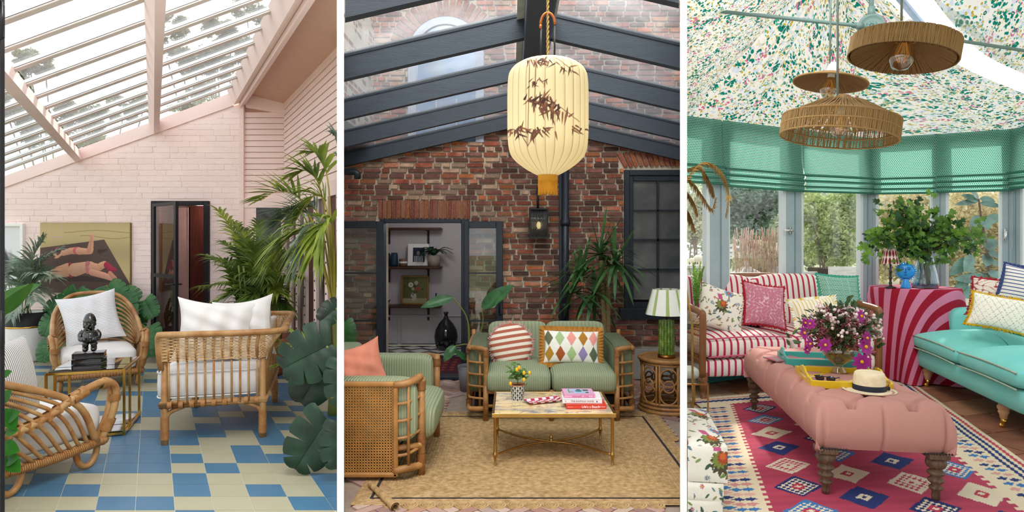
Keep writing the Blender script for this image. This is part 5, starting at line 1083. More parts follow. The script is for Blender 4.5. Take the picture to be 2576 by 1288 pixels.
# round striped cushion and harlequin cushion
STR = stripemat('tan and cream stripe', [(0, 'b4654f'), (.5, 'efe4d2')], 7, 1, slant=-.16)
c = W(1285, 868, 5.72); M = Mx.Translation(c) @ Mx.Rotation(rad(-14), 4, 'X'); t = thing('round_cushion', 'round brown and cream striped cushion with a pink fringe', 'cushion', c-V((0, 0, .2)))
b = MB(); b.pillow(.385, .385, .13, M, 28, shape='round'); build(b, 'cover', STR, t); b = MB(M); rr = random.Random(1)
for k in range(110):
    a = 2*pi*k/110; r0, r1 = .185, .215+rr.uniform(-.006, .008); da = rr.uniform(-.05, .05); b.tube([(r0*math.cos(a), 0, r0*math.sin(a)), ((r0+.015)*math.cos(a+da), -.006, (r0+.015)*math.sin(a+da)), (r1*math.cos(a+da*2), rr.uniform(-.01, .01), r1*math.sin(a+da*2))], .0042, 4)
build(b, 'fringe', mat('pink fringe', 'd98f92', .9), t, kind='stuff')
def harl(u, v):
    X, Y = u*5.0+.0, v*2.0-.03; c = np.tile(np.array(lin('f1ece1')), (len(u), 1)); D = ['6b6a4c', 'a9c08a', 'eb9d8f', 'b27a2c', 'ec9c90', 'b58330', 'a9582a', 'a8c286', '9487b4', '5d6b50']
    for i in range(5):
        for j in range(2):
            cx, cy = (.35+i*1.06-.08*(i == 4) if j else .45+i*1.02), (1.48 if j else .5); m = (np.abs(X-cx)/.44+np.abs(Y-cy)/.5) < 1; c[m] = np.array(lin(D[(0 if j else 5)+i]))
    return c
c = W(1437, 873, 5.62); M = Mx.Translation(c) @ Mx.Rotation(rad(1.5), 4, 'Y') @ Mx.Rotation(rad(-16), 4, 'X'); t = thing('harlequin_cushion', 'oblong cushion of coloured diamonds with a mustard ruffle', 'cushion', c-V((0, 0, .18)))
b = MB(); b.pillow(.485, .285, .13, M, 130, harl, pinch=.05, backcol=lambda u, v: np.tile(np.array(lin('b27a2c')), (len(u), 1))); build(b, 'cover', vcmat('quilted cotton', .85, .3, 90), t)
b = MB(M); P = []
for k in range(201):
    f = k/200*4; e = int(f) % 4; g = f-int(f); P.append([(-.24+.48*g, -.14), (.24, -.14+.28*g), (.24-.48*g, .14), (-.24, .14-.28*g)][e])
def ruf(u, v):
    x, z = P[int(u*200)]; w_ = 1+.0*v; n = math.hypot(x, z*1.7) or 1; o_ = .042*v; sx = math.copysign(1, x) if abs(x) > .235 else x/.24*.5; sz = math.copysign(1, z) if abs(z) > .135 else z/.14*.5
    return (x+sx*o_+.006*v*math.sin(u*610), .014*v*math.sin(u*2*pi*46), z+sz*o_)
b.grid(ruf, 200, 3); build(b, 'ruffle', mat('mustard cotton', 'b0752a', .85, var=.15), t)
# marble coffee table on brass legs
ZF, ZBk = 4.25, 4.86; xa, xb = -.125, .685; zt = .35; t = thing('coffee_table', 'brass coffee table with a veined cream marble top on the jute rug', 'table', ((xa+xb)/2, ZF, 0))
TM_ = NT('cream marble'); nz = TM_.noise(2.2, 6, TM_.mapv(TM_.tc(), (1, 2.2, 1))); vn = TM_.ma('ABSOLUTE', TM_.ma('SUBTRACT', TM_.noise(3.1, 5, TM_.mapv(TM_.tc(), (1, 2.4, 1), (0, 0, .5)), rough=.6), .5)); col = TM_.mix(TM_.rng(nz, .35, .65), lin('ecc98a'), lin('ead9b4')); col = TM_.mix(TM_.rng(vn, 0, .03, .9, 0), col, lin('5d6670')); v2 = TM_.ma('ABSOLUTE', TM_.ma('SUBTRACT', TM_.noise(1.7, 3, TM_.mapv(TM_.tc(), (1.2, 2, 1), (0, 0, -.4))), .48)); col = TM_.mix(TM_.rng(v2, 0, .06, .55, 0), col, lin('8b93a0')); MARB = TM_.fin(col, .12, 0, .5)
b = MB(); b.box(((xa+xb)/2, (ZF+ZBk)/2, zt), (xb-xa-.012, ZBk-ZF-.012, .02), .003); build(b, 'marble_top', MARB, t)
ABR = mat('aged brass', 'b08a4c', .35, 1, var=.15); b = MB()
for y in (ZF-.004, ZBk+.004): b.box(((xa+xb)/2, y, zt-.005), (xb-xa+.02, .012, .028), .002)
for x in (xa-.004, xb+.004): b.box((x, (ZF+ZBk)/2, zt-.005), (.012, ZBk-ZF+.01, .028), .002)
build(b, 'brass_rim', ABR, t)
for x in (xa+.012, xb-.012):
    for y in (ZF+.012, ZBk-.012):
        b = MB(); b.lathe([(.008, 0), (.010, .006), (.006, .012), (.010, .06), (.013, .068), (.016, .07), (.016, .085), (.012, .09), (.0105, .10), (.0105, zt-.03), (.014, zt-.025), (.014, zt-.012)], (x, y, 0), 14); build(b, 'leg', ABR, t)
b = MB(); cx_, cy_ = (xa+xb)/2, (ZF+ZBk)/2
for y0, s in ((ZF+.012, 1), (ZBk-.012, -1)): b.tube(cr([(xa+.012, y0, .077), (xa+.2, y0+s*.19, .077), (cx_, cy_-s*.012, .077), (xb-.2, y0+s*.19, .077), (xb-.012, y0, .077)], 8), .0075, 8)
b.lathe([(.016, .07), (.016, .085), (.008, .09), (.012, .10), (.013, .108), (.008, .118), (.004, .126), (0, .13)], (cx_, cy_, 0), 12); build(b, 'stretcher', ABR, t)
# three books, lettering on the spines
def book(c, w_, d_, h_, yaw, cover, spine, txts, label, tcol='ffffff', topf=None):
    t = thing('book', label, 'book', c, 'books on the marble table'); M = frame(c, yaw); b = MB(M); b.box((0, 0, .003), (w_, d_, .006), .001); b.box((0, 0, h_-.003), (w_, d_, .006), .001); b.box((0, -d_/2+.003, h_/2), (w_, .006, h_), .002); build(b, 'cover', cover, t)
    b = MB(M); b.box((0, .004, h_/2), (w_-.012, d_-.012, h_-.012)); build(b, 'pages', mat('book pages', 'efe9dc', .9), t)
    if topf: topf(t, M, h_)
    b = MB(M)
    for tx, sz, x in txts: textmesh(b, tx, sz, Mx.Translation((x, -d_/2-.0006, h_/2)) @ Mx.Rotation(pi/2, 4, 'X'))
    if txts: build(b, 'lettering', mat('ink '+tcol, tcol, .6, var=0), t)
    return t
def pinktop(t, M, h_):
    def cf(u, v):
        c = np.tile(np.array(lin('e9a9cf')), (len(u), 1)); put = lambda m, h: c.__setitem__(m, np.array(lin(h)))
        put((u > .1) & (u < .9) & (v > .18) & (v < .94), 'a9c6e6'); put((np.hypot((u-.52)*1.6, v-.6) < .2), '3f7d92'); put((u > .45) & (u < .6) & (v > .7) & (v < .9), '2c4356'); put((u > .68) & (u < .88) & (v > .55) & (v < .85), '6d5848'); put((u > .14) & (u < .2) & (v > .25) & (v < .9), '5aa06a'); put((u > .74) & (u < .86) & (v > .2) & (v < .4), '53433a'); put((np.abs(v-.1) < .03) & (u > .3) & (u < .75) & (np.sin(u*160) > -.2), 'd65a8a'); put((u > .2) & (u < .32) & (v > .3) & (v < .55), 'e77fae'); return c
    b = MB(M); b.grid(lambda u, v: (-.098+.196*u, -.085+.172*v, h_+.0006), 80, 60, 0, cf, False); build(b, 'cover_print', vcmat('glossy print', .3, 0), t)
bx = W(1468, 1018, 4.50); z0 = zt+.0105; k_ = 4.42
book(V((.507, 4.47, z0)), .275, .24, .030, -1, mat('red book cloth', 'd8402b', .5, var=.02), None, (("Life's a Beach", .023, .03), ('———', .012, -.11), ('Homes, Retreats', .007, .105)), "red book lettered Life's a Beach, lowest of the stack")
book(V((.488, 4.49, z0+.031)), .272, .23, .031, 2, mat('white book cloth', 'ece8e8', .5, var=.02), None, (('THE KINFOLK HOME', .017, .0), ('▲', .016, .10), ('|||', .012, -.115)), 'white book lettered THE KINFOLK HOME, middle of the stack', '6c6266')
book(V((.468, 4.50, z0+.063)), .215, .19, .022, -1, mat('pink book cover', 'e79fbf', .4, var=.02), None, (('resourceful', .015, -.02), ('living', .015, .045), ('×', .018, .095)), 'pink book with a blue picture cover, topmost of the stack', 'c2407e', pinktop)
# red and white checked tray with rolled edge
def chk(u, v): m = ((np.floor(u*9)+np.floor(v*5)) % 2) == 0; c = np.tile(np.array(lin('f3dfe3')), (len(u), 1)); c[m] = np.array(lin('b41d3c')); return c
c = V((.225, 4.545, zt+.012)); M = frame(c, -22); b = MB(M); b.grid(lambda u, v: (.135*(2*u-1), .062*(2*v-1), .004+.014*max(abs(2*u-1), abs(2*v-1))**6), 72, 40, 0, chk); b.grid(lambda u, v: (.135*(2*u-1), .062*(2*v-1), .001+.014*max(abs(2*u-1), abs(2*v-1))**6), 72, 40, 0, chk, True, True); build(b, 'checked_tray', vcmat('lacquer print', .25, 0, spec=.6), loc=c, label='small red and white checked tray lying on the marble table', cat='tray')
# lemon tree in a patterned pot
c = W(1302, 1000, 4.62); c.z = zt+.0105; t = thing('lemon_tree', 'little lemon tree with yellow fruit in a black and white patterned pot', 'potted plant', c)
def potc(u, v):
    a = np.abs(((u*18) % 1)-.5)*2; h = (v*3.0+.5*(np.floor(u*18) % 2)) % 1; m = (np.abs(h-.5)*2 < 1-a*.55) & (a < .78); c_ = np.tile(np.array(lin('e8e6df')), (len(u), 1)); c_[m] = np.array(lin('2e302f')); m2 = m & (np.abs(h-.35) < .1); c_[m2] = np.array(lin('8d918c')); return c_
b = MB(); b.grid(lambda u, v: c+V(((.042+.014*v)*math.cos(2*pi*u), (.042+.014*v)*math.sin(2*pi*u), .105*v)), 108, 24, 0, potc); b.lathe([(.0, .0), (.042, 0)], c, 24); build(b, 'pot', vcmat('glazed pattern', .35, 0, spec=.5), t)
b = MB(); b.lathe([(.056, .105), (.058, .107), (.053, .112), (.05, .105), (.045, .098), (0, .098)], c, 24); build(b, 'inner_pot', TERR, t); b = MB(); b.lathe([(0, .1), (.048, .1)], c, 16); build(b, 'soil', SOIL, t)
LL_ = mat('citrus leaf', '3f6e2c', .4, var=.3, transl=.2, col2='6d9440'); b = MB(); rr = random.Random(5); tips = []
for k in range(7): a = 2*pi*k/7+.3; q = c+V((.05*math.cos(a), .05*math.sin(a), .17+.02*(k % 3))); b.tube([c+V((0, 0, .1)), c+V((0, 0, .14)), q], [.005, .003, .002], 5); tips.append(q)
build(b, 'stem', STEM, t)
for k in range(46): q = tips[k % 7].lerp(c+V((0, 0, .18)), rr.random()*.6)+V((rr.gauss(0, .018), rr.gauss(0, .018), rr.gauss(0.005, .02))); a = rr.uniform(0, 6.3); b = MB(); oval(b, q, (math.cos(a), math.sin(a)*.7-.3, rr.uniform(-.3, .9)), (0, -.6, 1), .052, .021, .15, nu=5, nv=2); build(b, 'leaf', LL_, t)
for px, py in ((1306, 925), (1318, 938), (1332, 938), (1318, 955), (1284, 965), (1300, 930)): b = MB(); b.ball(W(px, py, 4.55), .0125, 10, sq=(.95, .95, 1.25)); build(b, 'lemon', mat('lemon', 'e8b51f', .4, var=.06), t)
# rattan side table, bamboo lamp
c = V((1.40, 5.72, 0)); hT = .47; rT = .25; t = thing('rattan_side_table', 'round rattan drum table with rings around its side, right of the sofa', 'table', c)
b = MB(Mx.Translation(c)); b.lathe([(0, hT), (rT-.02, hT)], n=36); build(b, 'woven_top', mat('woven cane top', '94683c', .55, var=.3, vs=70, bump=.8, bs=120), t, 2)
ringp = lambda z, r_: [(r_*math.cos(2*pi*k/40), r_*math.sin(2*pi*k/40), z) for k in range(40)]
for z, r_, w_ in ((hT-.005, rT, .018), (hT-.04, rT-.012, .012), (.09, rT-.012, .012), (.055, rT-.008, .014), (.02, rT, .018)): b = MB(Mx.Translation(c)); b.tube(ringp(z, r_), w_, 8, True); build(b, 'hoop', RB2, t, 2)
for k in range(8):
    a = 2*pi*(k+.25)/8; x, y = (rT-.012)*math.cos(a), (rT-.012)*math.sin(a); b = MB(Mx.Translation(c))
    for o_ in (-.014, .014): b.tube([(x-o_*math.sin(a), y+o_*math.cos(a), .03), (x-o_*math.sin(a), y+o_*math.cos(a), hT-.01)], .011, 6)
    build(b, 'post', RB2, t, 2); a2 = a+pi/8
    for z, r_ in ((.175, .078), (.325, .078), (.25, .05)):
        b = MB(Mx.Translation(c)); b.tube([((rT-.014)*math.cos(a2+r_/rT*math.cos(q)), (rT-.014)*math.sin(a2+r_/rT*math.cos(q)), z+r_*math.sin(q)) for q in [2*pi*j/24 for j in range(24)]], .0075, 6, True); build(b, 'ring', RB2, t, 2)
c = V((1.385, 5.70, hT+.002)); t = thing('table_lamp', 'green bamboo shaped lamp with a green and white striped shade', 'lamp', c); GB = mat('green glazed bamboo', '4c7022', .25, var=.35, vs=14, spec=.6, col2='7d9a3e')
b = MB(Mx.Translation(c)); b.lathe([(0, 0), (.078, 0), (.08, .008), (.075, .026), (.06, .03), (0, .03)], n=28); build(b, 'foot', mat('bronze', '8a5a2c', .35, 1), t)
for k in range(13):
    a = 2*pi*k/13; b = MB(Mx.Translation(c)); o_ = (k*37 % 10)/10*.1; pr = [(.0145, .03)]
    for z in [.03+o_+.1*j for j in range(4)]:
        if .04 < z < .33: pr += [(.0145, z-.012), (.019, z-.004), (.013, z), (.019, z+.004), (.0145, z+.012)]
    pr += [(.0145, .335)]; b.lathe(pr, (.055*math.cos(a), .055*math.sin(a), 0), 10); build(b, 'cane', GB, t)
b = MB(Mx.Translation(c)); b.lathe([(0, .03), (.048, .03), (.048, .335), (0, .335)], n=20); build(b, 'core', GB, t); b = MB(Mx.Translation(c)); b.tube([(0, 0, .33), (0, 0, .42)], .007, 8); build(b, 'stem', mat('bronze', '8a5a2c', .35, 1), t)
SHD = stripemat('green striped shade', [(0, 'f0efe8'), (.36, 'a9bd77'), (.5, 'a5b972'), (.62, 'f0efe8')], 9, 0); b = MB(Mx.Translation(c)); b.lathe([(.185, .385), (.125, .61)], n=48); b.lathe([(.122, .61), (.182, .385)], n=48); build(b, 'shade', SHD, t, 2)
# lantern
cL = W(1378, 300, 2.75); rL = .175; t = thing('paper_lantern', 'large pleated cream paper lantern painted with bamboo, hanging from the ridge', 'pendant lamp', W(1378, 490, 2.75)); S_ = 2.75/F
prof = cr([(.02, 152), (45, 153), (66, 160), (93, 176), (100, 205), (102, 300), (101, 350), (96, 382), (86, 402), (60, 423), (36, 436), (26, 442)] and [(.5, 152, 0), (45, 153, 0), (70, 160, 0), (93, 178, 0), (101, 210, 0), (102, 300, 0), (101, 350, 0), (96, 382, 0), (84, 402, 0), (58, 423, 0), (36, 436, 0), (26, 441, 0)], 9)
_q = []
for a_, b_ in zip(prof, prof[1:]): _q += [a_.lerp(b_, j/max(1, int((b_-a_).length/1.2))) for j in range(max(1, int((b_-a_).length/1.2)))]
prof = _q+[prof[-1]]; rr = random.Random(12); strokes = []
def sprig(x, y, n, sc, sp=1.2):
    for k in range(n): a = rr.uniform(-sp, sp)+pi/2*rr.choice((1, 1, 1, -.3)); L = rr.uniform(14, 30)*sc; ox = x+rr.uniform(-26, 26)*sc; oy = y+rr.uniform(-7, 7); strokes.append((ox, oy, ox+math.cos(a)*L, oy+math.sin(a)*L, rr.choice(('5e4238', '46302e', '7d5644', '68453a')), 3.6*sc))
for x, y, n, sc in ((1345, 178, 14, .8), (1375, 182, 10, .7), (1420, 195, 7, .8), (1330, 235, 7, .6), (1360, 228, 7, .6), (1340, 275, 18, 1.0), (1375, 290, 16, 1.0), (1400, 305, 10, 1.0), (1355, 270, 14, .9), (1300, 338, 12, .9), (1325, 345, 10, .9), (1370, 345, 9, .9), (1448, 335, 9, .9)): sprig(x, y, n, sc)
lines = [((1330, 170), (1325, 380)), ((1345, 170), (1340, 300)), ((1392, 170), (1425, 195)), ((1385, 280), (1450, 320)), ((1325, 380), (1350, 345)), ((1325, 380), (1305, 340))]
def lanc(U, Vv):
    NU = U; c_ = np.tile(np.array(lin('d6caa6')), (len(U), 1)); th = U*2*pi; i = np.clip(np.round(Vv*(len(prof)-1)), 0, len(prof)-1).astype(int); pr = np.array([[p[0], p[1]] for p in prof]); X = 1378+pr[i, 0]*np.cos(th); Y = pr[i, 1]; fr_ = np.sin(th) < 0
    rib = np.abs(((U*26) % 1)-.5) > .455; c_[rib] *= np.array([.62, .55, .5])
    for (ax, ay), (bx, by) in lines: dx, dy = bx-ax, by-ay; q = np.clip(((X-ax)*dx+(Y-ay)*dy)/(dx*dx+dy*dy), 0, 1); al = np.clip(1.5-np.hypot(X-ax-q*dx, Y-ay-q*dy), 0, 1)*fr_; c_ = c_*(1-al[:, None])+np.array(lin('7a5a48'))*al[:, None]
    for ax, ay, bx, by, h, w_ in strokes: dx, dy = bx-ax, by-ay; q = np.clip(((X-ax)*dx+(Y-ay)*dy)/(dx*dx+dy*dy), 0, 1); al = np.clip(w_*(1.05-q)*(.35+q*1.3)**.5-np.hypot(X-ax-q*dx, Y-ay-q*dy)+.5, 0, 1)*fr_; c_ = c_*(1-al[:, None])+np.array(lin(h))*al[:, None]
    return c_
tl = NT('lit paper'); at_ = tl.n('Attribute', attribute_name='Col'); tl.l(at_.outputs['Color'], tl.b.inputs['Emission Color']); tl.b.inputs['Emission Strength'].default_value = .05; LPAP = tl.fin(at_.outputs['Color'], .8, 0, .2, .3)
zc = lambda py: H-(py-HZ)*S_
def lanf(u, v):
    p = prof[min(len(prof)-1, int(round(v*(len(prof)-1))))]; a = 2*pi*u; r_ = p[0]*S_*(1-.022*abs(math.cos(a*13))**6 if p[0] > 30 else 1); return (cL.x+r_*math.cos(a), cL.y+r_*math.sin(a), zc(p[1]))
b = MB(); b.grid(lanf, 900, len(prof)-1, 0, lanc, True, True); build(b, 'paper_shade', LPAP, t)
b = MB(); 
for k in range(90): a = 2*pi*k/90; r_ = 24*S_; b.tube([(cL.x+r_*math.cos(a), cL.y+r_*math.sin(a), zc(455)), (cL.x+r_*math.cos(a)*1.0, cL.y+r_*math.sin(a), zc(488+3*math.sin(k*5)))], .0016, 4)
b.lathe([(27*S_, zc(438)), (25*S_, zc(440)), (24.5*S_, zc(458)), (23.5*S_, zc(458))], (cL.x, cL.y, 0), 40); build(b, 'fringe', mat('amber fringe', 'c98a1e', .8, var=.15), t, kind='stuff')
b = MB()
for x in (-17, 17): b.tube([(cL.x+x*S_, cL.y, zc(165)), (cL.x+x*S_, cL.y, zc(64))], .0042, 8)
build(b, 'handle_rods', BLACKM, t, kind='stuff'); b = MB(); b.tube([(cL.x+18*S_*math.cos(a), cL.y, zc(62)+30*S_*math.sin(a)) for a in [pi*k/14 for k in range(15)]], .006, 8); b.tube([(cL.x-18*S_, cL.y, zc(62)), (cL.x-18*S_, cL.y, zc(72))], .006, 8); build(b, 'handle_bow', mat('copper bow', 'b5673a', .3, 1), t)
b = MB(); 
for o_ in (0, pi): b.tube([(cL.x+.0035*math.cos(k*.9+o_), cL.y+.0035*math.sin(k*.9+o_), zc(155)+k*.0062) for k in range(110)], .0035, 5)
build(b, 'twisted_cord', mat('jute cord', 'a8884e', .9), t)
pl = bpy.data.lights.new('lantern_bulb', 'POINT'); pl.energy = 1.2; pl.color = (1, .82, .5); pl.shadow_soft_size = .04; po = bpy.data.objects.new('lantern_bulb', pl); COL.objects.link(po); po.location = (cL.x, cL.y, zc(330))
# wall lamp, rain pipe
t = thing('wall_lamp', 'black wall lantern with reeded glass and a small bulb on the brick wall', 'wall lamp', W(1355, 598, 6.9)); Zl = 6.88; b = MB(); c_ = W(1355, 562, Zl); w_, h_ = 44*Zl/F, 71*Zl/F
for x in (-1, 1):
    for y in (-.06, .06): b.box((c_.x+x*w_/2, c_.y+y, c_.z), (.014, .014, h_), .002)
for z in (-1, 1): b.box((c_.x, c_.y, c_.z+z*h_/2), (w_+.016, .136, .014), .002)
b.box((c_.x, c_.y+.065, c_.z), (w_, .012, h_)); b.tube([W(1353, 527, 6.97), W(1353, 470, 6.97)], .012, 8); build(b, 'case', BLACKM, t)
b = MB()
for k in range(14): b.tube([(c_.x-w_/2+.013+k*(w_-.026)/13, c_.y-.058, c_.z-h_/2+.01), (c_.x-w_/2+.013+k*(w_-.026)/13, c_.y-.058, c_.z+h_/2-.01)], .005, 6)
build(b, 'reeded_glass', glassmat('reeded glass', 'd5d6cc', 2.0, .25), t); b = MB(); b.ball((c_.x, c_.y, c_.z-.02), .024, 10, sq=(1, 1, 1.7)); tb_ = NT('warm bulb'); tb_.b.inputs['Emission Color'].default_value = (1, .72, .35, 1); tb_.b.inputs['Emission Strength'].default_value = 1.5; build(b, 'bulb', tb_.fin((.9, .8, .6), .3), t)
b = MB(); b.tube([W(1422, 420, 6.93), W(1422, 955, 6.93)], .040, 12); b.box(W(1418, 640, 6.98), (.1, .06, 2.9)); pi_ = build(b, 'rain_pipe', NAVY, loc=W(1422, 958, 6.93), label='tall blue black rain pipe fixed to the brick wall beside the wall lamp', cat='pipe')
b = MB()
for py in (770, 560): b.lathe([(.041, -.03), (.052, -.03), (.052, .03), (.041, .03)], W(1422, py, 6.93), 14)
build(b, 'collar', NAVY, pi_, kind='stuff')
# yucca behind the sofa, bird of paradise, leaf at the left edge
LY = mat('yucca leaf', '2f5a36', .4, var=.35, vs=5, col2='587f46', transl=.15); base = V((.93, 6.62, 0)); t = thing('yucca', 'yucca with bare ringed trunks and drooping sword leaves behind the sofa', 'plant', base)
b = MB(); b.lathe([(.0, 0), (.12, 0), (.16, .28), (.14, .28), (.13, .25)], base, 20); build(b, 'pot', mat('grey pot', '77757a', .6), t)
for px, py, px2 in ((1512, 655, 1522), (1530, 670, 1530)):
    b = MB(); p0 = W(px2, 850, 6.6); p1 = W(px, py, 6.55); P = [base+V((0, 0, .25))]+[p0.lerp(p1, k/14) for k in range(15)]; b.tube(P, [.03]+[.024+.005*(k % 2) for k in range(15)], 8); build(b, 'trunk', mat('yucca bark', '9a8058', .9, var=.3, vs=40, bump=.5), t)
rr = random.Random(21)
for hx, hy, n, L in ((1510, 640, 34, .50), (1548, 665, 26, .46), (1460, 700, 28, .46), (1495, 740, 24, .44), (1440, 735, 18, .42)):
    for k in range(n):
        a = rr.uniform(0, 2*pi); el = rr.uniform(-.35, 1.25); b = MB(); blade(b, W(hx, hy, 6.5), (math.cos(a)*math.cos(el), math.sin(a)*math.cos(el)*.6-.15, math.sin(el)), L*rr.uniform(.7, 1.1), .042, .55 if el < .9 else .05, 8, fold=.2, base=.6); build(b, 'leaf', LY, t, 2)
LBP = mat('bird of paradise leaf', '2f5f38', .35, var=.25, vs=8, col2='4a7d4a', transl=.15, stretch=(1, 6, 1)); base = W(1178, 975, 6.42); base.z = 0; t = thing('bird_of_paradise', 'bird of paradise plant with three broad leaves rising left of the sofa', 'plant', base)
b = MB(); b.lathe([(0, 0), (.08, 0), (.11, .26), (.095, .26), (.09, .23)], base, 20); build(b, 'pot', mat('grey pot', '77757a', .6), t, 2)
for k, (x0, y0, x1, y1, L_, wd) in enumerate(((1140, 748, 1058, 770, .36, .11), (1212, 775, 1288, 715, .42, .15), (1145, 870, 1116, 905, .22, .10), (1175, 905, 1145, 880, .12, .06))):
    p, q = W(x0, y0, 6.3), W(x1, y1, 6.2); b = MB(); oval(b, p, q-p, (0, -1, .5), (q-p).length, wd, .12 if k != 2 else .3, fold=.3, nu=12, wave=.1); b.tube(cr([base+V((0, 0, .25)), W((x0+1178)/2+18, (y0+950)/2-40, 6.35), p], 6), [.012, .007], 6, mi=1); build(b, 'leaf', [LBP, STEM], t, 2)
t = thing('monstera', 'single monstera leaf peeping in behind the cane armchair at the left', 'plant', V((-1.62, 6.3, 0))); b = MB(); monstera(b, W(862, 812, 6.25), (.25, -.2, -1), (.1, -1, .2), .26, 0, 5, 3); b.tube([V((-1.62, 6.3, 0)), W(862, 812, 6.25)], .01, 5, mi=1); build(b, 'leaf', [LM, STEM], t, 2)
# things in the hall beyond the doors
WAL = mat('walnut shelf', '4b2f22', .5, var=.3, vs=6, stretch=(.5, 6, 6))
for k, (py, lb) in enumerate(((576, 'empty walnut shelf, top one in the hall'), (673, 'walnut shelf with photo and fern, middle one in the hall'), (770, 'walnut shelf with the flower painting, lowest one in the hall'))):
    c = W(1040, py, ZH-.13); t = thing('wall_shelf', lb, 'shelf', c, 'walnut shelves in the hall'); b = MB(); b.box((c.x, ZH-.13, c.z), (.82, .24, .035), .01); build(b, 'board', WAL, t)
    for px in (978, 1077): b = MB(); x = x2(px, ZH-.05); b.box((x, ZH-.02, c.z-.11), (.03, .02, .22), .003); b.box((x, ZH-.13, c.z-.022), (.025, .2, .01), .002); build(b, 'bracket', BLACKM, t)
def hp_(px, py, dz=.13): return W(px, py, ZH-dz)
z1 = W(0, 673, ZH-.13).z+.018; z2_ = W(0, 770, ZH-.13).z+.018
def pot2(name, label, px, z, prof, m, cat):
    c = W(px, 600, ZH-.13); c.z = z; b = MB(Mx.Translation(c)); b.lathe(prof, n=20); return build(b, name, m, loc=c, label=label, cat=cat), c
pot2('glass_jar', 'clear glass jar at the far left of the middle hall shelf', 975, z1, [(0, 0), (.04, 0), (.042, .15), (.036, .19), (.034, .19), (.038, .15), (.036, .006)], glassmat('jar glass', 'c9cdd2', 2), 'jar')
pot2('blue_vase', 'dark blue ribbed vase on the middle hall shelf', 992, z1, [(0, 0), (.05, 0), (.055, .03), (.05, .17), (.042, .195), (.03, .19), (0, .18)], mat('blue glaze', '1f3a52', .3), 'vase')
o_, c = pot2('striped_bowl', 'small banded brown and cream pot beside the framed photograph', 1014, z1, [(0, 0), (.05, 0), (.058, .02), (.058, .10), (.05, .105), (.045, .1), (0, .09)], mat('brown glaze', '7a5a48', .4), 'pot'); b = MB(Mx.Translation(c)); b.lathe([(.059, .045), (.060, .05), (.060, .065), (.059, .07)], n=20); build(b, 'band', WHITE, o_)
c = hp_(1052, 642, .10); b = MB(Mx.Translation((c.x, c.y, z1+.165)) @ Mx.Rotation(rad(-8), 4, 'X')); b.box((0, 0, 0), (.30, .016, .32), .003); fp = build(b, 'framed_photo', WHITE, loc=(c.x, c.y, z1), label='white mounted small dark portrait photograph on the middle hall shelf', cat='picture')
def porc(u, v): c_ = np.tile(np.array(lin('1b2440')), (len(u), 1)); m = (np.hypot((u-.45)*1.2, v-.62) < .16); c_[m] = np.array(lin('8d8580')); m = (v < .42) & (np.abs(u-.5) < .42); c_[m] = np.where((np.sin(u[m]*55) > 0)[:, None], np.array(lin('c9ced8')), np.array(lin('20305a'))); return c_
b = MB(Mx.Translation((c.x+.01, c.y-.01, z1+.165)) @ Mx.Rotation(rad(-8), 4, 'X')); b.grid(lambda u, v: (-.085+.17*u, 0, -.105+.21*v), 40, 48, 0, porc, False, True); build(b, 'photo', vcmat('print paper', .5, 0), fp)
c = W(1091, 600, ZH-.13); c.z = z1; t = thing('potted_fern', 'fern in a pale ribbed pot on the right end of the middle hall shelf', 'potted plant', c); b = MB(Mx.Translation(c)); b.lathe([(0, 0), (.085, 0), (.095, .16), (.085, .16), (.08, .14), (0, .14)], n=22, wob=lambda a, f: 1+.01*math.cos(a*22)); build(b, 'pot', mat('ribbed stoneware', '9c9184', .6), t)
rr = random.Random(3)
for k in range(15): a = rr.uniform(0, 6.3); e = c+V((math.cos(a)*.28, math.sin(a)*.10-.05, .17+rr.uniform(-.05, .09))); b = MB(); s0 = c+V((0, 0, .15)); frond(b, [s0, s0.lerp(e, .5)+V((0, 0, .07)), e], 12, .05, .02, .2, 70, 0, .003, seed=k); build(b, 'frond', mat('fern leaf', '274a30', .5, var=.3), t)
c = hp_(1044, 730, .10); b = MB(Mx.Translation((c.x, c.y, z2_+.21)) @ Mx.Rotation(rad(-6), 4, 'X')); W_, H_ = .40, .42
for p, d in (((0, 0, H_/2-.013), (W_, .03, .026)), ((0, 0, -H_/2+.013), (W_, .03, .026)), ((-W_/2+.013, 0, 0), (.026, .03, H_)), ((W_/2-.013, 0, 0), (.026, .03, H_))): b.box(p, d, .004)
fp = build(b, 'flower_painting', mat('gilt frame', '8f6c38', .4, .4, var=.2), loc=(c.x, c.y, z2_), label='gilt framed painting of a vase of flowers on the lowest hall shelf', cat='painting')
def flc(u, v):
    c_ = np.tile(np.array(lin('6b6a3e')), (len(u), 1)); c_ *= (.6+.5*u)[:, None]; c_[v < .2] = np.array(lin('a39c78')); m = ((u-.45)/.12)**2+((v-.25)/.16)**2 < 1; c_[m] = np.array(lin('b8b4a4')); rr = random.Random(2)
    for k in range(26): x, y = rr.gauss(.45, .15), rr.gauss(.62, .13); c_[np.hypot(u-x, v-y) < .03] = np.array(lin('39472a'))
    for x, y, r_, h in ((.33, .70, .10, 'd8d5c5'), (.62, .55, .085, 'b9563f'), (.55, .78, .07, 'cfc9b5'), (.42, .55, .06, 'd5c9a0')): d = np.hypot(u-x, v-y); m = d < r_; c_[m] = np.array(lin(h))*(.75+.35*np.cos(d[m]*90))[:, None]
    return c_
b = MB(Mx.Translation((c.x, c.y-.006, z2_+.21)) @ Mx.Rotation(rad(-6), 4, 'X')); b.grid(lambda u, v: (-.18+.36*u, 0, -.19+.38*v), 70, 70, 0, flc, False, True); build(b, 'canvas', vcmat('oil paint', .6, .2, 120), fp)
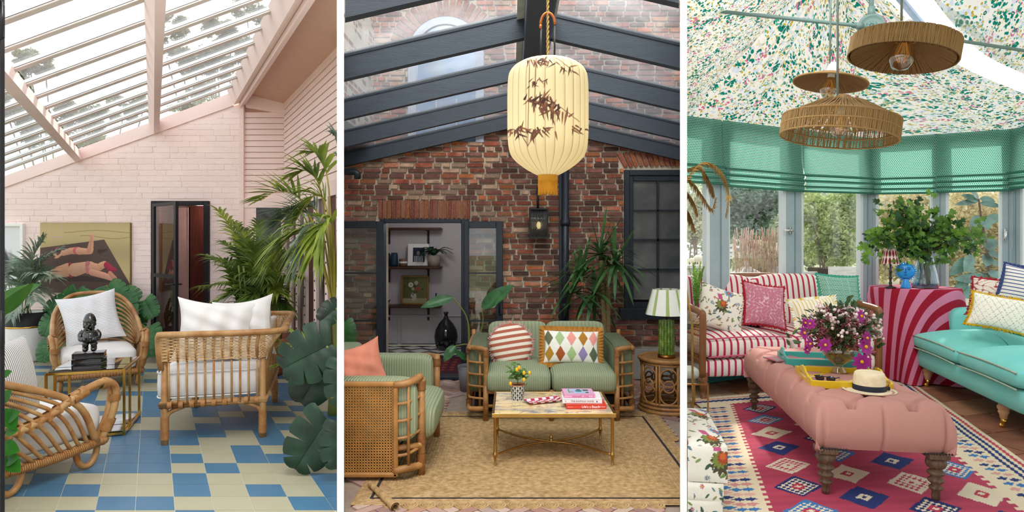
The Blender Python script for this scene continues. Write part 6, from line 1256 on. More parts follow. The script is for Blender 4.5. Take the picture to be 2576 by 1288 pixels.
t_, c = pot2('pencil_pot', 'pale pot with a dark brush standing in it on the lowest hall shelf', 1094, z2_, [(0, 0), (.06, 0), (.065, .09), (.058, .09), (.055, .02), (0, .02)], mat('pale glaze', 'b9b5ae', .4), 'pot'); b = MB(Mx.Translation(c)); b.tube([(0, 0, .03), (.02, 0, .17)], [.006, .012], 6); build(b, 'brush', BLACKM, t_)
c = W(974, 600, ZH-.14); c.z = z2_; b = MB(Mx.Translation(c)); b.soft((0, 0, .04), (.05, .04, .05), .7, .7, 14, 8); b.tube([(.02, 0, .05), (.045, 0, .075)], [.012, .004], 6); build(b, 'bird_ornament', BLACKM, loc=c, label='small black bird ornament at the left end of the lowest hall shelf', cat='ornament')
c = W(1122, 876, 8.9); c.z = 0; b = MB(Mx.Translation(c)); k = 8.9/F; b.lathe([(0, 0), (20*k, 0), (27*k, 14*k), (30*k, 34*k), (27*k, 50*k), (18*k, 66*k), (7*k, 78*k), (4.5*k, 84*k), (4.5*k, 90*k), (6*k, 91*k), (6*k, 95*k), (4*k, 95*k), (3*k, 90*k)], n=36); build(b, 'demijohn', mat('dark bottle glass', '11141d', .06, spec=.7, var=0), loc=c, label='big dark glass demijohn on the hall floor', cat='bottle')
def prc(u, v): c_ = np.tile(np.array(lin('5a1c24')), (len(u), 1)); e = np.minimum(np.minimum(u, 1-u)*2.2, np.minimum(v, 1-v)); c_[(e < .16) & (np.sin(u*90)*np.sin(v*60) > 0)] = np.array(lin('2a2038')); m = (e > .2) & (np.abs(np.sin(u*26)*np.sin(v*22)) > .6); c_[m] = np.array(lin('8a3a38')); m = (e > .2) & (np.abs(np.sin(u*26+1.5)*np.sin(v*22)) > .8); c_[m] = np.array(lin('2b2740')); return c_
b = MB(); b.grid(lambda u, v: (-1.28+.85*u, 7.2+1.15*v, .006), 110, 110, 0, prc, False); b.box((-.855, 7.775, .002), (.85, 1.15, .006)); build(b, 'hall_rug', vcmat('woven wool', .95, .3, 160), loc=(-.85, 7.8, 0), label='dark red patterned rug on the hall floor', cat='rug')
# ================================================================ ROOM 3 OBJECTS
Lc = lambda h: np.array(lin(h))
# kilim
BL, BR_, FR_, FL_ = G(1738, 1006), G(2292, 962), V((3.19, 3.38, 0)), V((1.06, 3.33, 0))
def kil(u, v):
    qu = np.floor(u*190)/190; qv = np.floor(v*230)/230; c = np.tile(Lc('ac3f58'), (len(u), 1)); c *= (1+.10*np.sin(v*40)+.06*np.sin(v*173))[:, None]
    bw = .155+.006*((np.floor(v*76) % 2)*2-1); brd = (u < bw) | (u > 1-bw*1.25) | (v < .10+.004*((np.floor(u*90) % 2)*2-1)); 
    cols = {0: ('1f2c63', 'ddd0b8', 'b43650'), 1: ('3a73ab', 'ddd0b8', 'b43650'), 2: ('d8cbb2', 'd8cbb2', 'b23a4c'), 3: ('24336c', '24336c', 'd8cbb2'), 4: ('d9ccb6', 'b8405a', 'd9ccb6')}
    ncol, nrow = 4, 8
    for i in range(ncol):
        for j in range(nrow):
            cu = .255+.165*i; cv = .185+.125*j-(.06 if i % 2 else 0); a = np.abs(qu-cu)/.072; b_ = np.abs(qv-cv)/.056; d = a+b_; k = cols[(i*2+j) % 5]; m = (d < 1) & ~brd; c[m] = Lc(k[0])
            ck = (np.floor(u*95)+np.floor(v*115)) % 2 == 0; c[m & (d < .80) & (d > .34) & ck] = Lc(k[1]); c[m & (d < .34)] = Lc(k[2]); c[m & (d < .14)] = Lc(k[1])
    c[brd] = Lc('dccdb0')
    def motif(cu, cv, w_, h_, h): m = (np.abs(qu-cu)/w_+np.abs(qv-cv)/h_ < 1) & brd; c[m] = Lc(h)
    for k in range(34):
        cv = .13+.026*k; h = ('24386f', 'c98a86', '3a73ab', 'd9a79c')[k % 4]; 
        for o in (0, .032, .064): motif(.045+o, cv+.012*(o > 0)-.01*o, .022, .010, h)
        for o in (0, .03): motif(.86+o, cv+.01*(o > 0), .018, .010, ('3a73ab', 'cf9a90', '24386f')[k % 3])
    zz = np.abs(((v*60) % 1)-.5)*.012; e = u-.925+zz
    for k, h in enumerate(('24386f', 'dccdb0', '24386f', 'dccdb0', 'b8455a', 'dccdb0')): m = (e > k*.0125) & (e < (k+1)*.0125) & (v > .03); c[m] = Lc(h)
    zz = np.abs(((u*46) % 1)-.5)*.014; e = v-.030+zz; 
    for k, h in enumerate(('c27a7c', 'dccdb0', '24386f', '24386f', 'dccdb0')): m = (e > k*.010) & (e < (k+1)*.010) & (u < .93); c[m] = Lc(h)
    return c
cK = (BL+BR_+FR_+FL_)/4; t = thing('kilim_rug', 'red woven rug of stepped diamonds with a cream border under the pink bench', 'rug', cK)
qd = lambda u, v: BL.lerp(BR_, u).lerp(FL_.lerp(FR_, u), v)
b = MB(); b.grid(lambda u, v: qd(u, v)+V((0, 0, .010+.003*math.sin(v*34+u*6)*math.sin(u*9))), 400, 470, 0, kil, True, True); b.ext([BL, FL_, FR_, BR_], (0, 0, .004)); build(b, 'weave', vcmat('flat woven wool', .95, .5, 150), t, 3)
b = MB(); rr = random.Random(3)
for k in range(150): p = qd(k/150, 0); b.tube([p+V((0, 0, .006)), p+V((rr.uniform(-.01, .01), .03, .005)), p+V((rr.uniform(-.015, .015), .055, .003))], .003, 4)
build(b, 'fringe', mat('wool fringe', 'e0d6c2', .95), t, 3, kind='stuff')
# red striped sofa
TK = cordmat; RED = stripemat('red ticking linen', [(0, 'efe6dd'), (.56, 'e3c3c0'), (.60, 'bb2f58'), (.90, 'e3c3c0'), (.95, 'efe6dd')], 13, 0); REDW = stripemat('red ticking rail', [(0, 'efe6dd'), (.56, 'e3c3c0'), (.60, 'bb2f58'), (.90, 'e3c3c0'), (.95, 'efe6dd')], 27, 0)
OAK = mat('waxed beech', '9c683f', .4, var=.25, vs=9, stretch=(5, 5, 1), col2='7d4f2d')
loc = G(1768, 1003); MQ = frame(loc, -10); WS = 1.86; t = thing('striped_sofa', 'red and white striped two seat sofa with a wooden cane sided frame below the window', 'sofa', loc)
b = MB(MQ); b.soft((WS/2, .36, .29), (WS+.02, .80, .18), .25, .08, 60, 12); build(b, 'seat_rail', REDW, t, 3)
for k in range(2): b = MB(MQ); b.soft((WS*(.25+.5*k), .36, .475), (WS/2-.01, .82, .22), .45, .14, 44, 16, crown=.06); build(b, 'seat_cushion', RED, t, 3)
b = MB(MQ)
for z in (.575, .40):
    for k in range(2): b.tube([(WS*(.02+.5*k)+(WS/2-.06)*f, -.045+.01*math.sin(pi*f)*0, z+.015*math.sin(pi*f)) for f in [j/10 for j in range(11)]], .008, 6)
build(b, 'piping', mat('rose piping', 'c9607e', .8), t, 3, kind='stuff')
for k in range(2): b = MB(MQ); b.soft((WS*(.27+.46*k), .72, .86), (WS*.47, .22, .54), .38, .22, 40, 18, crown=.03, m=Mx.Rotation(rad(-9), 4, 'X')); build(b, 'back_cushion', RED, t, 3)
b = MB(MQ); b.tube(cr([(0, .80, .3), (0, .82, .9), (.1, .85, 1.08), (WS*.3, .86, 1.13), (WS*.5, .86, 1.14), (WS*.7, .86, 1.13), (WS-.1, .85, 1.08), (WS, .82, .9), (WS, .80, .3)], 6), .024, 8); build(b, 'back_frame', OAK, t, 3)
for x, s in ((-.02, -1), (WS+.02, 1)):
    b = MB(MQ); A = cr([(x, -.03, .22), (x, -.035, .5), (x, -.04, .78), (x, .0, .83), (x, .25, .86), (x, .6, .93), (x, .82, .98)], 5); b.tube(A, [.034]*len(A), 8); b.box((x, .38, .36), (.05, .82, .05), .01); build(b, 'arm_frame', OAK, t, 3); b = MB(MQ)
    for j in range(26): y = .0+.031*j; b.tube([(x, y, .38), (x, y, .81+.16*y)], .0022, 4, caps=False)
    for j in range(14): z = .40+.032*j; b.tube([(x, -.02, z), (x, .8, z)], .0022, 4, caps=False)
    build(b, 'cane_side', mat('cane strand', 'b07c3f', .5), t, 3, kind='stuff')
    for y in (.0, .78): b = MB(MQ); b.tube(cr([(x*1+.02*-s, y, .24), (x-.01*s, y-.03, .16), (x-.02*s, y-.005, .07), (x-.01*s, y-.02, .02), (x-.01*s, y-.05, .012)], 5), [.05, .045, .034, .024, .022, .026, .03], 10); build(b, 'leg', OAK, t, 3)
# cushions on the striped sofa
def scat(nm, lab, px, py, Z, w, h, t_, m, ang=0, lean=-16, turn=-10, colf=None, fringe=None, n=26, ruff=None, pinch=.10, back=None):
    c = W(px, py, Z); M = Mx.Translation(c) @ Mx.Rotation(-rad(turn), 4, 'Z') @ Mx.Rotation(rad(ang), 4, 'Y') @ Mx.Rotation(rad(lean), 4, 'X'); lb = c-V((0, 0, h/2))
    t = thing('cushion', lab, 'cushion', lb); b = MB(); b.pillow(w, h, t_, M, n, colf, pinch, back); build(b, 'cover', m, t, 3)
    if fringe or ruff:
        P = []
        for k in range(241):
            f = k/240*4; e = int(f) % 4; g = f-int(f); a, d = [(-1+2*g, -1), (1, -1+2*g), (1-2*g, 1), (-1, 1-2*g)][e]; P.append((a*w/2*(1-pinch*(1-d*d)*abs(a)**3), d*h/2*(1-pinch*(1-a*a)*abs(d)**3)))
        b = MB(M)
        if fringe:
            b.tube([(x, 0, z) for x, z in P[:-1]], .010, 6, True); rr = random.Random(int(px))
            for x, z in P[::1]: q = math.hypot(x, z); b.tube([(x, 0, z), (x*(1+.022/q)+rr.uniform(-.008, .008), rr.uniform(-.012, .012), z*(1+.022/q)+rr.uniform(-.008, .008))], .005, 4)
            build(b, 'fringe', fringe, t, 3, kind='stuff')
        else:
            def rf(u, v): x, z = P[int(u*240)]; q = math.hypot(x, z); o = 1+.03*v/q*1.0; return (x*o, .010*v*math.sin(u*2*pi*50), z*o)
            b.grid(rf, 240, 2); build(b, 'ruffle', ruff, t, 3)
    return t
def florc(seed):
    rr = random.Random(seed); S = []
    for k in range(70): S.append(('leaf', rr.random(), rr.random(), rr.uniform(0, 3.1), rr.uniform(.02, .05), rr.choice(('6f8a4e', '8a9a5c', '5b7a86', '9c7a4a', '3f5a48'))))
    for k in range(16): S.append(('fl', rr.random(), rr.random(), 0, rr.uniform(.025, .045), rr.choice(('3f72a8', 'b0456a', 'c26a4a', '7a4a7a', '4a86a8'))))
    def f(u, v):
        c = np.tile(Lc('ece7da'), (len(u), 1))
        for ax, ay, bx, by in ((.2, .05, .5, .35), (.5, .35, .55, .8), (.5, .35, .85, .25), (.35, .2, .8, .1)): dx, dy = bx-ax, by-ay; q = np.clip(((u-ax)*dx+(v-ay)*dy)/(dx*dx+dy*dy), 0, 1); c[np.hypot(u-ax-q*dx-.02*np.sin(q*9), v-ay-q*dy) < .010] = Lc('7a5138')
        for kind, x, y, a, r, h in S:
            if kind == 'leaf': p = (u-x)*math.cos(a)+(v-y)*math.sin(a); q = -(u-x)*math.sin(a)+(v-y)*math.cos(a); c[(p/r)**2+(q/(r*.38))**2 < 1] = Lc(h)
            else: d = np.hypot(u-x, v-y); th = np.arctan2(v-y, u-x); c[d < r*(.75+.3*np.cos(th*8))] = Lc(h); c[d < r*.35] = Lc('e0a53c')
        for x, y, r, h in ((.44, .52, .15, '4f4a34'), (.42, .56, .11, '7a8a44'), (.46, .58, .085, 'a84a2c'), (.46, .60, .05, 'd06a34')): d = np.hypot((u-x)*1.1, v-y); th = np.arctan2(v-y, u-x); c[d < r*(.85+.16*np.cos(th*11))] = Lc(h)
        m = (np.abs(u-(.40-.3*(v-.66))) < .045) & (v > .66) & (v < .80); c[m] = Lc('c45a86'); d = np.hypot(u-.55, v-.88); th = np.arctan2(v-.88, u-.55); c[d < .10*(.8+.25*np.cos(th*12))] = Lc('4f86b8'); c[d < .035] = Lc('c9673a'); return c
    return f
VC = vcmat('printed linen', .85, .15, 220)
scat('c', 'white cushion printed with large exotic flowers, leftmost on the striped sofa', 1815, 778, 6.38, .50, .46, .15, VC, 17, -18, 0, florc(4), n=90, pinch=.13)
def squig(base, ln, k=6.0):
    def f(u, v): s = np.sin(u*k*6.3+2.2*np.sin(v*k*4.1+1))+np.sin(v*k*5.6+2*np.sin(u*k*3.3)); c = np.tile(Lc(base), (len(u), 1)); m = np.abs(s) < .20; c[m] = Lc(ln); return c
    return f
scat('c', 'dusty pink cushion with pale beaded squiggles and red fringe on the striped sofa', 1922, 768, 6.42, .46, .44, .14, VC, 9, -18, -10, squig('c0758a', 'dfb6bc'), mat('red fringe', 'a01a2c', .9, var=.15), n=100)
scat('c', 'green woven check cushion with a self ruffle, at the back right of the striped sofa', 2112, 748, 6.72, .47, .47, .14, None or VC, 4, -16, -8, lambda u, v: np.where((((np.floor(u*26)+np.floor(v*52)*.0+(np.floor(v*26) % 2)*.5+u*0) % 1 < 2) & ((((u*26+.5*(np.floor(v*34) % 2)) % 1) < .72) & (((v*34) % 1) < .68)))[:, None], Lc('177a62'), Lc('b7d8c8')), ruff=mat('green ruffle', '3f9c84', .85, var=.3, vs=80), n=110)
YEL = stripemat('yellow striped linen', [(0, 'f2ecdc'), (.62, 'd9b84a'), (.70, 'f2ecdc'), (.76, 'd9b84a'), (.92, 'f2ecdc')], 13, 0)
scat('c', 'small oblong white cushion with yellow stripes in front of the green one', 2052, 787, 6.45, .52, .31, .13, YEL, -4, -20, -10, ruff=YEL, n=22)
# left margin: planter on the sill, glass table, flowered chair
c = onl(1741, PA, dA); c.z = ZS+.005; c = c+V((.02, -.06, 0)); t = thing('potted_herb', 'feathery green plant in a small white pot on the window sill at the left', 'potted plant', c); b = MB(Mx.Translation(c)); b.lathe([(0, 0), (.055, 0), (.06, .01), (.06, .13), (.052, .13), (.05, .11), (0, .11)], n=20); build(b, 'pot', mat('white glazed pot', 'e9e8e6', .3), t, 3)
rr = random.Random(6)
for k in range(16): e = c+V((rr.uniform(-.09, .12), rr.uniform(-.09, .05), rr.uniform(.3, .62))); b = MB(); s0 = c+V((0, 0, .1)); frond(b, [s0, s0.lerp(e, .6)+V((0, 0, .05)), e], 12, .055, .014, .2, 55, 0, .003, seed=k); build(b, 'frond', mat('fresh fern leaf', '7aa845', .5, var=.3, transl=.35), t, 3)
c = V((1.60, 5.62, 0)); t = thing('glass_side_table', 'small brass and glass box table beside the striped sofa at the left edge', 'table', c); b = MB(Mx.Translation(c)); s = .012
for x in (-.16, .07):
    for y in (-.2, .2): b.box((x, y, .14), (s, s, .28)) if 0 else b.box((x, y, .15), (s, s, .30))
    for z in (.03, .29): b.box((x, 0, z), (s, .4, s))
for y in (-.2, .2):
    for z in (.03, .29): b.box((-.045, y, z), (.23, s, s))
build(b, 'frame', mat('aged brass', 'b08a4c', .35, 1), t, 3); b = MB(Mx.Translation(c)); b.box((-.045, 0, .292), (.22, .39, .006)); build(b, 'glass_top', GLASS, t, 3)
c2 = c+V((-.03, .02, .297)); b = MB(Mx.Translation(c2)); b.soft((0, .02, .05), (.16, .22, .10), .6, .5, 20, 10); build(b, 'folded_cloth', VC if 0 else mat('white flowered cloth', 'e9e4d8', .9, var=.2, vs=25, col2='9fb6a8'), None, 3, loc=c2, label='crumpled pale patterned cloth on the small glass table', cat='cloth')
FA = florc(9); FB = florc(15); loc = V((.96, 3.42, 0)); MF = frame(loc, 9); t = thing('flowered_armchair', 'white armchair printed with garden flowers cut off at the lower left', 'armchair', loc)
for z, h, w_, f_, nm in ((.315, .19, .21, FA, 'seat_cushion'), (.165, .10, .19, FB, 'seat_cushion'), (.07, .12, .185, FA, 'base')):
    b = MB(MF); X0, X1, Y0, Y1, z0, z1 = -.30, w_-.02, -.01, .79, z-h/2, z+h/2; ff = lambda a, c, o, f_=f_: (lambda u, v: f_((u*a+o) % 1, (v*c+o*.7) % 1)*.82); bl = lambda u, v, k=.014: k*(1-(2*u-1)**4)*(1-(2*v-1)**4)
    b.grid(lambda u, v: (X0+(X1-X0)*u, Y0-bl(u, v), z0+h*v), 110, 70, 0, ff(1.1, h/.46, .1+z), True); b.grid(lambda u, v: (X1+bl(u, v), Y0+(Y1-Y0)*u, z0+h*v), 120, 70, 0, ff(1.7, h/.46, .3+z), True); b.grid(lambda u, v: (X0+(X1-X0)*u, Y0+(Y1-Y0)*v, z1+bl(u, v, .03)), 110, 140, 0, ff(1.1, 1.7, .5), True); b.box(((X0+X1)/2, (Y0+Y1)/2, z), (X1-X0-.004, Y1-Y0-.004, h-.004), .01); build(b, nm, VC, t, 3)
b = MB(MF); P = [(-.29+.51, .0, .405), (.22, .79, .405)]; b.tube([(.185, .0, .395), (.185, .78, .395)], .007, 6); b.tube([(.0, -.005, .235), (.18, -.005, .235), (.185, .78, .235)], .007, 6); build(b, 'piping', mat('white piping', 'ece7da', .8), t, 3)
b = MB(MF); b.tube(cr([(-.035, .1, .12), (-.03, .02, .3), (-.035, .02, .42), (-.05, .2, .50)], 5), .026, 10); build(b, 'arm', mat('red mahogany', '7a3a22', .35), t, 3)
# pink tufted bench
BLN = mat('pink linen', 'bf8a80', .85, var=.05, vs=3, bump=.12, bs=220, col2='b8827a'); loc = V((1.864, 3.78, 0)); yw = 9; MN = frame(loc, yw); BW, BLn, zt_, zb_ = .60, 1.93, .545, .285; ov = .075
t = thing('tufted_bench', 'long pink deep buttoned bench on turned wooden legs', 'bench', loc)
r_ = .095; hw, hl = BW/2+ov, BLn/2+ov; px_, py_ = .165, .175
def edge(tv, half):
    a = abs(tv); s = math.copysign(1, tv)
    if a <= 1: return s*a*(half-r_), 0.0
    q = a-1
    if q < .5: th = q/.5*pi/2; return s*(half-r_+r_*math.sin(th)), r_*(1-math.cos(th))
    return s*(half+.006*math.sin((q-.5)/.5*pi)-.045*((q-.5)/.5)**2), r_+(q-.5)/.5*(zt_-zb_-r_)
def bench(u, v):
    a, b_ = (2*u-1), (2*v-1); fu, fv = 2/(hw*2)*(hw), 1; au = a*(1+.26/hw*.85); av = b_*(1+.26/hl*.85)
    ku, kv = 2.0, 2.0
    tu = au if abs(au) <= 1 else math.copysign(1+(abs(au)-1)/(.26/hw*.85), au); tv = av if abs(av) <= 1 else math.copysign(1+(abs(av)-1)/(.26/hl*.85), av)
    x, d1 = edge(tu, hw); y, d2 = edge(tv, hl); z = zt_-min(zt_-zb_, max(d1, d2)+.35*min(d1, d2))
    A, B = x/px_, (y+.105)/py_; p = A+B; q = A-B; e1, e2 = abs((p % 2)-1), abs((q % 2)-1); e1 = 1-e1; e2 = 1-e2; top = math.exp(-((d1+d2)/.05)**2); ex = max(0, 1-max(abs(x)-hw+.05, abs(y)-hl+.05, 0)/.06)
    dent = (.026*(math.exp(-(e1/.12)**2)+math.exp(-(e2/.12)**2))+.05*math.exp(-(e1*e1+e2*e2)/.06))*top*ex
    sidex = 1-top*ex; s1 = abs(((A if d2 > d1 else (y+.105)/py_)+1) % 2-1); s1 = 1-s1 if 0 else min(s1, 1); cr_ = .018*math.exp(-((1-s1 if 0 else s1)/.06)**2)*sidex
    z -= dent-.03*top; sc_ = 1-cr_/max(.05, math.hypot(x, y)); return (BW/2+x*sc_, BLn/2+y*sc_, z)
b = MB(MN); b.grid(bench, 110, 220, 0, None, True); build(b, 'tufted_top', BLN, t); b = MB(MN); b.box((BW/2, BLn/2, zb_+.012), (BW+.04, BLn+.04, .02), .004); build(b, 'base_board', BLN, t)
BUT = bpy.data.meshes.new('button'); q = MB(); q.ball((0, 0, 0), .013, 8, sq=(1, 1, .5)); BUT.from_pydata(q.v, [], q.f); BUT.materials.append(BLN)
for i in range(-2, 3):
    for j in range(-6, 6):
        if (i+j) % 2 == 0: continue
        x, y = i*px_, j*py_-.105+py_*0; 
        if abs(x) < hw-.1 and abs(y) < hl-.08:
            A, B = x/px_, (y+.105)/py_
            if abs(((A+B) % 2)-1) < .01 or True: inst('button', BUT, t, MN @ V((BW/2+x, BLn/2+y, zt_-.05)))
DOAK = mat('dark turned oak', '57402f', .5, var=.3, vs=14, stretch=(6, 6, 1), col2='6e5440')
for x in (0, BW):
    for y in (0, BLn):
        b = MB(MN @ Mx.Translation((x, y, 0))); b.lathe([(0, 0), (.018, 0), (.024, .035), (.02, .06), (.036, .075), (.038, .085), (.022, .10), (.042, .118), (.043, .13), (.024, .145), (.046, .162), (.047, .172), (.026, .188), (.046, .20), (.056, .222), (.052, .245), (.034, .258)], (0, 0, 0), 20); b.box((0, 0, .272), (.11, .11, .035), .004); build(b, 'leg', DOAK, t)
b = MB(MN)
for k in range(46):
    f = k/45
    if .22 < f < .78: continue
    b.ball((-.05+(BW+.1)*f, -ov-.002, zb_+.012), .0065, 6)
build(b, 'nail_trim', BLACKM, t, kind='stuff')
# trays on the bench
def tray(nm, lab, px, py, w_, d_, h, m, yw2, scal=True, zt2=.56):
    Z = (H-zt2)*F/(py-HZ); p = V(((px-1288)*Z/F, Z, zt2)); M = frame(p, yw2); t = thing('tray', lab, 'tray', p); b = MB(M); b.box((w_/2, d_/2, .005), (w_, d_, .01), .002); th = .012
    for y in (0, d_): b.box((w_/2, y, h*.42), (w_, th, h*.84), .003)
    build(b, 'base', m, t)
    for x, s in ((0, -1), (w_, 1)):
        b = MB(M); pts = []; n = 40
        for k in range(n+1): f = k/n; pts.append((x-th/2, d_*f, h*(.84+.75*math.exp(-((f-.5)/.20)**2)+.12*abs(math.sin(f*pi*6)))))
        sl = [(x-th/2, d_*f, 0) for f in (1, .72, .72, .28, .28, 0)]
        outer = pts+[(x-th/2, d_, 0), (x-th/2, 0, 0)]
        # end wall with a hand slot: lower strip, two cheeks and the arch above
        zs, zu = h*.55, h*.95
        b.ext([(x-th/2, 0, 0), (x-th/2, d_, 0), (x-th/2, d_, zs), (x-th/2, 0, zs)], (th, 0, 0))
        lo = [p_ for p_ in pts if p_[1] <= d_*.30]; hi = [p_ for p_ in pts if p_[1] >= d_*.70]; mi_ = [p_ for p_ in pts if d_*.28 <= p_[1] <= d_*.72]
        b.ext([(x-th/2, 0, zs)]+[(x-th/2, lo[-1][1], zs)]+lo[::-1], (th, 0, 0)); b.ext([(x-th/2, hi[0][1], zs), (x-th/2, d_, zs)]+hi[::-1], (th, 0, 0)); b.ext([(x-th/2, mi_[0][1], zu), (x-th/2, mi_[-1][1], zu)]+mi_[::-1], (th, 0, 0)); build(b, 'end_handle', m, t)
    return p, M
TT = mat('teal lacquer', '3fa39b', .3, var=.04, spec=.5); YT = mat('yellow lacquer', 'd9b41c', .25, var=.04, spec=.5)
tray('t', 'teal lacquered tray with scalloped edge on the far half of the bench', 1980, 921, .56, .34, .07, TT, 12)
pY, MY = tray('t', 'glossy yellow tray with arched handles in the middle of the bench', 2042, 976, .47, .50, .06, YT, 13)
b = MB(Mx.Translation((pY.x+.22, pY.y+.92, .575))); b.box((0, 0, .006), (.26, .19, .012), .002, rz=12); build(b, 'magazine', mat('magazine cover', '9fa6ae', .4, var=.4, vs=18, col2='c24a4a'), loc=(pY.x+.22, pY.y+.92, .575), label='folded magazine lying in the teal tray behind the flowers', cat='magazine')
c = MY @ V((.12, .17, .012)); M = frame(c, 40); t = thing('sunglasses', 'dark sunglasses lying in the yellow tray', 'sunglasses', c); b = MB(M)
for x in (-.034, .034): b.ball((x, 0, .02), .03, 12, sq=(1, .22, .72))
build(b, 'lens', mat('smoked lens', '2a2024', .08, spec=.7), t, kind='stuff'); b = MB(M); b.tube([(-.066, 0, .03), (0, -.004, .032), (.066, 0, .03)], .004, 6)
for x in (-.066, .066): b.tube([(x, 0, .03), (x*.95, .1, .02), (x*.9, .12, .008)], .003, 6)
build(b, 'frame', BLACKM, t)
# footed glass bowl with the bouquet
c = V((((2110-1288)*4.52/F), 4.52, .574)); t = thing('glass_bowl', 'footed ribbed glass bowl holding the mixed bouquet in the yellow tray', 'vase', c); AMB = glassmat('amber glass', 'e6dcc2', 3.0, .05, .03); b = MB(Mx.Translation(c)); wob = lambda a, f: 1+.03*math.cos(a*14); b.lathe([(.0, 0), (.058, 0), (.05, .012), (.03, .04), (.026, .055), (.045, .07), (.085, .10), (.103, .14), (.104, .165), (.093, .195), (.086, .195), (.096, .165), (.096, .14), (.08, .105), (.04, .078), (0, .07)], n=42, wob=wob); build(b, 'glass', AMB, t)
b = MB(Mx.Translation(c)); rr = random.Random(3)
for k in range(14): a = rr.uniform(0, 6.3); b.tube([(.04*math.cos(a+2), .04*math.sin(a+2), .085), (.07*math.cos(a), .07*math.sin(a), .2)], .004, 5)
build(b, 'cut_stems', mat('green stem', '5b7a34', .5, var=.3), t, kind='stuff')
t = thing('bouquet', 'bouquet of pink berries, dark blossom and magenta cosmos in the glass bowl', 'flowers', c+V((0, 0, .2))); cb = c+V((0, 0, .31)); DL = mat('dark rose leaf', '33462c', .5, var=.35, transl=.15, col2='4f6a3c'); SNB = mat('snowberry', 'e6bfc4', .5, var=.12, col2='f2e6e2', rnd=True); SED = mat('dark sedum blossom', '6e2a38', .85, var=.4, vs=60, col2='a8606a')
st = MB(); rr = random.Random(17); SB_ = bpy.data.meshes.new('berry'); q = MB(); q.ball((0, 0, 0), .0125, 8); SB_.from_pydata(q.v, [], q.f); SB_.materials.append(SNB)
for p in SB_.polygons: p.use_smooth = True
def dirn(): 
    a = rr.uniform(0, 2*pi); e = rr.uniform(-.25, 1.35); return V((math.cos(a)*math.cos(e)*1.0, math.sin(a)*math.cos(e)*.8, math.sin(e)*.78))
for k in range(64):
    d = dirn(); p = cb+V((d.x*.27, d.y*.22, d.z*.20))*rr.uniform(.8, 1.08); st.tube([c+V((0, 0, .19)), c.lerp(p, .6)+V((0, 0, .06)), p], .0025, 4); n_ = rr.randint(4, 7)
    for j in range(n_): inst('berry', SB_, t, p+V((rr.gauss(0, .016), rr.gauss(0, .016), rr.gauss(0, .018))), (rr.uniform(.7, 1.1),)*3)
for k in range(22):
    d = dirn(); p = cb+V((d.x*.24, d.y*.2, d.z*.17)); b = MB()
    for j in range(60): b.ball(p+V((rr.gauss(0, .022), rr.gauss(0, .02), rr.gauss(0, .013))), .0055, 5)
    build(b, 'dark_blossom', SED, t, kind='stuff')
for k in range(290):
    d = dirn(); p = cb+V((d.x*.26, d.y*.22, d.z*.19))*rr.uniform(.45, 1.1); b = MB(); oval(b, p, V((d.x+rr.gauss(0, .4), d.y-.3+rr.gauss(0, .3), d.z+rr.gauss(0, .4))), (0, -.5, 1), rr.uniform(.035, .06), .026, .15, nu=4, nv=2); build(b, 'leaf', DL, t)
for px, py in ((2112, 770), (2130, 762), (2104, 785), (2205, 800), (1992, 860), (2205, 870), (2150, 775)):
    for j in range(4): b = MB(); oval(b, W(px, py, 4.5)+V((rr.uniform(-.02, .02), 0, rr.uniform(-.03, .03))), (rr.uniform(-1, 1), -.3, rr.uniform(-.2, 1)), (0, -1, .4), .055, .026, .1, nu=4, nv=2); build(b, 'leaf', DL, t)
build(st, 'stem', mat('green stem', '5b7a34', .5), t, kind='stuff'); b = MB(); cloud(b, cb-V((0, 0, .02)), (.22, .19, .17), 900, .024, 5, (0, 1), .1, .8, 1.7); build(b, 'filler', [DL, SED], t, kind='stuff')
MAG = mat('magenta petal', 'b52a9c', .6, var=.12, transl=.3, col2='9c1f86')
for k, (px, py, sz, tilt) in enumerate(((2075, 868, 26, .1), (2177, 873, 32, .5), (2168, 910, 32, -.3), (2165, 795, 26, .9), (2022, 838, 26, 1.1), (2024, 812, 20, 1.2), (2036, 865, 22, .9), (2038, 815, 20, -1.1), (2030, 880, 18, .6), (2180, 850, 24, .6))):
    p = W(px, py, 4.22); nrm = V((math.sin(tilt)*.9, -1, .2+.25*math.sin(k*2.0))).normalized(); u_ = nrm.cross(V((0, 0, 1))).normalized(); v_ = u_.cross(nrm); fl_ = MB(); s_ = sz*.72*4.2/F
    for j in range(8): a = 2*pi*j/8+k; d = u_*math.cos(a)+v_*math.sin(a); oval(fl_, p+d*s_*.14, d+nrm*.15, nrm, s_*.95, s_*.66, .15, nu=5, nv=2, point=.7)
    fo = build(fl_, 'cosmos_flower', MAG, t); b = MB(); b.ball(p+nrm*.006, s_*.2, 8, sq=(1, 1, 1)); build(b, 'flower_centre', mat('yellow stamens', 'd9a21f', .8), fo)
# straw hat
c = V((((2187-1288)*3.98/F), 3.98, .555)); MH = frame(c, 0) @ Mx.Scale(.9, 4); t = thing('straw_hat', 'straw hat with navy band and small feather on the near bench end', 'hat', c); STW = mat('fine straw', 'e6d5b4', .8, var=.08, vs=30, bump=.5, bs=300, bd=.003)
b = MB(MH); b.lathe([(.10, .026), (.12, .018), (.15, .016), (.168, .024), (.170, .028), (.150, .021), (.12, .024), (.104, .03)], n=48, wob=lambda a, f: 1+.012*math.cos(2*a)); build(b, 'brim', STW, t)
b = MB(MH); b.lathe([(.104, .024), (.103, .07), (.099, .12), (.094, .142), (.084, .152), (.076, .148), (.062, .143), (.05, .15), (.0, .158)], n=44); build(b, 'crown', STW, t); b = MB(MH); b.lathe([(.105, .026), (.1065, .03), (.1055, .064), (.1035, .066)], n=44); b.box((.098, -.05, .046), (.03, .02, .026), .004, rz=-28); build(b, 'band', mat('navy ribbon', '1b2030', .7), t)
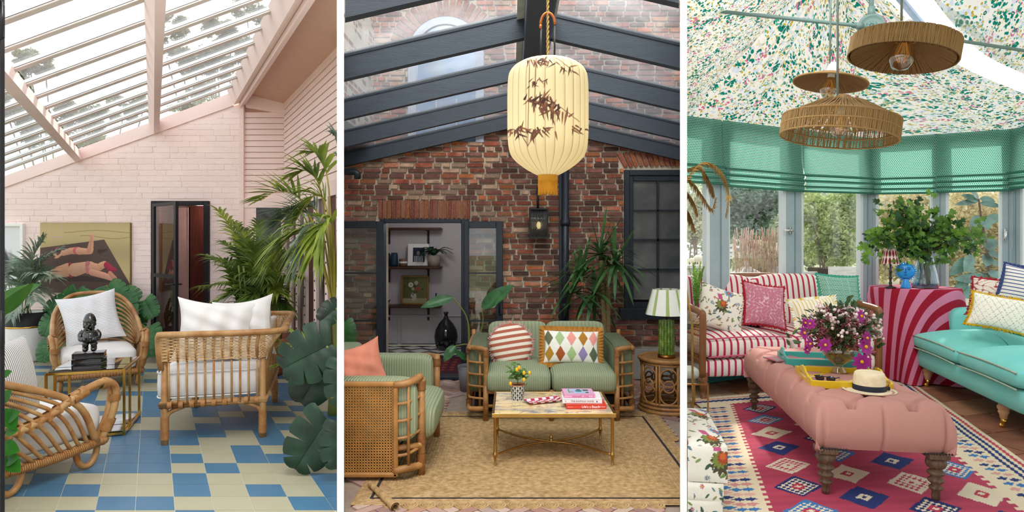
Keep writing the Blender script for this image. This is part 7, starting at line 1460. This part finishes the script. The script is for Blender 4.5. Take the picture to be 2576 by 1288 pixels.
for k, (dx, dz, h) in enumerate(((.0, .045, 'a8482c'), (.012, .06, '6a3a24'), (-.012, .05, 'd08a4a'))): b = MB(MH); blade(b, (.088, -.066, .04), (dx*6+.15, -.12, 1), dz+.01, .012, .0, 4); build(b, 'feather', mat('feather %s' % h, h, .8), t)
# round table in its striped cloth
c = V((((2300-1288)*7.12/F), 7.12, 0)); zt3 = 1.0; rT3 = .44; RBS = stripemat('crimson and rose stripe', [(0, 'cf7f9e'), (.5, '9c1730')], 8.0, 0, bump=.1); t = thing('round_table', 'round table hidden under a floor length cloth', 'table', c)
b = MB(Mx.Translation(c)); b.lathe([(0, zt3-.03), (rT3-.01, zt3-.03), (rT3-.01, zt3-.006), (0, zt3-.006)], n=30); build(b, 'table_top', OAK, t, 3); b = MB(Mx.Translation(c)); b.lathe([(.05, 0), (.05, zt3-.03)], n=12); build(b, 'pedestal', OAK, t, 3)
def clo(u, v):
    a = 2*pi*u
    if v < .3: r = rT3*v/.3; return c+V((r*math.cos(a), r*math.sin(a), zt3+.002))
    f = (v-.3)/.7; dr_ = max(0, f-.04); fold = (math.cos(a*9+.6*math.sin(a*2)))*.085*dr_**.8; r = rT3+.01*math.sin(min(1, f*8)*pi/2)+.10*f+fold*(.35+.65*f); return c+V((r*math.cos(a), r*math.sin(a), zt3-.012*min(1, f*12)-f*(zt3-.03)))
b = MB(); b.grid(clo, 180, 60, 0); fa = rad(-64); uv = []
for (u, v) in b.uv: r = rT3*v/.3 if v < .3 else rT3+(v-.3)/.7*(zt3-.03); a = 2*pi*u; x, y = r*math.cos(a), r*math.sin(a); uv.append(((x*math.cos(fa)+y*math.sin(fa))*.75+.5+.04, (y)*.5+.5))
b.uv = uv; build(b, 'tablecloth', RBS, None, 3, loc=c, label='floor length crimson and rose striped cloth draped over the round table', cat='tablecloth')
# on the round table
c1 = W(2240, 718, 6.95); c1.z = zt3+.003; t = thing('table_lamp', 'small dark table lamp with a red patterned shade on the round table', 'lamp', c1); b = MB(Mx.Translation(c1)); b.lathe([(0, 0), (.055, 0), (.055, .012), (.02, .022), (.014, .04), (.018, .055), (.012, .07), (.012, .10), (.018, .11), (.012, .12), (.011, .17), (.018, .18), (.011, .19), (.010, .28)], n=16); build(b, 'base', mat('dark bronze wood', '2c2320', .4), t)
def ikat(u, v): c_ = np.tile(Lc('efe3dd'), (len(u), 1)); p = (u*13) % 1; m = np.abs(p-.5) < .36*np.abs(np.sin(v*pi*2.0+.4))**.6; c_[m] = Lc('c2293f'); m = np.abs(p-.5) < .16*np.abs(np.sin(v*pi*2.0+.4)); c_[m] = Lc('3a2a30'); m = (p < .08) & (v > .5); c_[m] = Lc('4a7a5a'); return c_
b = MB(); b.grid(lambda u, v: c1+V(((.088-.034*v)*math.cos(2*pi*u), (.088-.034*v)*math.sin(2*pi*u), .265+.165*v)), 140, 30, 0, ikat); build(b, 'shade', vcmat('printed cloth', .8, .15, 260), t)
c1 = W(2278, 720, 6.92); c1.z = zt3+.003; M = frame(c1, 30); t = thing('sun_face_vase', 'bright blue ceramic sun face ornament on the round table', 'ornament', c1); BLU = mat('bright blue glaze', '33a2f4', .3, var=.12, vs=12, spec=.4, col2='2f98ea'); b = MB(M); b.lathe([(0, 0), (.048, 0), (.05, .01), (.038, .05), (.03, .085), (.026, .1)], n=20); build(b, 'foot', BLU, t)
MD = M @ Mx.Translation((0, 0, .185)) @ Mx.Rotation(pi/2, 4, 'X'); b = MB(MD); b.lathe([(0, -.03), (.075, -.025), (.088, 0), (.078, .022), (.05, .034), (0, .04)], n=32)
for k in range(26): a = 2*pi*k/26; b.tube([(.08*math.cos(a), .08*math.sin(a), 0), (.105*math.cos(a), .105*math.sin(a), 0)], [.011, .003], 6)
build(b, 'disc', BLU, t); b = MB(MD)
for s in (-1, 1): b.ball((s*.03, .022, .036), .011, 8, sq=(1.4, .7, .5)); b.tube([(s*.045, .036, .033), (s*.03, .042, .036), (s*.014, .036, .038)], .003, 5)
b.tube([(0, .03, .038), (.002, -.012, .05), (-.008, -.016, .042)], .005, 6); b.ball((0, -.04, .034), .012, 8, sq=(1.5, .6, .5)); build(b, 'face', mat('deep blue glaze', '1c66a4', .25), t)
c1 = W(2326, 720, 6.98); c1.z = zt3+.003; t = thing('glass_vase', 'clear bell shaped glass vase full of leafy stems on the round table', 'vase', c1); b = MB(Mx.Translation(c1)); b.lathe([(0, .004), (.125, .004), (.135, .02), (.134, .06), (.115, .16), (.088, .27), (.08, .33), (.076, .33), (.084, .27), (.11, .16), (.128, .06), (.125, .015), (0, .012)], n=36); build(b, 'glass', glassmat('bluish vase glass', 'dbeaf2', 3.0, .03), t); b = MB(Mx.Translation(c1)); b.lathe([(0, .016), (.124, .016), (.127, .06), (.0, .062)], n=30); build(b, 'water', glassmat('water', 'c5d9e8', 1.5), t)
t = thing('foliage_arrangement', 'big loose armful of leafy green branches in the glass vase', 'foliage', c1+V((0, 0, .33))); GL1 = mat('green maple leaf', '386a22', .45, var=.4, vs=7, transl=.3, col2='7aa53c'); GL2 = mat('deep green leaf', '1f451a', .45, var=.3, transl=.2); b = MB(); rr = random.Random(23); cen = W(2318, 585, 6.98)
tips = []
for k in range(26):
    a = rr.uniform(0, 2*pi); e = W(2318+145*math.cos(a)*rr.uniform(.5, 1), 592-75*math.sin(a)*rr.uniform(.3, 1), 6.95+rr.uniform(-.35, .35)); s0 = c1+V((rr.uniform(-.06, .06), rr.uniform(-.06, .06), .03)); tips.append((c1+V((0, 0, .33)), e)); b.tube(cr([s0, c1+V((-.03*math.cos(a), 0, .33)), c1.lerp(e, .7)+V((0, 0, .2)), e], 4), .006, 5)
build(b, 'stems', mat('woody stem', '4a4a28', .6), t, kind='stuff')
def mleaf(b, p, d, n_, L, mi=0):
    d = V(d).normalized(); s_ = d.cross(V(n_)); s_ = s_.normalized() if s_.length > 1e-3 else d.orthogonal().normalized(); nn = s_.cross(d); R8 = [(0, 0), (.28, .06), (.50, .30), (.26, .42), (.34, .74), (.10, .68), (0, 1), (-.10, .68), (-.34, .74), (-.26, .42), (-.50, .30), (-.28, .06)]
    vs = [V(p)+d*.42*L+nn*.05*L]+[V(p)+(s_*x+d*y-nn*(x*x*.4+.12*y*y))*L for x, y in R8]; m = len(R8); b.add(vs, [(0, 1+i, 1+(i+1) % m) for i in range(m)], True, mi)
lv = []
for k in range(900):
    s0, e = tips[rr.randrange(len(tips))]; f = rr.uniform(.25, 1.08); p = s0.lerp(e, f)+V((rr.gauss(0, .075), rr.gauss(0, .08), .14*math.sin(pi*min(1, f))+rr.gauss(0, .06))); d = (p-cen)+V((rr.gauss(0, .2), rr.gauss(0, .2), rr.gauss(0, .2))); lv.append((p, d, V((rr.gauss(0, .5), -1, .6+rr.gauss(0, .4))), rr.uniform(.05, .095), 0 if rr.random() < .62 else 1))
for px, py in ((2180, 628), (2172, 640), (2190, 600), (2205, 580), (2350, 495), (2282, 510), (2460, 575), (2470, 555), (2455, 610), (2380, 660), (2340, 668), (2395, 650), (2215, 540), (2225, 560), (2195, 640), (2260, 650)):
    for j in range(3): lv.append((W(px, py, 6.9)+V((rr.gauss(0, .03), 0, rr.gauss(0, .03))), V((rr.gauss(0, 1), -.3, rr.gauss(0, 1))), V((0, -1, .5)), rr.uniform(.05, .09), 0))
lv.sort(key=lambda q: q[0].y); stf = MB()
for k, (p, d, n_, L, m) in enumerate(lv):
    if k < 290: b = MB(); mleaf(b, p, d, n_, L); build(b, 'leaf', GL2 if m else GL1, t)
    else: mleaf(stf, p, d, n_, L, m)
build(stf, 'inner_leaves', [GL1, GL2], t, kind='stuff')
# teal sofa, its front running away from the right edge
e_ = V((-.228, -.974, 0)); d_ = V((.974, -.228, 0)); o_ = V((4.27, 6.70, 0)); MT3 = Mx(((e_.x, d_.x, 0, o_.x), (e_.y, d_.y, 0, o_.y), (0, 0, 1, 0), (0, 0, 0, 1))); TL = mat('teal linen', '8adad2', .85, var=.10, vs=2.5, bump=.12, bs=200, col2='6fcac2'); t = thing('teal_sofa', 'turquoise linen sofa on turned castor legs running off the right edge', 'sofa', o_)
LS3 = 2.05; b = MB(MT3); b.soft((LS3/2, .44, .30), (LS3+.04, .92, .19), .2, .07, 70, 12); build(b, 'seat_base', TL, t)
for k in range(2): b = MB(MT3); b.soft((LS3*(.25+.5*k), .40, .475), (LS3/2-.012, .92, .19), .5, .12, 50, 18, crown=.09); build(b, 'seat_cushion', TL, t)
CRP = mat('floral piping', 'e6e0d0', .8, var=.3, vs=60, col2='7fae9c'); b = MB(MT3)
for z in (.525, .40):
    for k in range(2): b.tube([(LS3*.5*k+.03+(LS3/2-.06)*f, -.052-.004*math.sin(pi*f), z+.012*math.sin(pi*f)) for f in [j/12 for j in range(13)]], .0075, 6)
build(b, 'piping', CRP, t, kind='stuff')
b = MB(MT3); b.soft((.0, .60, .66), (.20, .62, .34), .5, .35, 34, 16); build(b, 'arm', TL, t); b = MB(MT3); b.soft((LS3, .62, .62), (.20, .62, .34), .5, .35, 34, 16); build(b, 'arm', TL, t); b = MB(MT3); b.soft((LS3/2, .92, .72), (LS3+.04, .22, .66), .35, .15, 50, 16); build(b, 'backrest', TL, t)
for x in (.10, 1.60, LS3-.02):
    for y in (.06, .85):
        if x > 1.9: continue
        M_ = MT3 @ Mx.Translation((x, y, 0)); b = MB(M_); b.lathe([(.018, .075), (.026, .085), (.030, .115), (.040, .135), (.034, .145), (.044, .165), (.046, .18), (.036, .188), (.038, .215)], n=20); l = build(b, 'leg', mat('pale turned beech', 'c49a72', .4, var=.1), t); b = MB(M_); b.lathe([(.016, .045), (.022, .05), (.020, .08), (.014, .082)], n=14); b.lathe([(0, -.009), (.02, -.009), (.023, 0), (.02, .009), (0, .009)], (0, 0, 0), 14) if 0 else b.ball((0, -.012, .023), .023, 12, sq=(.5, 1, 1)); b.box((0, -.004, .04), (.026, .014, .03), .003); build(b, 'castor', BRASS, l, kind='stuff')
scat('c', 'cream cushion with red squiggle embroidery and red fringe on the turquoise sofa', 2512, 750, 5.95, .46, .36, .14, VC, 3, -14, 55, squig('e6dccd', 'a8444c', 4.0), mat('red fringe', 'a01a2c', .9), n=90)
def latt(u, v): c = np.tile(Lc('eeeade'), (len(u), 1)); a, b_ = (u*9+v*4.5) % 1, (u*9-v*4.5) % 1; m = ((np.abs(a-.5) < .04) & (np.sin(v*120) > -.4)) | ((np.abs(b_-.5) < .04) & (np.sin(u*150) > -.4)); c[m] = Lc('7c9478'); return c
scat('c', 'white cushion with fine green lattice and mustard fringe on the turquoise sofa', 2518, 788, 5.62, .46, .31, .13, VC, 9, -22, 42, latt, mat('mustard fringe', 'c9a01f', .9, var=.15), n=100)
scat('c', 'white cushion with blue stripes at the far right edge of the turquoise sofa', 2578, 722, 5.75, .36, .36, .12, stripemat('blue striped linen', [(0, 'eeeae2'), (.6, '2f4f94'), (.85, 'eeeae2')], 11, 1), 10, -12, 50, ruff=mat('blue edge', '39487a', .9), n=20)
# pendant lamps
RAF = mat('raffia', 'bd9a66', .8, var=.35, vs=22, bump=.6, bs=120, col2='9a7646'); RAFD = mat('inner raffia', 'b58a58', .85, var=.4, vs=24, col2='8f6a40', transl=.25); CORDM = mat('grey flex', '7f938e', .6); BULB = glassmat('amber bulb glass', 'f0d6a8', 4.0, .02)
PT = Mx.Identity(4)
def tilt(c, a): return Mx.Translation(c) @ Mx.Rotation(rad(a), 4, 'Y') @ Mx.Translation(-c)
def bulb(t, c, r):
    b = MB(PT @ Mx.Translation(c)); b.lathe([(.0, -r*1.25), (r*.6, -r*1.05), (r, -r*.3), (r*.95, r*.25), (r*.6, r*.95), (r*.33, r*1.5)], n=24); build(b, 'bulb', BULB, t); b = MB(PT @ Mx.Translation(c)); tb = []
    for k in range(9): a = 2*pi*k/9; b.tube([(r*.12*math.cos(a), r*.12*math.sin(a), r*1.1), (r*.5*math.cos(a), r*.5*math.sin(a), 0), (r*.2*math.cos(a+.3), r*.2*math.sin(a+.3), -r*.6)], r*.014, 4)
    fm = NT('warm filament') if 'warm filament' not in MATS else None
    if fm: fm.b.inputs['Emission Color'].default_value = (1, .5, .15, 1); fm.b.inputs['Emission Strength'].default_value = .35; MATS['warm filament'] = fm.fin((.8, .45, .15), .4)
    build(b, 'filament', MATS['warm filament'], t, kind='stuff'); b = MB(PT @ Mx.Translation(c)); b.lathe([(r*.36, r*1.3), (r*.42, r*1.4), (r*.42, r*2.1), (r*.2, r*2.3)], n=16); build(b, 'bulb_holder', mat('white porcelain', 'ececea', .3), t)
def strands(b, n, r0, z0, r1, z1, th, c, seed=1, jit=.02):
    rr = random.Random(seed)
    for k in range(n): a = 2*pi*k/n+rr.uniform(-jit, jit); a2 = a+rr.uniform(-jit, jit)*2; b.tube([c+V((r0*math.cos(a), r0*math.sin(a), z0)), c+V((r1*math.cos(a2), r1*math.sin(a2), z1))], th*rr.uniform(.7, 1.4), 4, caps=False)
Z = 3.2; cP = W(2268, 147, Z); r = 120*Z/F; hB = .092; PT = tilt(cP, 11); t = thing('raffia_pendant', 'large shallow drum shaped raffia pendant lamp, highest and furthest right of the three', 'pendant lamp', cP, 'raffia pendants under the tent'); b = MB(PT)
b.lathe([(r, 0), (r+.004, hB*.5), (r, hB), (r-.006, hB), (r-.008, 0)], cP, 60); strands(b, 300, r+.004, -.002, r+.003, hB, .003, cP, 2, .01); build(b, 'rim_band', RAF, t); b = MB(PT); b.lathe([(r-.008, .002), (.05, .095), (.03, .11)], cP, 60); strands(b, 230, r-.008, .0, .045, .092, .004, cP, 3, .03); build(b, 'inner_cone', RAFD, t); b = MB(PT); b.lathe([(r-.004, hB-.002), (.04, hB-.006), (.0, hB-.006)], cP, 50); build(b, 'top', RAF, t)
bulb(t, cP+V((0, 0, .015)), .062); b = MB(PT); b.lathe([(.03, .11), (.034, .14), (.022, .19), (.008, .2)], cP, 16); build(b, 'ceiling_cap', mat('white porcelain', 'ececea', .3), t); b = MB(); b.tube([cP+V((0, 0, .19)), cP+V((0, 0, 1.1))], .006, 8); build(b, 'flex', CORDM, t)
Z = 3.9; cP = W(2088, 209, Z); r = 86*Z/F; PT = tilt(cP, 10); t = thing('raffia_pendant', 'small flat cone raffia pendant lamp, hanging furthest back of the three', 'pendant lamp', cP, 'raffia pendants under the tent'); b = MB(PT); b.lathe([(r, 0), (.12, .04), (.03, .065), (.02, .07), (.0, .072)], cP, 60); b.lathe([(.03, .058), (.12, .034), (r, -.004)], cP, 60); strands(b, 200, r, -.003, .04, .058, .003, cP, 5, .02); strands(b, 160, r, .002, .03, .068, .003, cP, 6, .02); build(b, 'shade', RAFD, t); b = MB(PT); b.tube([cP+V((r*math.cos(a), r*math.sin(a), 0)) for a in [2*pi*k/50 for k in range(50)]], .006, 6, True); build(b, 'rim', RAF, t)
bulb(t, cP+V((0, 0, -.035)), .05); b = MB(PT); b.lathe([(.03, .06), (.032, .09), (.02, .125), (.007, .13)], cP, 16); build(b, 'ceiling_cap', mat('white porcelain', 'ececea', .3), t); b = MB(); b.tube([cP+V((0, 0, .12)), cP+V((.01, 0, 1.2))], .006, 8); build(b, 'flex', CORDM, t)
Z = 3.3; cP = W(2107, 347, Z); k = Z/F; r = 135*k; PT = tilt(cP, 8); t = thing('raffia_pendant', 'wide openwork cone raffia pendant lamp, lowest of the three', 'pendant lamp', cP, 'raffia pendants under the tent'); zB, zA = 48*k, 106*k; b = MB(PT); strands(b, 300, .025, zA, r-.004, zB, .0028, cP, 8, .02); strands(b, 100, .12, zA*.82+zB*.18-.012, r-.004, zB, .0022, cP, 9, .03)
for f in (.2, .5, .8): b.tube([cP+V(((.025+(r-.03)*f)*math.cos(a), (.025+(r-.03)*f)*math.sin(a), zA+(zB-zA)*f)) for a in [2*pi*j/60 for j in range(60)]], .0035, 5, True)
build(b, 'cone', RAF, t, kind='stuff'); b = MB(PT); strands(b, 300, r, zB, r+.002, 0, .0021, cP, 10, .012)
for z in (0, zB*.5, zB): b.tube([cP+V((r*math.cos(a), r*math.sin(a), z)) for a in [2*pi*j/70 for j in range(70)]], .0045, 5, True)
build(b, 'openwork_band', RAF, t, kind='stuff'); b = MB(PT); b.lathe([(0, zA+.01), (.03, zA+.004), (.034, zA-.012)], cP, 20); build(b, 'top', RAF, t); bulb(t, cP+V((0, 0, .06)), .045); b = MB(); b.tube([cP+V((0, 0, zA)), cP+V((0, 0, 1.4))], .006, 8); build(b, 'flex', CORDM, t)
# roman blinds of green woven cloth
tm_ = NT('green woven blind cloth'); u, v = tm_.uv(); row = tm_.ma('FLOOR', tm_.ma('MULTIPLY', v, 42.0)); uu = tm_.ma('FRACT', tm_.ma('ADD', tm_.ma('MULTIPLY', u, 40.0), tm_.ma('MULTIPLY', tm_.ma('MODULO', row, 2.0), .5))); vv = tm_.ma('FRACT', tm_.ma('MULTIPLY', v, 42.0)); f = tm_.ma('MAXIMUM', tm_.ma('MULTIPLY', tm_.ma('LESS_THAN', uu, .68), tm_.ma('LESS_THAN', vv, .66)), .18); WEAV = tm_.fin(tm_.mix(f, lin('c4eadf'), lin('178a72')), .9, 0, .1, .62)
def blind(P, d, pa, pc, ybl, ybr, lab):
    n = V((d.y, -d.x, 0)); A, C = onl(pa, P, d)+n*.07, onl(pc, P, d)+n*.07; zl = H-(ybl-HZ)*A.y/F; zr = H-(ybr-HZ)*C.y/F; w_ = (C-A).length; t = thing('roman_blind', lab, 'blind', A.lerp(C, .5)+V((0, 0, min(zl, zr))), 'green woven roman blinds')
    def fn(a, b_):
        z1 = zl+(zr-zl)*a; f = b_; drop = (ZT-.0-z1); p = A.lerp(C, a); bulge = .045*math.sin(pi*min(1, f/.82))*0+.02*math.sin(pi*a)*math.sin(pi*f); o = bulge
        if f > .72: o += .03+.022*abs(math.sin((f-.72)/.28*pi*3))
        else: o += .03*(f/.72)**3
        return p+n*o+V((0, 0, ZT-drop*f))
    q = MB(); q.grid(fn, 24, 60); q.uv = [(a*w_/.8, b_*(ZT-zl)/.75) for a, b_ in q.uv]; build(q, 'cloth', WEAV, t, 3)
    for k, f in enumerate((.74, .83, .92, .995)): q = MB(); q.tube([V(fn(a/12, f))+n*.004 for a in range(13)], .012 if k < 3 else .014, 6); q.hasuv = True; q.uv = [(i*.07, .3) for i in range(len(q.v))]; build(q, 'fold', WEAV, t, 3)
    q = MB()
    for j in range(60): q.ball(V(fn(.985, .9))+V((0, 0, -.02-.012*j))-n*.02, .005, 5)
    build(q, 'bead_chain', mat('bead chain', 'c9ccc6', .4), t, 3, kind='stuff')
for q in ((PA, dA, 1705, 1803, 458, 464, 'green woven roman blind at the far left, beside the dried fern'), (PA, dA, 1806, 2002, 468, 482, 'green woven roman blind, second from the left'), (PA, dA, 2005, 2180, 482, 487, 'green woven roman blind just left of the window corner'), (PC, dB, 2189, 2350, 488, 486, 'green woven roman blind just right of the window corner'), (PC, dB, 2353, 2545, 484, 479, 'green woven roman blind above the foliage vase and rubber plant'), (PB, dC, 2549, 2690, 476, 464, 'green woven roman blind cut off at the right edge')): blind(*q)
# dried fern at the upper left
DF = mat('dried gold fern', '9a7434', .7, var=.3, vs=8, col2='b8924e', transl=.2); c = V((1.42, 4.75, 1.2)); t = thing('dried_fern', 'golden dried fern fronds arching in at the upper left', 'dried plant', V((1.34, 4.7, 0)))
for k, P in enumerate((((1690, 520), (1735, 440), (1772, 408), (1812, 430), (1832, 480), (1826, 545)), ((1690, 500), (1720, 450), (1745, 462), (1768, 495), (1790, 525), (1800, 500)), ((1690, 470), (1722, 478), (1745, 510), (1755, 540)), ((1765, 425), (1775, 440), (1790, 470), (1796, 490)), ((1700, 500), (1728, 530), (1740, 555), (1748, 580)), ((1700, 440), (1730, 425), (1760, 420), (1778, 445)))):
    b = MB(); frond(b, [W(x, y, 4.7+.03*k) for x, y in P], 48, .075, .013, .3, 62, 0, .004, seed=k, start=.15, mir=0, taper=.55, vee=-.2); build(b, 'frond', DF, t, 3)
b = MB(); b.tube([V((1.34, 4.7, 0)), V((1.33, 4.7, .9)), W(1690, 520, 4.7)], .008, 6); build(b, 'stem', DF, t, 3)
# ================================================================ GARDEN beyond the windows of room 3
def gl(n, a, b2): return mat(n, a, .7, var=.35, vs=1.8, col2=b2, transl=.45)
GA = [gl('blue green foliage', '7d9a86', 'a9c2b0'), gl('pale sunlit foliage', 'dde2bd', 'f2f3dc'), gl('fresh green foliage', 'a9c67e', 'e3ecb4'), gl('golden foliage', 'd9ca92', 'f2e8c4'), gl('hedge foliage', 'b0c2a2', 'd9e2c8')]  # foliage tones bleached so that strong sunlight sits in the colours
def bush(nm, lab, px, py, rx, ry, Z, mi, n, sz, seed, cat='shrub', parts=9):
    k = Z/F; c = W(px, py, Z); base = V((c.x, Z, -.05)); t = thing(nm, lab, cat, base); rg = random.Random(seed); b = MB()
    for j in range(parts): q = c+V((rg.uniform(-.75, .75)*rx*k, rg.uniform(-.6, .6)*rx*k*.7, rg.uniform(-.75, .75)*ry*k)); cloud(b, q, (rx*k*.5, rx*k*.45, ry*k*.5), int(n/parts*2.6), sz*.55, seed*31+j, (0,), .25, .8, 1.7)
    build(b, 'foliage', GA[mi], t, 3, kind='stuff'); b = MB()
    for j in range(4): e = c+V((rg.uniform(-.5, .5)*rx*k, 0, rg.uniform(-.4, .5)*ry*k)); b.tube(cr([base, base.lerp(e, .5)+V((rg.uniform(-.1, .1), 0, 0)), e], 4), [.05, .015], 5)
    build(b, 'branches', GT, t, 3, kind='stuff'); return t
bush('hedge', 'tall pale hedge far behind the whole garden', 2000, 545, 330, 110, 24, 4, 5200, .26, 1, 'hedge', 26)
bush('hedge', 'far hedge behind the right hand windows', 2480, 555, 200, 120, 22, 3, 3000, .24, 2, 'hedge', 16)
bush('tree', 'blue green tree seen through the second window from the left', 1890, 535, 75, 75, 16, 0, 3200, .13, 3, 'tree', 12)
bush('shrub', 'pale feathery shrub low in the second window from the left', 1900, 645, 62, 40, 12, 1, 1700, .085, 4)
bush('shrub', 'bright green shrub filling the window left of the corner', 2088, 570, 80, 95, 13, 2, 3600, .10, 5, parts=14)
bush('shrub', 'pale shrub in the far left window', 1742, 560, 34, 85, 13, 1, 1500, .10, 6)
bush('shrub', 'golden sunlit bush in the window right of the corner', 2270, 590, 80, 110, 14, 3, 2600, .11, 7, parts=12)
bush('shrub', 'olive gold bush behind the rubber plant', 2455, 600, 75, 115, 15, 3, 2600, .12, 8, parts=12)
bush('shrub', 'yellowish bush at the far right window', 2590, 600, 40, 100, 14, 1, 1400, .12, 9)
t = thing('grass_clump', 'clump of tall reddish seed stems before the blue green tree', 'grass', W(1905, 700, 11)); t.location.z = 0; ORG[t.name].z = 0; b = MB(); rr = random.Random(5)
for k in range(170): x = rr.uniform(1850, 1962); p = W(x, 690, 11+rr.uniform(-.3, .3)); q = W(x+rr.uniform(-14, 14), rr.uniform(570, 630), 11); b.tube([p, p.lerp(q, .6), q], [.003, .003, .007], 4)
build(b, 'stems', mat('reddish seed stem', 'b99a86', .8, var=.3, vs=3), t, 3, kind='stuff')
SILV = mat('silvered wood', 'd5d2d0', .8, var=.15, vs=5, stretch=(1, 6, 6))
c = W(1880, 700, 11); t = thing('garden_cloche', 'pale wooden pyramid cloche in the garden behind the striped sofa', 'cloche', V((c.x, c.y, 0))); k = 11/F; ap = W(1878, 669, 11); hw_ = 46*k
for i in range(4):
    a0, a1 = pi/4+i*pi/2, pi/4+(i+1)*pi/2; p, q = [V((c.x+hw_*1.3*math.cos(a), c.y+hw_*1.3*math.sin(a), c.z)) for a in (a0, a1)]; b = MB(); b.ext([p, q, ap], (ap-p).cross(q-p).normalized()*.02); build(b, 'panel', SILV, t, 3); b = MB(); b.tube([p, ap], .02, 6); build(b, 'corner_batten', WHITE, t, 3)
b = MB(); b.box((c.x, c.y, c.z/2), (hw_*1.9, hw_*1.9, c.z)); build(b, 'base', SILV, t, 3); b = MB(); b.ball(ap+V((0, 0, .03)), .05, 10); build(b, 'finial', SILV, t, 3)
for px0, px1, py, Z, lb in ((1934, 1968, 671, 12.5, 'low silvered plank bed left of the window handle post'), (2016, 2090, 682, 11.5, 'silvered plank bed in the window left of the corner'), (2085, 2165, 670, 11.0, 'taller plank bed with a round rim near the window corner')):
    a, c_ = W(px0, py, Z), W(px1, py, Z); t = thing('raised_bed', lb, 'planter', V(((a.x+c_.x)/2, Z, 0)), 'raised beds in the garden')
    for j in range(4): h = a.z/4; b = MB(); b.box(((a.x+c_.x)/2, Z, h*(j+.5)), (c_.x-a.x, .06, h-.015), .006); b.box(((a.x+c_.x)/2, Z+.8, h*(j+.5)), (c_.x-a.x, .06, h-.015), .006) if 0 else None; build(b, 'plank', SILV, t, 3)
    b = MB(); b.box(((a.x+c_.x)/2, Z+.45, a.z/2-.02), (c_.x-a.x-.06, .8, a.z-.06)); build(b, 'soil', SOIL, t, 3)
for px, py, r_, lb in ((1757, 650, 12, 'large cream pumpkin in the garden seen through the far left window'), (1741, 655, 8, 'smaller cream pumpkin left of the large one')):
    Z = 11; q = r_*Z/F; c = W(px, py, Z); b = MB(Mx.Translation(c)); b.lathe([(0, -q*.8), (q*.6, -q*.75), (q, -q*.2), (q*.95, q*.3), (q*.5, q*.72), (.1*q, q*.6), (0, q*.6)], n=30, wob=lambda a, f: 1+.05*math.cos(a*10)); o = build(b, 'pumpkin', mat('cream pumpkin', 'ece7d6', .6), loc=c-V((0, 0, q*.8)), label=lb, cat='pumpkin', group='pumpkins in the garden'); b = MB(Mx.Translation(c)); b.tube([(0, 0, q*.6), (q*.1, 0, q)], q*.1, 6); build(b, 'stalk', STEM, o)
b = MB(); zz = W(1757, 662, 11).z; b.box((W(1750, 0, 11).x, 11.1, zz-.06), (.42, .4, .05)); b.box((W(1750, 0, 11).x, 11.1, (zz-.08)/2), (.3, .3, zz-.08)); build(b, 'garden_stand', SILV, None, 3, label='low pale stand under the cream pumpkins', cat='stand')
c = W(1843, 650, 12); t = thing('garden_chair', 'grey wooden garden chair half hidden by the pale shrub', 'chair', V((c.x, 12, 0))); b = MB(); k = 12/F; s0 = c.z
for x in (-.1, .12):
    b.box((c.x+x, 12, s0/2), (.04, .04, s0)); b.box((c.x+x, 12.3, s0/2+.14), (.04, .04, s0+.28))
build(b, 'legs', SILV, t, 3, kind='stuff')
for j in range(3): b = MB(); b.box((c.x, 12.3, s0+.06+.09*j), (.3, .03, .06), .004); build(b, 'back_slat', SILV, t, 3)
b = MB(); b.box((c.x, 12.12, s0), (.32, .4, .03), .004); build(b, 'seat', SILV, t, 3)
# rubber plant just outside the glass
RP = mat('rubber plant leaf', '35605a', .3, var=.3, vs=5, col2='6f988a', transl=.15, spec=.6); base = V((W(2470, 600, 8.2).x, 8.2, 0)); t = thing('rubber_plant', 'rubber plant with large grey green leaves behind the right hand window', 'plant', base); b = MB(); st_ = cr([base, W(2482, 760, 8.2), W(2486, 660, 8.2), W(2470, 560, 8.2), W(2462, 500, 8.2)], 5); b.tube(st_, [.03, .02, .012], 7); b.tube([W(2484, 640, 8.2), W(2440, 628, 8.2)], .01, 5); b.tube([W(2484, 690, 8.2), W(2455, 680, 8.2)], .008, 5); build(b, 'stem', mat('brown stem', '6a5648', .7), t, 3, kind='stuff')
b = MB(Mx.Translation(base)); b.lathe([(0, 0), (.16, 0), (.2, .3), (.18, .3), (.17, .27), (0, .27)], n=20); build(b, 'pot', TERR, t, 3)
for x0, y0, x1, y1, wd in ((2462, 505, 2425, 490, .10), (2462, 500, 2445, 478, .09), (2465, 500, 2505, 505, .10), (2460, 505, 2410, 512, .08), (2465, 510, 2520, 518, .09), (2468, 545, 2446, 575, .17), (2470, 545, 2488, 575, .17), (2474, 580, 2470, 615, .11), (2486, 600, 2498, 632, .20), (2486, 640, 2482, 668, .15), (2486, 630, 2515, 648, .10), (2450, 628, 2445, 605, .12), (2445, 640, 2430, 680, .14), (2455, 680, 2425, 670, .12), (2478, 690, 2448, 712, .13), (2480, 720, 2425, 745, .18), (2480, 735, 2440, 790, .17), (2482, 740, 2500, 790, .14), (2480, 700, 2410, 700, .15), (2440, 650, 2392, 690, .16), (2482, 560, 2512, 540, .13), (2486, 680, 2520, 700, .13), (2430, 700, 2400, 760, .16), (2488, 655, 2518, 668, .09)):
    p, q = W(x0, y0, 8.2), W(x1, y1, 8.05+.02*(x1 % 7)); b = MB(); oval(b, p, q-p, (0, -1, .35), (q-p).length*1.05, wd, .1, fold=.12, nu=8); build(b, 'leaf', RP, t, 3)
